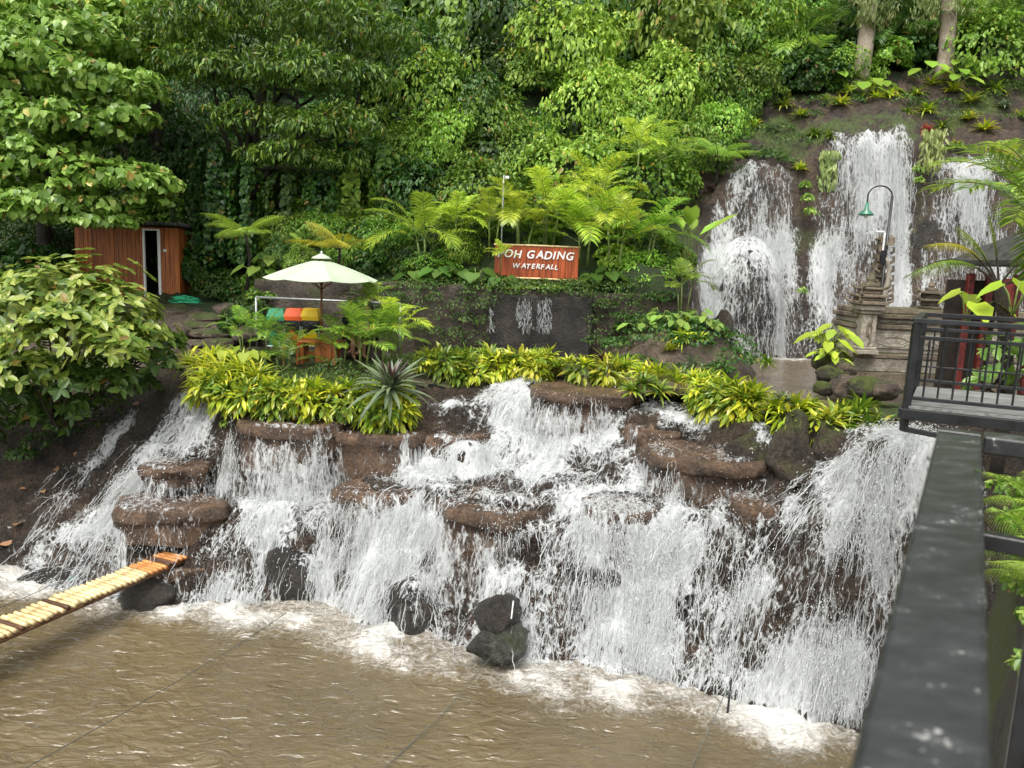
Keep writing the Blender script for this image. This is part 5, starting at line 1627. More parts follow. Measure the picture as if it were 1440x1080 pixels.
# ---- palms
def frond(mb, az, el0, length, bend, nl, ll, lw, droop=0.5, vee=0.4, stem=0.3, rr=0.008, out_=None):
    """pinnate leaf: rachis tube goes into out_ (or mb), leaflets into mb"""
    seg = 12
    t = np.linspace(0, 1, seg + 1)
    el = el0 - bend * t ** 1.3
    r_ = np.concatenate([[0], np.cumsum(np.cos(el[:-1]) * length / seg)])
    z_ = np.concatenate([[0], np.cumsum(np.sin(el[:-1]) * length / seg)])
    ca, sa = math.cos(az), math.sin(az)
    pts = np.stack([r_ * ca, r_ * sa, z_], 1)
    (out_ or mb).tube(pts, np.linspace(rr, rr * .3, seg + 1), 4, False)
    tt = np.linspace(stem, 0.99, nl)
    C0 = np.stack([np.interp(tt, t, pts[:, k]) for k in range(3)], 1)
    ee = np.interp(tt, t, el)
    D = np.stack([np.cos(ee) * ca, np.cos(ee) * sa, np.sin(ee)], 1)
    S = np.array([-sa, ca, 0.0])
    N = np.cross(D, S) * -1
    N = np.where(N[:, 2:3] < 0, -N, N)
    f = (tt - stem) / (1 - stem)
    lens = ll * (0.45 + 0.75 * np.sin(np.clip(f * 2.6 + 0.35, 0, PI)))
    for sg in (-1, 1):
        fw = 0.35 + 0.75 * f
        d = unit(S * sg + D * fw[:, None] + N * vee + VR.normal(0, .08, D.shape))
        g = np.array([0, 0, -1.0])
        a = C0
        b = a + d * (lens * .5)[:, None] + g * (lens * .06 * droop)[:, None]
        e = a + d * (lens * .95)[:, None] + g * (lens * .42 * droop)[:, None]
        wv_ = np.cross(d, N); wv_ = unit(wv_) * lw
        V = np.stack([a - wv_ * .4, a + wv_ * .4, b - wv_, b + wv_, e], 1).reshape(-1, 3)
        base = (np.arange(nl) * 5)[:, None]
        mb.add(V, base + np.array([[2, 3, 4]]), base + np.array([[0, 1, 3, 2]]))


def palm_proto(seed, nf, length, nl, ll, lw, el=(1.45, 0.5), bend=(0.9, 1.7), stem=0.28, canes=3, cane_h=0.5, droop=0.6, vee=0.35):
    r = random.Random(seed)
    lf, st = MB(), MB()
    for c in range(canes):
        a = c * 2.1 + r.random()
        x, y = 0.12 * math.cos(a) * (canes > 1), 0.12 * math.sin(a) * (canes > 1)
        h = cane_h * r.uniform(.7, 1.2)
        st.tube([(x, y, -0.15), (x * 1.3, y * 1.3, h * .5), (x * 1.7, y * 1.7, h)], [0.03, 0.025, 0.018], 6)
        for i in range(nf // canes):
            sub, ss = MB(), MB()
            f = i / max(1, nf // canes - 1)
            frond(sub, a + i * 2.4 + r.uniform(-.3, .3), el[0] + (el[1] - el[0]) * f + r.uniform(-.12, .12), length * r.uniform(.8, 1.1), r.uniform(*bend), nl, ll, lw, droop, vee, stem, 0.010, ss)
            o = np.array([x * 1.7, y * 1.7, h])
            for V, tgt in ((sub, lf), (ss, st)):
                tgt.add(np.concatenate(V.V) + o, np.concatenate(V.T) if V.T else None, np.concatenate(V.Q) if V.Q else None)
    return lf.me('fronds'), st.me('stems', True)


PALMS = [palm_proto(1, 12, 1.25, 24, 0.34, 0.016), palm_proto(2, 12, 1.1, 22, 0.30, 0.016, cane_h=0.7), palm_proto(3, 9, 1.0, 20, 0.28, 0.015, canes=1, cane_h=0.9)]
PALMM = {mt: [(with_mat(a.copy(), M[mt]), b) for a, b in PALMS] for mt in ('palm', 'palm_y', 'palm_d')}
for a, b in PALMS: b.materials.append(M['stem'])


def palm(u, v, Y, s, mt, k, label, group=None, z=None, rz=None, name='palm'):
    c = P(u, v, Y)
    root = thing(name, label, 'palm', c, VR.uniform(0, 6.28) if rz is None else rz, group)
    root.scale = (s, s, s)
    link('fronds', PALMM[mt][k][0], None, root)
    link('stems', PALMM[mt][k][1], None, root)
    return root


PG = 'yellow-green palms behind the sign'
for (u, v, Y, s, mt, k) in [(600, 375, 20.4, 1.25, 'palm_y', 0), (640, 355, 20.8, .95, 'palm_y', 1), (690, 355, 20.9, 1.0, 'palm_y', 1), (735, 345, 20.8, 1.15, 'palm_y', 0),
                            (770, 345, 21, 1.2, 'palm_y', 1), (820, 365, 20.5, 1.25, 'palm_y', 0), (865, 385, 20.2, 1.35, 'palm_y', 1), (905, 375, 20.4, 1.25, 'palm', 0), (835, 320, 21.5, 1.2, 'palm_y', 1)]:
    palm(u, v, Y, s, mt, k, 'feathery yellow-green palm growing behind the sign on the wall', PG)
palm(895, 270, 22.3, 1.25, 'palm_y', 2, 'slender palm standing highest behind the sign, beside the cliff')
palm(925, 280, 22.4, 1.2, 'palm', 2, 'slender darker palm at the foot of the hillside beside the cliff')
palm(398, 528, 16.3, .72, 'palm', 0, 'young feathery palm directly in front of the waste bins')
palm(345, 500, 16.8, .66, 'palm', 1, 'young feathery palm by the stone steps left of the table')
palm(508, 512, 16.3, .95, 'palm', 0, 'full feathery palm right of the parasol table')
palm(556, 500, 16.9, .8, 'palm_y', 1, 'bright yellow-green palm beside the retaining wall')
palm(478, 518, 16.5, .7, 'palm', 1, 'low feathery palm close against the parasol table')
palm(535, 505, 16.6, .85, 'palm', 0, 'full dark feathery palm behind the giant bromeliad')
palm(375, 512, 16.7, .7, 'palm', 2, 'thin feathery palm in front of the green waste bin')
palm(520, 470, 17.2, .75, 'palm', 2, 'arching palm in front of the seated visitors')
for (u, v, Y, s) in [(1120, 120, 28, 1.6), (1165, 105, 28.2, 1.6), (1255, 110, 28.3, 1.8), (1295, 95, 28.6, 1.6), (1370, 100, 28, 1.7), (1425, 95, 28, 1.8), (1400, 60, 29.5, 1.8)]:
    palm(u, v, Y, s, 'palm_d' if u % 2 else 'palm', VR.integers(0, 2), 'dark feathery palm in the thicket round the two pale trunks', 'palms round the pale trunks')
palm(704, 386, 19.55, .5, 'palm_y', 2, 'small yellow palm drooping in front of the left end of the sign')
palm(540, 75, 27.5, 1.5, 'palm_d', 2, 'dark palm poking out of the shade at the top of the jungle')


# ---- tree ferns
def fern_proto(seed, nf, length, mt, el=(0.9, 0.35), bend=(0.7, 1.2)):
    r = random.Random(seed)
    lf, st = MB(), MB()
    for i in range(nf):
        az = i * 2.4 + r.uniform(-.2, .2)
        el0, bd = r.uniform(el[1], el[0]), r.uniform(*bend)
        L = length * r.uniform(.85, 1.1)
        seg = 12
        t = np.linspace(0, 1, seg + 1)
        e = el0 - bd * t ** 1.2
        rr_ = np.concatenate([[0], np.cumsum(np.cos(e[:-1]) * L / seg)])
        zz = np.concatenate([[0], np.cumsum(np.sin(e[:-1]) * L / seg)])
        ca, sa = math.cos(az), math.sin(az)
        pts = np.stack([rr_ * ca, rr_ * sa, zz], 1)
        st.tube(pts, np.linspace(.012, .003, seg + 1), 4, False)
        npn = 20
        for k in range(npn):
            f = 0.16 + 0.83 * k / (npn - 1)
            c = np.array([np.interp(f, t, pts[:, q]) for q in range(3)])
            ee = np.interp(f, t, e)
            D = np.array([math.cos(ee) * ca, math.cos(ee) * sa, math.sin(ee)]); S = np.array([-sa, ca, 0])
            pl = L * 0.30 * math.sin(min(PI, 0.35 + f * 2.6)) + 0.02
            for sg in (-1, 1):
                d = unit(S * sg + D * 0.45 + np.array([0, 0, -0.18]))
                m_ = 9
                q = c + d * (np.linspace(0.08, 1, m_) * pl)[:, None] + np.array([0, 0, -1]) * (np.linspace(0, 1, m_) ** 2 * pl * .15)[:, None]
                nrm = np.tile(unit(np.cross(D, S) * -1 + np.array([0, 0, 1.2])), (m_, 1))
                side = np.cross(d, nrm[0])
                for s2 in (-1, 1):
                    dd = np.tile(unit(side * s2 + d * .6), (m_, 1))
                    V, T_, Q_ = leaves(q, dd, nrm, pl * 0.17 * (1.15 - np.linspace(0, 1, m_) * .8), DIAM)
                    lf.add(V, T_, Q_)
    a = lf.me('fronds'); a.materials.append(M[mt])
    b = st.me('frond_stalks'); b.materials.append(M['darkbark'])
    return a, b


FERN = fern_proto(3, 9, 1.25, 'fern')
FERNY = fern_proto(5, 7, 1.35, 'fern_y')


def tree_fern(u, v, Y, s, proto, label, h=0.8, group=None, lean=(0, 0), rz=None):
    c = P(u, v, Y)
    root = thing('tree_fern', label, 'fern', c - np.array([lean[0], lean[1], h * s]), 0, group)
    m = MB(); limb_tube(m, (0, 0, -.3), (lean[0], lean[1], h * s), .055, .035, .05, 6, 7)
    m.obj('trunk', M['darkbark'], root, smooth=True)
    for me_, nm in zip(proto, ('fronds', 'frond_stalks')):
        o = link(nm, me_, None, root, (lean[0], lean[1], h * s))
        o.scale = (s, s, s)
        o.rotation_euler = (0, 0, rz if rz is not None else 0.7 * u)
    return root


tree_fern(345, 330, 20.6, 1.0, FERN, 'tree fern with a dark slender trunk beside the hut', 1.2)
tree_fern(478, 352, 20.2, 1.0, FERNY, 'yellowing tree fern arching above the parasol', 1.0)
tree_fern(1010, 222, 23.4, .95, FERN, 'small tree fern at the top edge of the cliff', .5)
tree_fern(1085, 95, 27.5, .9, FERN, 'small tree fern in front of the vines above the cliff', .9)
tree_fern(1440, 100, 27.5, .8, FERN, 'tree fern in the thicket right of the pale trunks', .8)


# ---- large-leaved plants (taro, strelitzia, bird's nest)
def bigleaf_plant(name, label, c, n, stalk, leaf, mat, seed, el=(1.3, .7), T=HEART, wide=1.0, group=None, cat='plant', upright=0.0):
    r = random.Random(seed)
    root = thing(name, label, cat, c, 0, group)
    st = MB()
    for i in range(n):
        az = i * 2.4 + r.uniform(-.4, .4); e = r.uniform(el[1], el[0]); L = stalk * r.uniform(.7, 1.15)
        tip = np.array([math.cos(e) * math.cos(az), math.cos(e) * math.sin(az), math.sin(e)]) * L
        st.tube([(0, 0, -0.1), tip * .5 + np.array([0, 0, .06 * L]), tip], [.014, .011, .008], 5)
        d = unit(np.array([math.cos(az), math.sin(az), -0.5 + 1.6 * upright]))
        nr = unit(np.array([math.cos(az) * (0.5 - upright), math.sin(az) * (0.5 - upright) - 0.35, 1.0 - .5 * upright]))
        tv, tq, tt = T
        V, T_, Q_ = leaves(tip[None], d[None], nr[None], leaf * r.uniform(.8, 1.15), (tv * np.array([wide, 1, 1]), tq, tt))
        MB().add(V, T_, Q_).obj('leaf', mat, root, smooth=True)
    st.obj('stalks', M['stem'], root, smooth=True)
    return root


bigleaf_plant('strelitzia', 'upright banana-like plant with tall paddle leaves beside the narrow upper fall', P(965, 385, 19.6), 8, 1.15, .75, M['palm'], 3, (1.5, 1.1), OVAL, .75, None, 'plant', 0.8)
TG = 'elephant-ear plants behind the parasol'
for (u, v, Y) in [(385, 375, 20.8), (400, 350, 21.2), (425, 352, 21.3), (365, 395, 20.5), (420, 400, 20.0), (455, 405, 19.9)]:
    bigleaf_plant('elephant_ear', 'elephant-ear plant with broad leaves on the bank behind the parasol', P(u, v, Y), 6, .55, .42, M['heart'], u, (1.4, .6), HEART, 1.0, TG)
for (u, v, Y, s) in [(318, 505, 15.9, .38), (345, 508, 15.7, .42), (300, 500, 16.1, .32)]:
    bigleaf_plant('elephant_ear', 'low yellow-green broad-leaved plant by the stone steps', P(u, v, Y), 6, s * .7, s * .8, M['brom_g'], u, (1.3, .5), HEART, 1.0, 'broad-leaved plants by the stone steps')
for (u, v, Y) in [(620, 388, 19.7), (645, 392, 19.7), (670, 392, 19.6), (855, 395, 19.6), (580, 395, 19.7), (835, 398, 19.7), (700, 398, 19.5)]:
    bigleaf_plant('fan_leaf_plant', 'low dark broad-leaved plant along the top of the retaining wall', P(u, v, Y), 7, .32, .36, M['palm_d'], u, (1.3, .4), HEART, 1.1, 'dark plants on the retaining wall')
for (u, v, Y) in [(1165, 130, 26.6), (1190, 122, 26.8), (1235, 118, 26.8), (1215, 140, 26.2), (1300, 105, 27), (1350, 105, 27), (1385, 110, 26.8), (1345, 125, 26.4), (1135, 120, 27)]:
    c = P(u, v, Y); c[2] = float(hz(c[0], c[1])) + .05
    bigleaf_plant('fan_leaf_plant', 'glossy broad-leaved plant at the foot of the pale trunks', c, 8, .6, .62, M['palm'], u, (1.35, .5), OVAL, 1.3, 'broad-leaved plants at the pale trunks')
for (u, v, Y) in [(930, 430, 18.3), (985, 425, 18.6), (950, 450, 18.0), (905, 440, 18.2), (990, 450, 18.2)]:
    c = P(u, v, Y); c[2] = float(hz(c[0], c[1])) + .05
    bigleaf_plant('broadleaf_herb', 'dense green broad-leaved herb on the planted mound by the upper fall', c, 12, .35, .34, M['heart'], u, (1.4, .3), OVAL, 1.1, 'herbs on the planted mound')
palm(960, 440, 18.6, .8, 'palm', 1, 'drooping palm on the planted mound by the upper fall')
for (u, v, Y, s) in [(1160, 492, 15.7, .95), (1175, 480, 15.8, .9), (1172, 508, 15.4, .6), (1158, 505, 15.5, .6)]:
    bigleaf_plant('broadleaf_herb', 'broad-leaved plant in the corner between basin and stone shrine', P(u, v, Y), 9, .4 * s, .46 * s, M['palm_y'], u, (1.4, .3), OVAL, 1.0, 'plants in the shrine corner')
# creepers and ground cover
MG = [(lambda c: (c[0], c[1], float(hz(c[0], c[1]))))((3.9 + 1.6 * q * math.cos(a), 18.4 + 1.5 * q * math.sin(a) - .2)) for q, a in [(0, 0)] + [(.45, k * 1.26) for k in range(5)] + [(.85, k * .7 + .3) for k in range(9)]]
def cover(label, pts, rad, n, size, mat, T=DIAM, seed=0, name='ground_cover', flat=.45):
    r = np.random.default_rng(seed)
    parts = []
    base = np.array(pts[0])
    for i, q in enumerate(pts):
        parts.append(leaf_dome(r, n, rad * r.uniform(.7, 1.3), size, T, flat, i + seed, -.2, .3, .7, np.array(q) - base))
    o = mb_leaves(parts).obj(name, mat, None, base)
    return tag(o, label, 'ground cover', kind='stuff')


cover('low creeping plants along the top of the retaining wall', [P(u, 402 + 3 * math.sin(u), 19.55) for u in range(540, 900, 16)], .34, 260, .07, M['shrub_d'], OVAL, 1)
cover('bright creepers under the sign', [P(u, 405, 19.3) for u in range(690, 800, 11)], .14, 160, .06, M['shrub'], OVAL, 2)
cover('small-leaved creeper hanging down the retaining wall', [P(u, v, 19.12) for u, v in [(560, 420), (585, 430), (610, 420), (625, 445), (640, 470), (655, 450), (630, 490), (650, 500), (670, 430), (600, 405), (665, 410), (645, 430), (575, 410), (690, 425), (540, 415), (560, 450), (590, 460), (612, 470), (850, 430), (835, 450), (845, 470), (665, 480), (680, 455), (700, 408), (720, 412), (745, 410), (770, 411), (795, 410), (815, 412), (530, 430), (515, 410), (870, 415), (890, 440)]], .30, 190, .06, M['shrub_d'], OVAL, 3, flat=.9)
cover('green herbs at the foot of the retaining wall', [P(u, v, Y) for u, v, Y in [(850, 430, 19.0), (870, 445, 18.8), (885, 450, 18.6), (900, 455, 18.6), (840, 480, 18.5), (830, 415, 19.2), (880, 425, 19), (915, 420, 19)]], .3, 200, .07, M['shrub_d'], OVAL, 4)
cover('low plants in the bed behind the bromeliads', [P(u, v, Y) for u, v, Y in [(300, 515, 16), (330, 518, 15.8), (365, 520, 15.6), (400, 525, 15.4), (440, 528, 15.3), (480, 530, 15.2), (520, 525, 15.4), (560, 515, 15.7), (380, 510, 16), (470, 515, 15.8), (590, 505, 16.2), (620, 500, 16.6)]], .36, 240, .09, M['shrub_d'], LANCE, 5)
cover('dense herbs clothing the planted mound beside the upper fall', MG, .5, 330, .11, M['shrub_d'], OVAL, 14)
cover('mossy herbs on the earth bank above the upper falls', [(lambda c: (c[0], c[1], float(hz(c[0], c[1]))))(P(u, v, Y)) for u, v, Y in
      [(1060, 210, 24), (1085, 205, 24), (1105, 215, 23.8), (1040, 190, 25), (1065, 185, 25), (1100, 180, 25.3), (1140, 175, 25.5), (1085, 215, 23.6), (1120, 200, 24.5), (1170, 165, 25.5), (1330, 140, 26), (1390, 150, 26), (1440, 130, 26.3), (1270, 145, 26), (1030, 225, 23.6), (1415, 130, 26.5), (1200, 160, 25.6), (1240, 130, 26.6), (1295, 140, 26), (1350, 165, 25.2), (1370, 125, 26.5), (1150, 155, 25.9), (1055, 165, 26), (1425, 180, 24.8), (1340, 210, 23.9)]], .46, 280, .085, M['shrub_d'], OVAL, 6)
cover('clinging ferns on the wet cliff between the upper falls', [P(u, v, Y) for u, v, Y in [(1135, 280, 22.9), (1140, 300, 22.8), (1132, 262, 23.1), (1290, 240, 23.0), (1292, 255, 22.9), (1128, 410, 22.2), (1015, 225, 23.3)]], .16, 120, .09, M['shrub'], OVAL, 7, flat=.9)
cover('hanging green tuft below the bed beside the left stream', [P(u, v, 14.75) for u, v in [(318, 570), (322, 585), (316, 598), (325, 575)]], .13, 90, .06, M['shrub'], OVAL, 8, flat=1)
cover('shaded undergrowth on the left bank', [P(u, v, Y) for u, v, Y in [(20, 600, 15.8), (60, 620, 15.6), (100, 600, 15.8), (30, 640, 15.2), (-30, 620, 15.4), (130, 590, 16), (170, 560, 16.2), (10, 570, 16), (80, 575, 16.2), (-40, 580, 16)]], .4, 240, .09, M['vine_d'], OVAL, 9)
for (u, v, Y, n) in [(1312, 180, 23.1, 2), (1165, 210, 23.3, 2)]:
    c = P(u, v, Y)
    p_ = np.array([c + np.array([VR.choice([-.22, -.08, .04, .16, .26]) + VR.normal(0, .05), VR.normal(0, .08) - .1, 0]) * (1 if u > 1200 else .8) + np.array([0, 0, -VR.uniform(0, 1.0) ** 1.5 * 1.1 - .05 * VR.random()]) for _ in range(260)])
    d_ = unit(np.array([0, -.1, -1.0]) + VR.normal(0, .25, p_.shape))
    o = mb_leaves([leaves(p_ - c, d_, unit(np.array([0, -1, .4]) + VR.normal(0, .4, p_.shape)), VR.uniform(.12, .3, len(p_)), LANCE)]).obj('hanging_fern', M['hang'], None, c)
    tag(o, 'pale fern hanging down beside the tallest upper fall, ' + ('right of its lip' if u > 1200 else 'left of its lip'), 'fern', kind='stuff')


# ---- two pale-trunked trees with hanging foliage
for (u, v, Y, ut, rr, lab) in [(1207, 128, 26.9, 1232, .27, 'pale smooth trunk with drooping foliage above the tallest upper fall'),
                               (1327, 108, 27.0, 1335, .26, 'pale smooth trunk with drooping foliage uphill of the palm and pavilion')]:
    b = P(u, v, Y); b[2] = float(hz(b[0], b[1])) - .1
    t_ = P(ut, -160, Y + .6)
    root = thing('weeping_tree', lab, 'tree', b)
    m = MB(); zz = np.linspace(0, 1, 12)[:, None]
    pts = (t_ - b) * zz + np.array([.12, 0, 0]) * np.sin(zz * 4)
    m.tube(pts, np.interp(zz[:, 0], [0, .08, 1], [rr * 1.35, rr, rr * .75]), 16)
    m.obj('trunk', M['bark'], root, smooth=True)
    parts = []
    for k in range(34):
        th = VR.uniform(0, 2 * PI); q = VR.uniform(.2, .95)
        hc = P(ut - 3, 78, Y)[2] - b[2]
        c0 = np.array([q * math.cos(th), q * math.sin(th), 0]) + (t_ - b) * ((hc + VR.uniform(1.5, 5.0)) / (t_ - b)[2])
        n = 110
        p_ = c0 + np.stack([VR.normal(0, .16, n), VR.normal(0, .16, n), -VR.uniform(0, 1.0, n) ** .8 * 1.1 + .3], 1)
        d_ = unit(np.array([0, 0, -1.0]) + VR.normal(0, .28, p_.shape))
        parts.append(leaves(p_, d_, unit(np.array([math.cos(th), math.sin(th), .5]) + VR.normal(0, .4, p_.shape)), VR.uniform(.12, .26, n), LANCE))
    mb_leaves(parts).obj('crown', M['hang'], root)
# ------------------------------------------------------------------ retaining wall behind the terrace
def rough_wall(name, x0, x1, y, z0, z1, th, mat, seed, amp=.06, top_w=.05, res=.09):
    nx, nz = int((x1 - x0) / res) + 1, int((z1 - z0) / res) + 1
    X, Z = np.meshgrid(np.linspace(x0, x1, nx), np.linspace(z0, z1, nz), indexing='ij')
    q = np.stack([X * 1.6, Z * 2.2, X * 0 + seed], -1)
    Y = y - amp * (fbm(q, 4, seed) + .8 * np.abs(noise3(q * 2.2, seed + 5)))
    Zt = Z + np.where(Z > z1 - .01, top_w * fbm(np.stack([X * 1.5, X * 0, X * 0], -1), 3, seed + 2), 0)
    Vf = np.stack([X, Y, Zt], -1).reshape(-1, 3)
    Vb = np.stack([X, np.full_like(X, y + th), Zt], -1).reshape(-1, 3)
    idx = np.arange(nx * nz).reshape(nx, nz)
    Qf = np.stack([idx[:-1, :-1], idx[1:, :-1], idx[1:, 1:], idx[:-1, 1:]], -1).reshape(-1, 4)
    off = nx * nz
    Qt = np.stack([idx[:-1, -1], idx[1:, -1], idx[1:, -1] + off, idx[:-1, -1] + off], -1)
    Qs = np.stack([idx[0, :-1], idx[0, 1:], idx[0, 1:] + off, idx[0, :-1] + off], -1)
    Qe = np.stack([idx[-1, :-1] + off, idx[-1, 1:] + off, idx[-1, 1:], idx[-1, :-1]], -1)
    m = MB().add(np.concatenate([Vf, Vb]), None, np.concatenate([Qf, Qf[:, ::-1] + off, Qt, Qs, Qe]))
    return m.obj(name, mat, None, smooth=True)


tag(rough_wall('retaining_wall', -6.5, 4.4, 19.25, -0.6, 1.78, .35, M['wallstone'], 3), 'rough brown retaining wall at the back of the terrace under the sign', 'wall')
pnl = rough_wall('wet_rock_panel', P(690, 460, 19.05)[0], P(832, 460, 19.05)[0], 19.06, -0.5, P(760, 416, 19.05)[2], .12, M['darkrock'], 8, .05)
tag(pnl, 'dark wet rock panel with two thin trickles under the sign', 'rock panel')


def trickle(label, u0, u1, v0, v1, Y, n, seed):
    r = np.random.default_rng(seed)
    S = 7
    u = r.uniform(u0, u1, n); f = r.uniform(0, .85, n)
    A = np.array([P(uu, v0, Y - .12) for uu in u]); B = np.array([P(uu + r.normal(0, 2), v1, Y - .16) for uu in u])
    ln = r.uniform(.05, .25, n)
    t = np.clip(f[:, None] + np.linspace(0, 1, S)[None] * ln[:, None], 0, 1)[..., None]
    path = A[:, None] * (1 - t) + B[:, None] * t + r.normal(0, .014, (n, S, 3))
    rd = r.uniform(.003, .008, n)[:, None] * np.sin(np.linspace(.1, PI - .1, S))[None]
    V, Q = tubes_batch(path, rd)
    tag(link('trickle', mesh_np('trickle', V, None, Q, True), M['strand']), label, 'waterfall', kind='structure')


trickle('thin trickle down the dark panel, left one of two', 726, 748, 418, 470, 19.05, 110, 1)
trickle('thin trickle down the dark panel, right one of two', 756, 776, 418, 470, 19.05, 100, 2)
trickle('faint trickle beside the creepers', 688, 694, 430, 470, 19.05, 40, 3)

# ------------------------------------------------------------------ wooden hut
hb = P(182, 421, 22.0)
hut = thing('wooden_hut', 'red-brown wooden hut with an open white-framed door under the trees', 'hut', (hb[0], hb[1], P(230, 421, 22)[2]), R(4))
HW, HH = 2.85, 2.02
x = -HW / 2
dx0, dx1 = .44, .92            # door opening
k = 0
while x < HW / 2 - .01:
    wd = min(.118, HW / 2 - x)
    if x + wd > dx0 and x < dx1:
        if x < dx0 - .02: wd = dx0 - x
        else:
            x = dx1; continue
    box_obj('plank', (x + wd / 2, VR.normal(0, .003), HH / 2), (wd - .006, .03, HH), M['hutwood'], hut)
    x += wd
box_obj('plank', ((dx0 + dx1) / 2, 0, HH - .04), (dx1 - dx0 - .01, .03, .075), M['hutwood'], hut)
for sx in (-1, 1):
    for j in range(14):
        box_obj('plank', (sx * (HW / 2 - .02), .08 + j * .135, HH / 2), (.03, .128, HH), M['hutwood'], hut)
box_obj('back_wall', (0, 1.95, HH / 2), (HW - .06, .04, HH), M['hutwood'], hut)
box_obj('floor_slab', (0, .95, -.06), (HW + .1, 2.05, .10), M['terrace'], hut)
box_obj('interior_shade_sheet', (0, .9, HH / 2), (HW - .3, .03, HH - .06), M['shade_fill'], hut)  # added dark sheet that paints the shade seen through the doorway
fr = MB()
fr.box((dx0 + .025, -.03, .96), (.05, .08, 1.92), None, .005)
fr.box((dx1 - .03, -.03, .96), (.06, .08, 1.92), None, .005)
fr.box(((dx0 + dx1) / 2, -.03, 1.945), (dx1 - dx0, .08, .05), None, .005)
dfm = fr.obj('door_frame', M['white'], hut)
dl = box_obj('door', (dx1 - .075, .22, .955), (.035, .48, 1.88), M['white'], hut)
MB().tube([(dx1 - .10, .06, .92), (dx1 - .12, .06, .92), (dx1 - .12, .14, .92)], .011, 6).obj('handle', M['black'], dl)
box_obj('light_switch', (dx1 + .12, -.024, 1.38), (.085, .016, .07), M['white'], hut)
rf = MB()
for j in range(26):                      # corrugated sheet
    xx = -HW / 2 - .12 + j * (HW + .24) / 25
    rf.tube([(xx, -.28, HH + .10), (xx, 2.1, HH + .02)], .055, 6)
rf.obj('roof', M['roof'], hut, smooth=True)

# green hose, a loose heap of loops
hc = P(262, 429, 21.3)
ps = []
for j in range(220):
    a = j * .28
    rr_ = .20 + .10 * math.sin(j * .083) + .04 * math.sin(j * .31)
    ps.append((rr_ * 1.35 * math.cos(a) + .08 * math.sin(j * .05), rr_ * .8 * math.sin(a), .05 + .09 * (j / 220) + .10 * max(0, math.sin(a * .5 + j * .02)) + .02 * math.sin(j * .7)))
ps += [(.35, -.1, .02), (.5, -.12, .01), (.62, -.1, .01)]
tag(MB().tube(ps, .016, 6).obj('garden_hose', M['hose'], None, hc, smooth=True), 'heap of green garden hose on the ground beside the hut', 'hose')

# stone steps between hut and terrace
for j, (u, v, Y, sx, sy, sz) in enumerate([(285, 446, 20.2, .55, .3, .14), (270, 458, 19.6, .45, .3, .13), (300, 470, 19.0, .6, .32, .14), (305, 484, 18.4, .62, .3, .13), (320, 496, 17.8, .7, .32, .13),
                                           (250, 440, 20.6, .5, .3, .16), (345, 470, 18.8, .4, .3, .2), (250, 470, 18.8, .35, .35, .3), (365, 497, 17.3, .6, .3, .12), (238, 500, 17.6, .5, .4, .3),
                                           (325, 440, 20.4, .5, .4, .25), (640, 528, 16.7, .5, .3, .12), (690, 530, 16.6, .45, .25, .10), (800, 528, 16.6, .4, .3, .08)]):
    boulder(u, v, Y, (sx, sy, sz), 'flat brown stone of the rough steps between hut and terrace' if j < 11 else 'flat stone edging the terrace below the wet panel',
            M['terrace'], 70 + j, .3 * j, cat='stone', group='stones of the rough steps' if j < 11 else 'stones below the wet panel', blocky=.3)

# ------------------------------------------------------------------ parasol, table, bins, pipe frame
pb_ = P(452, 512, 17.0); pb_[2] = 0.0
pz = P(450, 358, 17.0)[2]
par = thing('parasol', 'pale canvas parasol open over the wooden table', 'parasol', pb_)
MB().tube([(0, 0, 0), (0, 0, pz - .03)], .024, 10).obj('pole', M['polewood'], par, smooth=True)
rim, top = P(450, 392, 17)[2], pz
NS = 8
prad = 1.24
for j in range(NS):
    a0, a1 = (j + .5) * 2 * PI / NS, (j + 1.5) * 2 * PI / NS
    V, ns, nt_ = [], 7, 7
    for q in range(ns):
        f = q / (ns - 1)
        fr_ = .13 + (1 - .13) * f
        for w_ in range(nt_):
            g = w_ / (nt_ - 1)
            e = (1 - g) * np.array([math.cos(a0), math.sin(a0)]) + g * np.array([math.cos(a1), math.sin(a1)])
            sag = .035 * math.sin(g * PI) * f
            z = top - .07 - (top - .07 - rim) * fr_ - sag + .02 * math.sin(f * PI)
            V.append((e[0] * prad * fr_, e[1] * prad * fr_, z))
    V = np.array(V)
    Q = [[q * nt_ + w_, (q + 1) * nt_ + w_, (q + 1) * nt_ + w_ + 1, q * nt_ + w_ + 1] for q in range(ns - 1) for w_ in range(nt_ - 1)]
    n0 = len(V)
    V2 = np.concatenate([V, V - np.array([0, 0, .004])])
    m = MB().add(V2, None, Q + [[b + n0 for b in qq[::-1]] for qq in Q])
    # hem
    ed = V[(ns - 1) * nt_:]
    m.tube(ed + np.array([0, 0, -.006]), .007, 5)
    m.obj('canopy_panel', M['canvas'], par, smooth=True)
    rb = [(math.cos(a0) * prad * f, math.sin(a0) * prad * f, top - .09 - (top - .07 - rim) * f) for f in (.03, .5, .99)]
    MB().tube(rb, .010, 6).obj('rib', M['polewood'], par)
    MB().tube([(math.cos(a0) * .03, math.sin(a0) * .03, rim - .22), (math.cos(a0) * prad * .5, math.sin(a0) * prad * .5, top - .10 - (top - .07 - rim) * .5)], .008, 6).obj('strut', M['polewood'], par)
MB().lathe([(.0, top + .03), (.03, top + .02), (.17, top - .045), (.225, top - .085), (.22, top - .092), (.02, top - .0)], (0, 0, 0), 24).obj('vent_cap', M['canvas'], par, smooth=True)
MB().lathe([(.001, top + .08), (.02, top + .065), (.025, top + .04), (.012, top + .02)], (0, 0, 0), 10).obj('finial', M['white'], par, smooth=True)

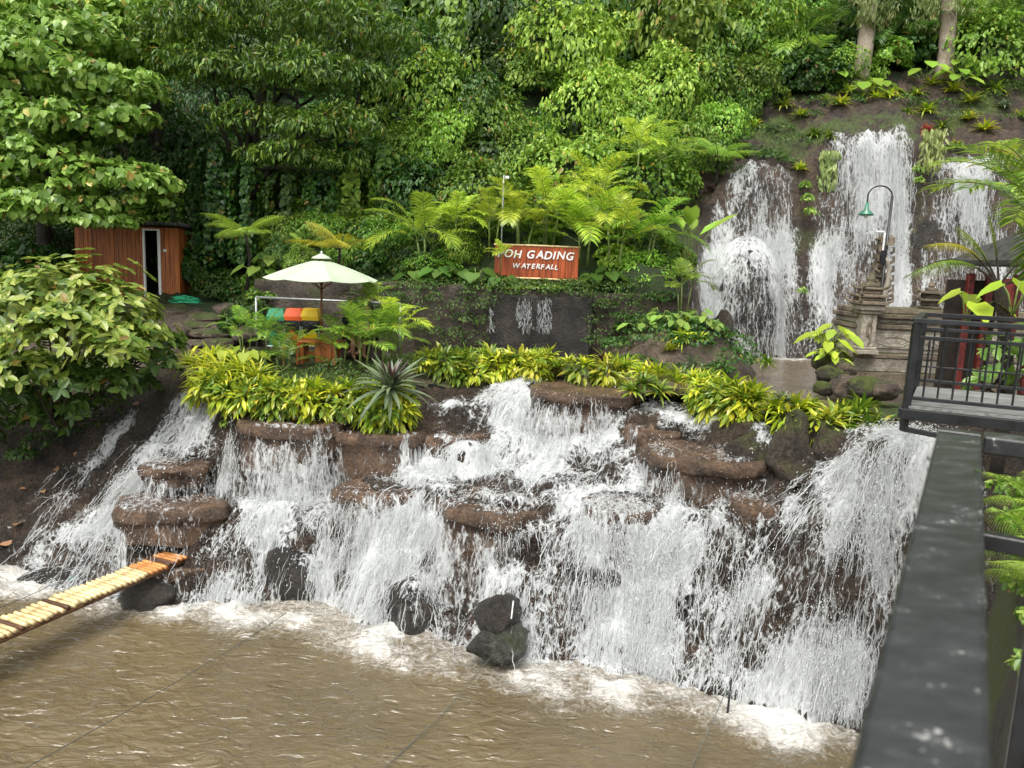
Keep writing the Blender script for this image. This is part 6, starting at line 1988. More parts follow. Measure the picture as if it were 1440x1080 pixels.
tb = thing('picnic_table', 'orange-brown wooden table standing under the parasol', 'table', (pb_[0] - .03, pb_[1] + .02, 0))
tz = P(440, 478, 17)[2]
for j in range(5):
    if j == 2:
        for sx in (-.29, .29): box_obj('board', (sx, 0, tz - .018), (.44, .112, .035), M['tablewood'], tb)
    else:
        box_obj('board', (0, (j - 2) * .118, tz - .018), (1.04, .112, .035), M['tablewood'], tb)
for sx in (-.36, .36):
    for sy in (-.2, .2):
        box_obj('leg', (sx, sy, (tz - .04) / 2), (.09, .07, tz - .04), M['tablewood'], tb)
    box_obj('crosspiece', (sx, 0, tz - .075), (.07, .5, .07), M['tablewood'], tb)
box_obj('stretcher', (0, 0, .22), (.66, .05, .09), M['tablewood'], tb)
box_obj('side_panel', (.12, -.21, .26), (.36, .03, .42), M['tablewood'], tb)
st_ = thing('wooden_stool', 'small slatted wooden stool beside the parasol table', 'stool', (pb_[0] - .62, pb_[1] - .25, 0), .3)
for j in range(3): box_obj('slat', ((j - 1) * .11, 0, .40), (.10, .34, .028), M['tablewood'], st_)
for sx in (-.14, .14):
    for sy in (-.13, .13): box_obj('leg', (sx, sy, .19), (.05, .05, .38), M['tablewood'], st_)


def waste_bin(u, body, lid, label):
    w_, d_, h_ = .40, .36, .90
    zb = P(u, 487, 18.2)[2]
    c = P(u, 487, 18.2)
    root = thing('waste_bin', label, 'bin', (c[0], c[1], 0))
    m = MB()
    for sx in (-1, 1):
        for sy in (-1, 1):
            m.tube([(sx * (w_ / 2 + .02), sy * d_ / 2, 0), (sx * (w_ / 2 + .02), sy * d_ / 2, zb + h_ * .55)], .016, 6)
    m.tube([(-w_ / 2 - .02, -d_ / 2, zb + .02), (w_ / 2 + .02, -d_ / 2, zb + .02)], .014, 6)
    m.tube([(-w_ / 2 - .02, d_ / 2, zb + .02), (w_ / 2 + .02, d_ / 2, zb + .02)], .014, 6)
    m.obj('stand', M['greypipe'], root)
    V = []
    for z_, s in ((0, .82), (h_ * .68, 1.0)):
        for sx, sy in ((-1, -1), (1, -1), (1, 1), (-1, 1)): V.append((sx * w_ / 2 * s, sy * d_ / 2 * s, zb + z_))
    MB().add(V, None, [[3, 2, 1, 0], [0, 1, 5, 4], [1, 2, 6, 5], [2, 3, 7, 6], [3, 0, 4, 7]]).obj('body', body, root)
    g = MB()
    nn = 40
    ring = []
    for q in range(nn):
        a = q * 2 * PI / nn
        sx = max(-1, min(1, 1.35 * math.cos(a))); sy = max(-1, min(1, 1.35 * math.sin(a)))
        ring.append((sx, sy))
    V = []
    for i_, (zz, s) in enumerate(((h_ * .72, 1.02), (h_ * .62, 1.06), (h_ * .48, 1.05), (h_ * .40, 1.01))):
        for q, (sx, sy) in enumerate(ring):
            V.append((sx * w_ / 2 * (s + .02 * math.sin(q * 2.3 + i_)), sy * d_ / 2 * (s + .02 * math.cos(q * 1.7 + i_)), zb + zz + (.06 * math.sin(q * .9 + u) if i_ == 3 else 0)))
    Q = [[i_ * nn + q, i_ * nn + (q + 1) % nn, (i_ + 1) * nn + (q + 1) % nn, (i_ + 1) * nn + q] for i_ in range(3) for q in range(nn)]
    g.add(V, None, Q).obj('bin_liner', M['bag'], root, smooth=True)
    V = []
    for z_, s in ((h_ * .70, 1.06), (h_ * .80, 1.08), (h_ * 1.0, .80)):
        for sx, sy in ((-1, -1), (1, -1), (1, 1), (-1, 1)): V.append((sx * w_ / 2 * s, sy * d_ / 2 * s, zb + z_))
    MB().add(V, None, [[0, 1, 5, 4], [1, 2, 6, 5], [2, 3, 7, 6], [3, 0, 4, 7], [4, 5, 9, 8], [5, 6, 10, 9], [6, 7, 11, 10], [7, 4, 8, 11], [8, 9, 10, 11]]).obj('lid', lid, root)
    return root


waste_bin(391, M['bingreen'], M['bingreen'], 'green waste bin with sloping lid beside the red one')
waste_bin(415, M['binred'], M['binorange'], 'red waste bin with orange-red lid and black liner')
waste_bin(438, M['binyellow'], M['binyellow'], 'yellow waste bin with black liner by the parasol pole')

pf = thing('pipe_frame', 'grey metal pipe frame behind the waste bins', 'railing', (P(360, 450, 18.8)[0], 18.8, 0))
a_, b_ = P(360, 418, 18.8) - np.array(pf.location), P(563, 427, 18.8) - np.array(pf.location)
MB().tube([a_, b_], .028, 8).obj('top_rail', M['greypipe'], pf, smooth=True)
for e in (a_, b_): MB().tube([(e[0], 0, -.1), (e[0], 0, e[2])], .026, 8).obj('post', M['greypipe'], pf, smooth=True)


# ------------------------------------------------------------------ two seated visitors
def person(u, v, Y, label, shirt, lean, seed, face):
    """v is the photo row of the head centre; sits on a low bench"""
    hd = P(u, v, Y)
    base = np.array([hd[0], hd[1], 0.0])
    root = thing('person', label, 'person', base, face)
    H0 = hd[2] - 0.0
    seat = H0 - .80
    js = {'pel': (0, 0, seat + .10), 'sp': (0, .02 + lean * .3, seat + .32), 'ch': (0, lean, seat + .50), 'nk': (0, lean * 1.2, seat + .64), 'hd': (0, lean * 1.35 - .01, seat + .74), 'tp': (0, lean * 1.3, seat + .86)}
    E_ = [('pel', 'sp'), ('sp', 'ch'), ('ch', 'nk'), ('nk', 'hd'), ('hd', 'tp')]
    rad = {'pel': .15, 'sp': .125, 'ch': .15, 'nk': .052, 'hd': .088, 'tp': .07}
    for s, n_ in ((-1, 'l'), (1, 'r')):
        js['s' + n_] = (s * .17, lean, seat + .56); js['e' + n_] = (s * .24, lean - .10, seat + .32); js['w' + n_] = (s * .14, lean - .32, seat + .24); js['h' + n_] = (s * .10, lean - .40, seat + .23)
        js['hp' + n_] = (s * .10, -.02, seat + .08); js['k' + n_] = (s * .13, -.42, seat + .10); js['a' + n_] = (s * .13, -.40, seat - .30); js['t' + n_] = (s * .14, -.54, seat - .34)
        rad.update({'s' + n_: .065, 'e' + n_: .045, 'w' + n_: .030, 'h' + n_: .034, 'hp' + n_: .10, 'k' + n_: .065, 'a' + n_: .042, 't' + n_: .034})
        E_ += [('ch', 's' + n_), ('s' + n_, 'e' + n_), ('e' + n_, 'w' + n_), ('w' + n_, 'h' + n_), ('pel', 'hp' + n_), ('hp' + n_, 'k' + n_), ('k' + n_, 'a' + n_), ('a' + n_, 't' + n_)]

    def skin(names, edges, radf, nm, mat):
        ids = {n_: i for i, n_ in enumerate(names)}
        me = bpy.data.meshes.new(nm)
        me.from_pydata([js[n_] for n_ in names], [(ids[a], ids[b]) for a, b in edges], [])
        o = bpy.data.objects.new(nm, me); COL.objects.link(o)
        md = o.modifiers.new('skin', 'SKIN'); ms = o.modifiers.new('sub', 'SUBSURF'); ms.levels = 2; ms.render_levels = 2
        for i, n_ in enumerate(names):
            me.skin_vertices[0].data[i].radius = (radf(n_), radf(n_))
        me.skin_vertices[0].data[0].use_root = True
        dg = bpy.context.evaluated_depsgraph_get()
        m2 = bpy.data.meshes.new_from_object(o.evaluated_get(dg))
        bpy.data.objects.remove(o)
        for p_ in m2.polygons: p_.use_smooth = True
        m2.materials.clear(); m2.materials.append(mat)
        return link(nm, m2, None, root)
    names = list(js)
    skin(names, E_, lambda n_: rad[n_], 'body', M['skin'])
    sh = ['pel', 'sp', 'ch', 'sl', 'sr', 'el', 'er'] if seed == 1 else ['pel', 'sp', 'ch']
    eg = [('pel', 'sp'), ('sp', 'ch')] + ([('ch', 'sl'), ('ch', 'sr'), ('sl', 'el'), ('sr', 'er')] if seed == 1 else [])
    skin(sh, eg, lambda n_: rad[n_] * 1.10 + .006, 'shirt', shirt)
    tr = ['pel', 'hpl', 'hpr', 'kl', 'kr']
    skin(tr, [('pel', 'hpl'), ('pel', 'hpr'), ('hpl', 'kl'), ('hpr', 'kr')], lambda n_: rad[n_] * 1.1 + .008, 'trousers', M['cloth_dark'])
    h0 = np.array(js['hd'])
    # hair cap, face features
    V, nu, nv = [], 18, 9
    for i in range(nv):
        ph = i / (nv - 1) * PI * .62
        for j in range(nu):
            th = j * 2 * PI / nu
            fr_ = 1.0 if math.sin(th) > -.35 else max(.45, 1 - .6 * (ph / (PI * .62)))
            V.append(h0 + np.array([.103 * math.sin(ph * fr_) * math.cos(th), .118 * math.sin(ph * fr_) * math.sin(th) + .012, .03 + .122 * math.cos(ph * fr_)]))
    Q = [[i * nu + j, (i + 1) * nu + j, (i + 1) * nu + (j + 1) % nu, i * nu + (j + 1) % nu] for i in range(nv - 1) for j in range(nu)]
    hr = MB().add(V, None, Q)
    hr.tube([h0 + np.array([0, .085, .05]), h0 + np.array([0, .11, -.04]), h0 + np.array([0, .10, -.16])], [.07, .065, .03], 8)
    hr.obj('hair', M['hair'], root, smooth=True)
    MB().lathe([(.001, .02), (.012, .0), (.016, -.02), (.001, -.03)], h0 + np.array([0, -.098, .0]), 8).obj('nose', M['skin'], root, smooth=True)
    for s in (-1, 1):
        MB().lathe([(.001, .008), (.009, 0), (.001, -.008)], h0 + np.array([s * .034, -.083, .025]), 8).obj('eye', M['hair'], root, smooth=True)
        for f in range(5):
            hp = np.array(js['h' + ('l' if s < 0 else 'r')])
            d = np.array([s * (f - 2) * .010 if f else -s * .03, -.035 - .012 * (2 - abs(f - 2)), -.012])
            MB().tube([hp, hp + d, hp + d * 1.6 + np.array([0, 0, -.012])], [.011, .009, .006], 6).obj('finger', M['skin'], root, smooth=True)
    bn = thing('stone_bench', 'rough stone bench under the visitor ' + ('in dark clothes' if seed == 1 else 'in the sleeveless top'), 'bench', base, face)
    MB().box((0, .06, (seat - .06) / 2), (.5, .42, seat - .06), None, .03, .006).obj('seat_block', M['terrace'], bn)
    return root


person(495, 433, 18.35, 'dark-haired visitor in dark clothes sitting behind the palms', M['cloth_dark'], .02, 1, R(35))
person(520, 428, 18.3, 'dark-haired visitor in a sleeveless top sitting behind the palms', M['cloth_grey'], -.05, 2, R(-40))

# ------------------------------------------------------------------ sign
sc_ = P(754, 369, 20.0)
sg = thing('wooden_sign', 'red-brown plank sign reading POH GADING WATERFALL above the retaining wall', 'sign', (sc_[0], 19.85, sc_[2]), R(-3))
SW, SHH = 2.14, .80
nP = 13
for j in range(nP):
    box_obj('plank', ((j + .5) / nP * SW - SW / 2, VR.normal(0, .003), VR.normal(0, .006)), (SW / nP - .007, .028, SHH), M['signwood'], sg)
for z_ in (SHH / 2 + .015, -SHH / 2 - .015):
    MB().tube([(-SW / 2 - .03, -.01, z_), (0, -.012, z_ + .006), (SW / 2 + .03, -.01, z_)], .024, 8).obj('bamboo_rail', M['bamboo'], sg, smooth=True)
for sx in (-.8, .8): MB().tube([(sx, .05, -1.5), (sx, .05, SHH / 2)], .04, 8).obj('post', M['polewood'], sg, smooth=True)


def lettering(txt, size, cx, cz_, spacing, parent, mat):
    """each letter its own part; a slanted brush-like face"""
    adv = 0
    items = []
    for ch in txt:
        if ch == ' ':
            adv += size * .42; continue
        cu = bpy.data.curves.new('letter', 'FONT')
        cu.body = ch; cu.size = size; cu.extrude = .006; cu.shear = .22; cu.offset = size * .022
        o = bpy.data.objects.new('letter', cu); COL.objects.link(o)
        dg = bpy.context.evaluated_depsgraph_get()
        me = bpy.data.meshes.new_from_object(o.evaluated_get(dg))
        bpy.data.objects.remove(o)
        xs = [v_.co.x for v_ in me.vertices]
        w_ = max(xs) - min(xs)
        items.append((me, adv - min(xs), w_))
        adv += w_ + spacing
    tot = adv - spacing
    for q, (me, a, w_) in enumerate(items):
        me.materials.clear(); me.materials.append(mat)
        o = link('letter', me, None, parent, (cx - tot / 2 + a, -.028, cz_ + .008 * math.sin(q * 2.1)))
        o.rotation_euler = (PI / 2, 0, 0)


lettering('POH GADING', .275, -.02, .10, .014, sg, M['white'])
lettering('WATERFALL', .175, -.02, -.16, .014, sg, M['white'])

# slender grey pole behind the sign
c = P(705, 345, 20.6)
lp = thing('floodlight_pole', 'slender grey pole with a small white floodlight behind the sign', 'lamp', c)
zt = P(705, 246, 20.6)[2] - c[2]
MB().tube([(0, 0, -1.2), (0, 0, zt)], .018, 8).obj('pole', M['greypipe'], lp, smooth=True)
box_obj('floodlight', (.09, -.03, zt - .06), (.10, .06, .07), M['white'], lp)

# ------------------------------------------------------------------ lamp post by the shrine
c = P(1236, 440, 17.0); c[2] = .1
lz_ = P(1243, 275, 17.0)[2] - .1
la = thing('lamp_post', 'black gooseneck lamp post with a green shade in front of the tallest fall', 'lamp', c)
MB().tube([(0, 0, 0), (0, 0, .25), (0, 0, lz_)], [.045, .035, .028], 10).obj('pole', M['black'], la, smooth=True)
ga = [(-.26 + .26 * math.cos(a), 0, lz_ - .02 + .22 * math.sin(a)) for a in np.linspace(0, PI, 14)] + [(-.52, 0, lz_ - .16)]
MB().tube(ga, .016, 8).obj('gooseneck', M['black'], la, smooth=True)
MB().lathe([(.03, lz_ - .16), (.045, lz_ - .30), (.15, lz_ - .40), (.16, lz_ - .43), (.14, lz_ - .42), (.04, lz_ - .31)], (-.52, 0, 0), 20).obj('lamp_shade', M['lampgreen'], la, smooth=True)
MB().lathe([(.001, lz_ - .38), (.05, lz_ - .42), (.04, lz_ - .48), (.001, lz_ - .5)], (-.52, 0, 0), 12).obj('bulb', M['white'], la, smooth=True)
bk = MB(); bk.box((-.07, 0, lz_ - .95), (.035, .03, .42), None, .004); bk.box((-.16, 0, lz_ - .76), (.2, .03, .035), None, .004)
bk.obj('white_bracket', M['white'], la)
box_obj('junction_box', (-.06, -.02, lz_ - 1.3), (.10, .08, .28), M['black'], la)


# ------------------------------------------------------------------ stone shrine
def stepped(mb, cx, cy, prof, depth=None):
    """stack of bevelled blocks: (z0,z1,width[,depth])"""
    for q in prof:
        z0, z1, w_ = q[:3]
        d_ = q[3] if len(q) > 3 else (depth or w_)
        mb.box((cx, cy, (z0 + z1) / 2), (w_, d_, z1 - z0 - .003), None, .012)


so_ = P(1212, 533, 16.2)
sh = thing('stone_shrine', 'carved grey stone shrine platform with pillar beside the upper basin', 'shrine', (so_[0], 16.2, -.05))
def sl(u, v, Y=16.2): return P(u, v, Y) - np.array(sh.location)
zc = [sl(1212, v)[2] for v in (533, 515, 505, 497, 440, 432, 420, 405, 388)]
wide_x1 = 6.2
L0 = sl(1192, 500)[0]
for (z0, z1, xl, dep, mt, nm) in [(-.3, sl(1200, 522)[2], L0 - .02, 1.5, 'shrine_d', 'base_course'), (sl(1200, 522)[2], sl(1200, 503)[2], L0 + .03, 1.42, 'shrine', 'base_course'),
                                 (sl(1200, 503)[2], sl(1200, 496)[2], L0 + .0, 1.46, 'shrine_d', 'moulding'), (sl(1200, 496)[2], sl(1200, 478)[2], L0 + .22, 1.2, 'shrine', 'wall_course'),
                                 (sl(1200, 478)[2], sl(1200, 462)[2], L0 + .2, 1.22, 'shrine', 'wall_course'), (sl(1200, 462)[2], sl(1200, 455)[2], L0 + .15, 1.3, 'shrine_d', 'moulding'),
                                 (sl(1200, 455)[2], sl(1200, 447)[2], L0 + .22, 1.2, 'shrine', 'wall_course'), (sl(1200, 447)[2], sl(1200, 440)[2], L0 + .16, 1.34, 'shrine_d', 'moulding'),
                                 (sl(1200, 440)[2], sl(1200, 432)[2], L0 + .2, 1.1, 'shrine_d', 'coping')]:
    box_obj(nm, ((xl + wide_x1) / 2, dep * 0 + .75 - (dep - 1.2) / 2 * 0, (z0 + z1) / 2), (wide_x1 - xl, dep, z1 - z0 - .003), M[mt], sh, None, .018)
for j in range(5):           # carved panels along the wall
    xx = L0 + .55 + j * 1.05
    zz = (sl(1200, 494)[2] + sl(1200, 464)[2]) / 2
    m = MB(); m.box((xx + .45, .135, zz), (.86, .03, .30), None, .01)
    th = np.linspace(0, 2 * PI, 28)
    m.tube([(xx + .45 + .34 * math.cos(a) + .03 * math.cos(5 * a), .118, zz + .10 * math.sin(a)) for a in th[:-1]], .014, 5, closed=True)
    m.tube([(xx + .15 + .6 * f, .118, zz + .04 * math.sin(f * 14)) for f in np.linspace(0, 1, 24)], .012, 5)
    m.obj('carved_panel', M['shrine'], sh)
m = MB(); m.tube([(L0 + .3 + q * .05, .12, sl(1200, 451)[2] + .014 * math.sin(q * 1.2)) for q in range(110)], .012, 5); m.obj('wavy_frieze', M['shrine_d'], sh)


def pillar(nm, cx, cy, zb, zt_, w_, crown=True, mt='shrine'):
    m = MB(); h = zt_ - zb
    stepped(m, cx, cy, [(zb, zb + .09 * h, w_ * 1.5), (zb + .09 * h, zb + .15 * h, w_ * 1.3), (zb + .15 * h, zb + .82 * h, w_), (zb + .82 * h, zb + .89 * h, w_ * 1.35), (zb + .89 * h, zt_, w_ * 1.65)])
    m.obj(nm, M[mt], sh)
    m = MB()
    m.tube([(cx + .04 * math.sin(f * 9), cy - w_ / 2 - .012, zb + h * (.2 + .58 * f)) for f in np.linspace(0, 1, 18)], .018, 5)
    m.tube([(cx + .05 * math.cos(a), cy - w_ / 2 - .01, zb + h * .5 + .14 * math.sin(a)) for a in np.linspace(0, 2 * PI, 16)[:-1]], .014, 5, closed=True)
    m.obj('pillar_relief', M['shrine_d'], sh)
    if crown:
        m = MB(); z = zt_
        for k_, (ww, hh) in enumerate([(2.0, .08), (1.55, .07), (1.9, .07), (1.3, .09), (1.6, .06), (.95, .08)]):
            m.box((cx, cy, z + hh / 2), (w_ * ww, w_ * ww, hh - .004), None, .015); z += hh
            if k_ in (0, 2, 4):        # upturned corner horns
                for sx in (-1, 1):
                    for sy in (-1, 1):
                        e = w_ * ww / 2
                        m.tube([(cx + sx * e * .8, cy + sy * e * .8, z - .03), (cx + sx * e * 1.12, cy + sy * e * 1.12, z + .02), (cx + sx * e * 1.16, cy + sy * e * 1.16, z + .10)], [.035, .028, .008], 6)
        m.lathe([(.001, z + .22), (.05, z + .16), (.085, z + .08), (.07, z + .03), (.10, z)], (cx, cy, 0), 12)
        m.obj('pillar_crown', M['shrine_d'], sh, smooth=False)


pillar('pillar', sl(1214, 500)[0], .02, sl(1210, 497)[2], sl(1210, 428)[2], .30)
for (u, zc2) in ((1303, 432), (1345, 432), (1395, 432)):
    cx = sl(u, 432, 17.0)[0]; zb = sl(1210, 432)[2]
    m = MB(); z = zb
    for ww, hh in [(.36, .06), (.28, .10), (.46, .06), (.30, .10), (.50, .06), (.2, .08)]:
        m.box((cx, .7, z + hh / 2), (ww, ww, hh - .004), None, .012); z += hh
        if ww > .4:
            for sx in (-1, 1): m.tube([(cx + sx * ww * .4, .7, z - .02), (cx + sx * ww * .56, .7, z + .03), (cx + sx * ww * .56, .7, z + .12)], [.04, .03, .008], 6)
    m.lathe([(.001, z + .16), (.05, z + .10), (.07, z + .03), (.05, z)], (cx, .7, 0), 10)
    m.obj('stone_finial', M['shrine_d'], sh)
# ornate stair balustrade climbing behind the pillar
m = MB()
for k_ in range(7):
    f = k_ / 6
    a = sl(1242 + 10 * f, 428 - 80 * f, 16.9)
    w_ = .34 - .17 * f
    z = a[2]
    for ww, hh in ((1.0, .07), (.72, .09), (1.15, .05), (.6, .06)):
        m.box((a[0], .95 + .12 * k_ * .3, z + hh / 2), (w_ * ww, w_ * ww, hh), None, .012); z += hh
    for sx in (-1, 1):
        m.tube([(a[0] + sx * w_ * .45, .85, a[2] + .08), (a[0] + sx * w_ * .75, .83, a[2] + .12), (a[0] + sx * w_ * .72, .83, a[2] + .22), (a[0] + sx * w_ * .5, .83, a[2] + .2)], [.04, .035, .025, .01], 6)
m.lathe([(.001, 0.24), (.045, .17), (.06, .07), (.09, 0)], sl(1252, 345, 16.9), 10)
m.obj('carved_balustrade', M['shrine_d'], sh)
m = MB(); pts = [sl(1236 + 14 * math.sin(f * 2.2), 432 - 70 * f, 16.75) for f in np.linspace(0, 1, 12)]
m.tube(pts, np.linspace(.075, .03, 12), 8); m.obj('serpent_rail', M['shrine'], sh, smooth=True)
# boulders round the shrine foot
for j, (u, v, Y, s) in enumerate([(1168, 505, 15.75, .36), (1180, 520, 15.4, .28), (1165, 527, 15.2, .25), (1195, 545, 14.6, .3), (1220, 548, 14.3, .3), (1245, 550, 14.0, .26), (1160, 545, 14.9, .2)]):
    boulder(u, v, Y, (s * 1.2, s, s * .7), 'rounded brown boulder at the foot of the stone shrine', M['terrace'] if j % 2 else M['mossrock'], 110 + j, j * .8, group='boulders at the shrine foot', blocky=.3)


# ------------------------------------------------------------------ red pavilion behind the right-hand palm
pv = thing('red_pavilion', 'dark pavilion with red carved posts behind the right-hand palm', 'pavilion', (*P(1418, 440, 13.5)[:2], .2))
def pl_(u, v, Y=13.5): return P(u, v, Y) - np.array(pv.location)
for (u, dy) in ((1430, 0), (1460, 0), (1430, 1.4), (1460, 1.4)):
    q = pl_(u, 400)
    m = MB(); m.box((q[0], dy, pl_(1400, 385)[2] / 2), (.13, .13, pl_(1400, 385)[2]), None, .015); m.obj('post', M['redpaint'], pv)
q0, q1 = pl_(1424, 362), pl_(1470, 340)
m = MB()
for sgn in (0, 1):
    pass
xa, xb = q0[0], q1[0] + 1.2
za = pl_(1384, 364)[2]
xb = q1[0] + .4
V = [(xa, -.5, za), (xb, -.5, za), (xb, 2.0, za), (xa, 2.0, za), ((xa + xb) / 2, .75, za + .5), (xa, -.5, za - .09), (xb, -.5, za - .09), (xb, 2.0, za - .09), (xa, 2.0, za - .09)]
m.add(V, [[0, 1, 4], [1, 2, 4], [2, 3, 4], [3, 0, 4]], [[0, 5, 6, 1], [1, 6, 7, 2], [2, 7, 8, 3], [3, 8, 5, 0], [8, 7, 6, 5]])
m.obj('roof', M['roof'], pv)
m = MB(); e = np.array([xa, -.5, za])
m.tube([e + np.array([.25, 0, 0]), e + np.array([.05, 0, .0]), e + np.array([-.10, 0, .10]), e + np.array([-.08, 0, .26]), e + np.array([.02, 0, .22])], [.07, .06, .05, .035, .012], 8)
m.obj('eave_ornament', M['gold'], pv, smooth=True)
m = MB(); m.box(((pl_(1415, 400)[0] + pl_(1460, 400)[0]) / 2, 1.45, pl_(1400, 400)[2] / 2), (1.0, .04, pl_(1400, 390)[2]), None, .01); m.obj('back_shade_sheet', M['shade_fill'], pv)  # added dark sheet painting the shade under the pavilion roof
box_obj('red_cloth', (pl_(1412, 410)[0], -.1, pl_(1412, 412)[2]), (.22, .02, .5), M['redpaint'], pv)
m = MB(); m.box(((pl_(1392, 400)[0] + pl_(1440, 400)[0]) / 2, .7, .02), (1.5, 1.9, .16), None, .02); m.obj('plinth', M['shrine_d'], pv)

# ------------------------------------------------------------------ black balcony
BY = 7.4
o_ = P(1262, 582, BY)
bal = thing('black_balcony', 'black steel balcony with balusters and grey deck boards', 'balcony', o_)
def bl(u, v, Y=BY): return P(u, v, Y) - np.array(bal.location)
zt_ = bl(1275, 450)[2]; zf = bl(1262, 572)[2]
x0b, x1b, dpt = .02, 3.2, 1.25
ztr2 = zt_ - .16
fc = Pz(1301, 442, o_[2] + zt_) - o_
fr2 = Pz(1440, 460, o_[2] + zt_) - o_
EX = unit(np.array([fr2[0] - bl(1275, 450)[0], fr2[1] - bl(1275, 450)[1], 0])); EY = unit(np.array([fc[0] - .09, fc[1], 0]))
dpt = float(np.hypot(fc[0] - .09, fc[1]))
x0b = .07
def bm_(x, y, z): return EX * x + EY * y + np.array([0, 0, z])
def bar(nm, a, b, s, parent=bal, mat='black'):
    a, b = bm_(*a), bm_(*b)
    d = b - a
    q = Vector(d).to_track_quat('Z', 'Y').to_matrix().to_4x4()
    return MB().box((a + b) / 2, (s[0], s[1], np.linalg.norm(d)), q, .003).obj(nm, M[mat], parent)
def slab(nm, x0, x1, y0, y1, z0, z1, mat):
    V = [bm_(x, y, z) for z in (z0, z1) for (x, y) in ((x0, y0), (x1, y0), (x1, y1), (x0, y1))]
    return MB().add(V, None, [[3, 2, 1, 0], [4, 5, 6, 7], [0, 1, 5, 4], [1, 2, 6, 5], [2, 3, 7, 6], [3, 0, 4, 7]]).obj(nm, M[mat], bal)
for yy in (0, dpt):
    bar('top_rail', (x0b - .03, yy, zt_), (x1b, yy, zt_), (.07, .045))
    bar('upper_rail', (x0b + .04, yy, ztr2), (x1b, yy, ztr2), (.036, .036))
    bar('lower_rail', (x0b + .04, yy, zf + .10), (x1b, yy, zf + .10), (.036, .036))
    if yy: bar('middle_rail', (x0b + .04, yy, zf + .26), (x1b, yy, zf + .26), (.02, .02))
    for j in range(25):
        xx = x0b + .13 + j * .122
        bar('baluster', (xx, yy, zf + .12), (xx, yy, ztr2 - .02), (.016, .016))
    for xx in (x0b + .25, x0b + .75, x0b + 1.3, x0b + 2.0): bar('rail_spacer', (xx, yy, ztr2 + .02), (xx, yy, zt_ - .03), (.022, .022))
bar('top_rail', (x0b, .04, zt_ + .002), (x0b, dpt - .04, zt_ + .002), (.07, .045))
bar('upper_rail', (x0b, .05, ztr2 + .001), (x0b, dpt - .05, ztr2 + .001), (.036, .036))
bar('post', (x0b, 0, -.16), (x0b, 0, zt_ - .03), (.06, .06))
bar('post', (x0b, dpt, zf - .1), (x0b, dpt, zt_ - .03), (.06, .06))
slab('side_panel', x0b - .006, x0b + .006, .04, dpt * .45, zf + .06, ztr2 - .03, 'black')
for j in range(10):
    w_ = (dpt + .1) / 10
    slab('deck_board', x0b + .02, x1b, -.03 + j * w_, -.03 + (j + 1) * w_ - .006, zf, zf + .026, 'deckgrey')
bar('edge_beam', (x0b - .04, -.05, zf - .055), (x1b, -.05, zf - .055), (.05, .10))
bar('edge_beam', (x0b - .04, dpt + .08, zf - .055), (x1b, dpt + .08, zf - .055), (.05, .10))
bar('edge_beam', (x0b - .04, -.02, zf - .057), (x0b - .04, dpt + .05, zf - .057), (.05, .098))
bar('lower_beam', (x0b, -.01, -.14), (x0b + 1.2, -.25, -.20), (.04, .05))
bar('lower_beam', (x0b, .03, -.137), (x0b, dpt, -.137), (.04, .05))
for (xx, yy) in ((1.9, 0.4), (3.0, .4), (1.9, 1.2), (3.0, 1.2)):
    bar('support_post', (xx, yy, -6.0), (xx, yy, zf - .06), (.10, .10))

# ------------------------------------------------------------------ near handrail beam
zb = 1.8
A0, B0 = Pz(1195, 1080, zb), Pz(1320, 600, zb)
dr = unit(B0 - A0); sd_ = np.array([dr[1], -dr[0], 0.0])
wB = abs(np.dot(Pz(1395, 1080, zb) - A0, sd_))
hr_ = thing('handrail', 'broad worn black steel handrail in the right foreground', 'handrail', A0)
def hl(l, s, z): return dr * l + sd_ * s + np.array([0, 0, z])
Lh = np.linalg.norm(B0 - A0)
m, nt, out = new_mat('scuffed_black_rail')
L_ = nt.links.new
tcn = nd(nt, 'ShaderNodeTexCoord')
na = nd(nt, 'ShaderNodeTexNoise'); na.inputs['Scale'].default_value = 7; na.inputs['Detail'].default_value = 9; na.inputs['Roughness'].default_value = .66
nb_ = nd(nt, 'ShaderNodeTexNoise'); nb_.inputs['Scale'].default_value = 26; nb_.inputs['Detail'].default_value = 6
mpn = nd(nt, 'ShaderNodeMapping'); mpn.inputs['Scale'].default_value = (1.0, 2.2, 1); mpn.inputs['Rotation'].default_value = (0, 0, -1.0)
L_(tcn.outputs['Object'], mpn.inputs[0]); L_(mpn.outputs[0], na.inputs['Vector']); L_(tcn.outputs['Object'], nb_.inputs['Vector'])
ra_ = ramp(nt, [(.30, (.010, .011, .012)), (.52, (.022, .024, .025)), (.64, (.042, .045, .045)), (.78, (.10, .104, .10))])
L_(na.outputs['Fac'], ra_.inputs['Fac'])
nsp = nd(nt, 'ShaderNodeTexNoise'); nsp.inputs['Scale'].default_value = 75; nsp.inputs['Detail'].default_value = 3
L_(tcn.outputs['Object'], nsp.inputs['Vector'])
nsm = nd(nt, 'ShaderNodeMath', operation='MULTIPLY'); L_(nsp.outputs['Fac'], nsm.inputs[0]); L_(na.outputs['Fac'], nsm.inputs[1])
rsp = ramp(nt, [(.36, 0.0), (.41, 1.0)]); L_(nsm.outputs[0], rsp.inputs['Fac'])
mxs = nd(nt, 'ShaderNodeMixRGB'); L_(rsp.outputs['Color'], mxs.inputs[0]); L_(ra_.outputs['Color'], mxs.inputs[1]); mxs.inputs[2].default_value = (.34, .34, .32, 1)
pbn = nd(nt, 'ShaderNodeBsdfPrincipled'); L_(mxs.outputs[0], pbn.inputs['Base Color'])
rr2 = ramp(nt, [(.3, .26), (.6, .40), (.75, .62)]); L_(na.outputs['Fac'], rr2.inputs['Fac']); L_(rr2.outputs['Color'], pbn.inputs['Roughness'])
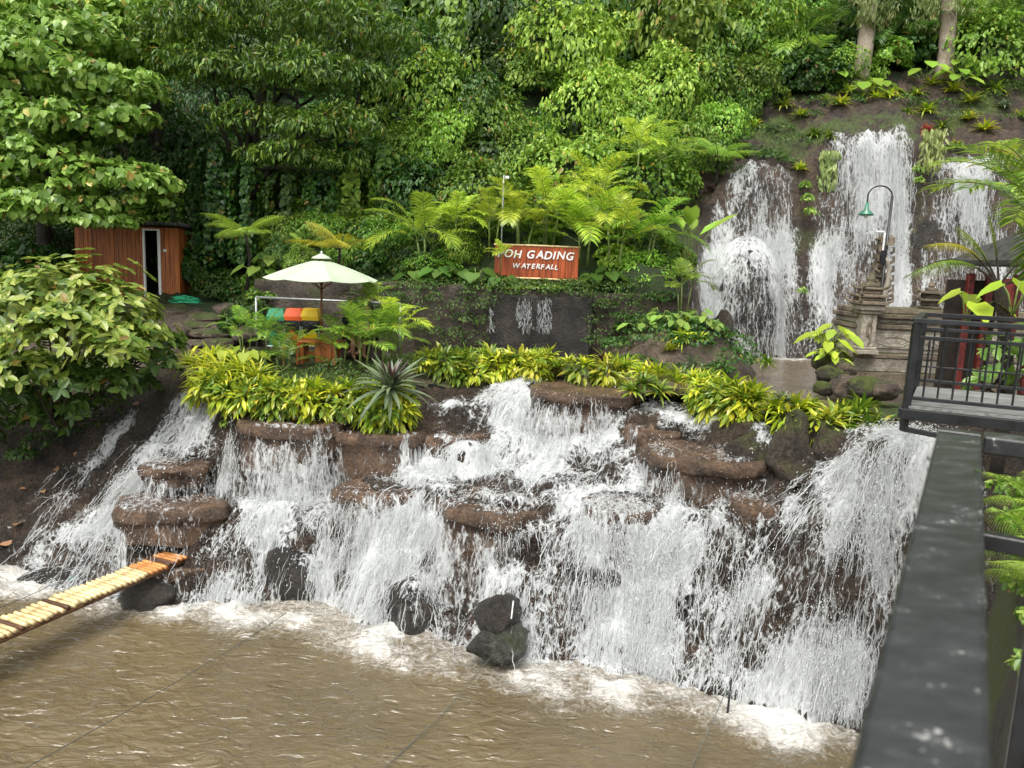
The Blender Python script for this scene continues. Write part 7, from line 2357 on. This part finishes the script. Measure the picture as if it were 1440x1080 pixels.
bmn = nd(nt, 'ShaderNodeBump'); bmn.inputs['Strength'].default_value = .12; bmn.inputs['Distance'].default_value = .01
L_(nb_.outputs['Fac'], bmn.inputs['Height']); L_(bmn.outputs[0], pbn.inputs['Normal']); L_(pbn.outputs[0], out.inputs[0])
M['rail'] = m
ang = math.atan2(dr[1], dr[0])
rq = Matrix.Rotation(ang, 4, 'Z')
MB().box(hl(Lh / 2 - .6, wB / 2, -.035), (Lh + 1.2, wB, .07), rq, .008).obj('rail_top', M['rail'], hr_)
MB().box(hl(Lh - .02 + .001, wB + .62, -.036), (.14, 1.22, .068), rq, .006).obj('cross_rail', M['rail'], hr_)
MB().tube([hl(Lh - .11, f * wB, .003) for f in np.linspace(.02, .98, 14)], .0035, 5).obj('weld_bead', M['rail'], hr_)
for e in (.006, wB - .006): MB().tube([hl(f, e + .0015 * math.sin(f * 31), .0005) for f in np.linspace(-.5, Lh, 40)], .003, 5).obj('rolled_edge', M['rail'], hr_)
pc = hl(Lh - .35, wB + .24, 0)
MB().box(pc + np.array([0, 0, -.85]), (.055, .055, 1.6), rq, .004).obj('post', M['black'], hr_)
MB().box(hl(Lh - .62, wB / 2, -.90), (.07, .07, 1.7), rq, .004).obj('post', M['black'], hr_)
MB().box(hl(.3, wB / 2, -.90), (.07, .07, 1.7), rq, .004).obj('post', M['black'], hr_)
MB().box(hl(Lh - .35, wB + .5, -.34), (.055, 1.2, .06), rq, .004).obj('brace', M['black'], hr_)
MB().box(hl(Lh / 2, wB / 2, -.95), (Lh + 1.0, .05, .05), rq, .004).obj('lower_rail', M['black'], hr_)
lf_ = P(1375, 663, 2.6)
V, T_, Q_ = leaves(np.array([[0, 0, .004]]), np.array([[.3, 1, .05]]), np.array([[0, 0, 1.0]]), .035, OVAL)
tag(MB().add(V, T_, Q_).obj('fallen_leaf', M['shrub_d'], None, Pz(1375, 665, zb)), 'small green leaf lying on the black handrail', 'leaf')

# mossy bank below the handrail
nx, ny = 60, 60
S_, D_ = np.meshgrid(np.linspace(0, 1, nx), np.linspace(0, 1, ny), indexing='ij')
def bank_edge(s):
    return P(1384, 1150 - 470 * s, 2.4 + 3.4 * s)
EB = np.array([bank_edge(s) for s in np.linspace(0, 1, nx)])
BX = EB[:, 0][:, None] + D_ * 3.4; BYY = EB[:, 1][:, None] - D_ * 1.2 + .4 * np.clip(D_ - .02, 0, 1)
BZ = EB[:, 2][:, None] + .55 * np.sqrt(D_) - 3.6 * np.clip(.07 - D_, 0, 1) / .07
BZ = BZ + .12 * fbm(np.stack([BX * 1.9, BYY * 1.9, BZ], -1), 4, 91)
idx = np.arange(nx * ny).reshape(nx, ny)
Q = np.stack([idx[:-1, :-1], idx[1:, :-1], idx[1:, 1:], idx[:-1, 1:]], -1).reshape(-1, 4)
tag(MB().add(np.stack([BX, BYY, BZ], -1), None, Q).obj('mossy_bank', M['mossrock'], None, smooth=True), 'mossy earth bank below the black handrail', 'bank', kind='structure')
bkh = lambda a, b: bank_edge(a) + np.array([b * 3.4, -b * 1.2, .55 * math.sqrt(b)])
cover('small leafy plants on the mossy bank below the handrail', [bkh(a, b) for a, b in [(.95, .05), (.9, .1), (.85, .06), (.98, .12), (.75, .07), (.8, .12), (.65, .06), (.6, .12), (.55, .07), (.4, .06)]], .13, 110, .075, M['shrub'], OVAL, 21)
for (a, b, s) in [(.62, .09, .34), (.72, .07, .36), (.85, .10, .36)]:
    root = thing('bank_fern', 'bright green fern on the mossy bank below the handrail', 'fern', bkh(a, b) + np.array([0, 0, .05]), a * 5, 'ferns on the mossy bank')
    for me_, nm in zip(FERN, ('fronds', 'frond_stalks')): link(nm, me_, None, root, None, 0, s)

# ------------------------------------------------------------------ plants at the right, near
tf = thing('tree_fern', 'tree fern with yellow-tipped fronds reaching left behind the balcony', 'fern', (*P(1418, 500, 9.6)[:2], .25))
hd_ = P(1405, 402, 9.6) - np.array(tf.location)
m = MB(); limb_tube(m, (0.05, 0, -.3), hd_, .085, .07, .04, 8, 9)
tr_ = m.obj('trunk', M['darkbark'], tf, smooth=True)
for j, (u, v, mt) in enumerate([(1270, 392, 'fern'), (1300, 345, 'fern_y'), (1345, 318, 'fern'), (1480, 330, 'fern'), (1500, 400, 'fern'), (1390, 300, 'fern')]):
    tip = P(u, v, 9.3 + .2 * (j % 3)) - np.array(tf.location)
    L = np.linalg.norm(tip - hd_)
    d = unit(tip - hd_)
    seg = 12; t = np.linspace(0, 1, seg)[:, None]
    pts = hd_ + (tip - hd_) * t + np.array([0, 0, 1]) * (.22 * L * np.sin(t * PI) * (.9 if j < 2 else .5))
    st2, lf2 = MB(), MB()
    st2.tube(pts, np.linspace(.016, .004, seg), 5, False)
    for k_ in range(24):
        f = .30 + .69 * k_ / 23
        c = np.array([np.interp(f, t[:, 0], pts[:, q]) for q in range(3)])
        D = unit(np.array([np.interp(min(1, f + .04), t[:, 0], pts[:, q]) for q in range(3)]) - c + d * 1e-4)
        S = unit(np.cross(D, np.array([0, 0, 1.0])))
        pl2 = L * .21 * math.sin(min(PI, .5 + (f - .3) / .7 * 2.5)) + .015
        for sg_ in (-1, 1):
            dd = unit(S * sg_ + D * .5 + np.array([0, 0, -.25]))
            mq = 11
            q = c + dd * (np.linspace(.06, 1, mq) * pl2)[:, None] - np.array([0, 0, 1]) * (np.linspace(0, 1, mq) ** 2 * pl2 * .2)[:, None]
            nr = np.tile(unit(np.cross(S, D) + np.array([0, 0, .6])), (mq, 1))
            side = unit(np.cross(dd, nr[0]))
            for s2 in (-1, 1):
                V, T_, Q_ = leaves(q, np.tile(unit(side * s2 + dd * .6), (mq, 1)), nr, pl2 * .15 * (1.15 - np.linspace(0, 1, mq) * .8), DIAM)
                lf2.add(V, T_, Q_)
    fo_ = lf2.obj('frond', M[mt], tf)
    st2.obj('stalk', M['darkbark'], fo_)
rp_ = thing('palm', 'broad feathery palm overhanging the red pavilion at the right', 'palm', (*P(1470, 470, 10.5)[:2], .2))
hd_ = P(1466, 322, 10.5) - np.array(rp_.location)
m = MB(); limb_tube(m, (0, 0, -.3), hd_, .06, .045, .03, 8, 8); m.obj('trunk', M['stem'], rp_, smooth=True)
for j in range(15):
    lf2, st2 = MB(), MB()
    az = PI + (j % 13 - 6) * .48 + (.24 if j > 12 else 0)
    frond(lf2, az, 1.2 - .12 * abs(j % 13 - 6) + .1 * math.sin(j * 3) - (.35 if j > 12 else 0), 1.75, 1.2 + .12 * (j % 3), 36, .45, .018, .55, .3, .22, .014, st2)
    for mm_ in (lf2, st2): mm_.V = [v_ + hd_ for v_ in mm_.V]
    fo_ = lf2.obj('frond', M['palm'], rp_); st2.obj('stalk', M['stem'], fo_)
for (u, v, Y, lf, k_) in [(1425, 410, 9.2, .38, 1), (1358, 425, 9.8, .34, 2)]:
    bigleaf_plant('elephant_ear', 'elephant-ear plant with a few bright leaves beside the tree fern trunk', P(u, v + 22, Y), 4, .35, lf, M['palm_y'], u, (1.4, .6), HEART, .9, 'elephant ears by the tree fern')
whorl_shrub('broad-leaved green shrub growing behind the balcony balusters', P(1420, 560, 9.4),
            [(*P(u, v, Y), r, 0) for u, v, Y, r in [(1400, 500, 9.3, .3), (1430, 490, 9.4, .35), (1415, 530, 9.2, .3), (1445, 525, 9.2, .35), (1380, 535, 9.4, .2), (1360, 548, 9.4, .15)]], .16, (M['heart'], M['heart']), 55, T=OVAL)

# ------------------------------------------------------------------ bamboo walkway
zw = -2.98
E1, E0 = Pz(246, 781, zw), Pz(0, 884, zw)
dw = unit(E0 - E1); sw = np.array([-dw[1], dw[0], 0]);
sw = sw if sw[0] > 0 else -sw
bw = thing('bamboo_walkway', 'narrow bamboo slat walkway running out over the brown pool', 'walkway', E1)
wW, pitch = .54, .090
n_ = int(5.6 / pitch)
ang2 = math.atan2(sw[1], sw[0])
cyl = []
for q in range(3):
    m = MB()
    xs = np.linspace(-wW / 2, wW / 2, 9)
    m.tube(np.stack([xs, .004 * np.sin(xs * 7 + q), 0 * xs], 1), (.031 + .003 * q) * (1 + .05 * np.cos(xs * 19 + q * 2)), 9)
    cyl.append(m.me('slat', True))
SLM = {mt: [with_mat(c_.copy(), M[mt]) for c_ in cyl] for mt in ('bamboo', 'bamboo_o', 'bamboo_d')}
for j in range(n_):
    mt = 'bamboo_d' if j in (3, 4, 25, 33) else ('bamboo_o' if j < 9 else 'bamboo')
    o = link('slat', SLM[mt][j % 3], None, bw, dw * (j * pitch) + np.array([0, 0, VR.normal(0, .004)]), ang2 + VR.normal(0, .018))
    o.location += Vector(sw * VR.normal(0, .014))
for s in (-1, 1):
    a = -dw * .1 + sw * s * wW * .40; b = dw * 5.7 + sw * s * wW * .40
    MB().tube(np.stack([a + (b - a) * f + np.array([0, 0, -.068]) for f in np.linspace(0, 1, 8)]), .036, 9).obj('beam', M['beamwood'], bw, smooth=True)
for f in (4.6, 5.6):
    for s in (-1, 1):
        q = dw * f + sw * s * wW * .3
        MB().tube([q + np.array([0, 0, -.12]), q + np.array([0, 0, -2.0])], .05, 8).obj('post', M['beamwood'], bw, smooth=True)
MB().tube([P(96, 816, 12.9), P(104, 813, 12.9), P(112, 814, 12.9)], [.02, .045, .02], 8).obj('bottle', M['lampgreen'], None)
tag(bpy.data.objects['bottle'], 'green plastic bottle lying on the rock behind the walkway', 'bottle')

# ropes over the pool
for (a, b, lab, sag) in [((30, 1070, 7.6), (412, 858, 12.3), 'dark rope running to the foot of the curtain fall', .12),
                         ((545, 1080, 8.3), (700, 912, 10.75), 'dark rope tied to the grey-green rock', .10),
                         ((965, 1090, 8.3), (1024, 965, 9.8), 'dark rope at the foot of the widest veil', .05),
                         ((-30, 862, 11.2), (75, 822, 12.9), 'dark rope stretched behind the bamboo walkway', .05)]:
    A, B = P(*a), P(*b)
    ext = A + (A - B) * .6
    t = np.linspace(0, 1, 24)[:, None]
    A2 = ext
    pts = A2 + (B - A2) * t - np.array([0, 0, 1]) * sag * np.sin(t * PI)
    pts[:, 2] = np.maximum(pts[:, 2], POOL + .04)
    tag(MB().tube(pts, .0055, 6).obj('rope', M['rope'], None, smooth=True), lab, 'rope')
pst = thing('mooring_stake', 'thin dark stake holding the rope at the widest veil', 'stake', P(1024, 985, 9.75))
MB().tube([(0, 0, -.4), (.01, 0, .0), (.02, 0, .32)], [.018, .016, .010], 7).obj('stake_shaft', M['black'], pst)
MB().lathe([(.012, -.03), (.03, -.015), (.03, .015), (.012, .03)], (.008, 0, .12), 10).obj('rope_knot', M['rope'], pst)

# dead leaves on the left bank
for (u, v, Y, s, n_) in [(15, 735, 14.0, .16, 1), (78, 672, 15.2, .1, 1), (105, 665, 15.3, .11, 1), (60, 690, 14.9, .08, 1), (12, 672, 15.3, .1, 1), (35, 680, 15.1, .07, 1), (196, 592, 15.8, .09, 1), (25, 728, 14.2, .12, 1)]:
    c = P(u, v, Y); c[2] = float(hz(c[0], c[1])) + .03
    V, T_, Q_ = leaves(np.zeros((1, 3)), unit(VR.normal(0, 1, (1, 3)) * np.array([1, 1, .2])), np.array([[0, -.5, 1.0]]), s * 1.6, HEART)
    tag(MB().add(V, T_, Q_).obj('dead_leaf', M['deadleaf'], None, c), 'curled brown dead leaf lying on the dark left bank', 'leaf', 'dead leaves on the left bank')
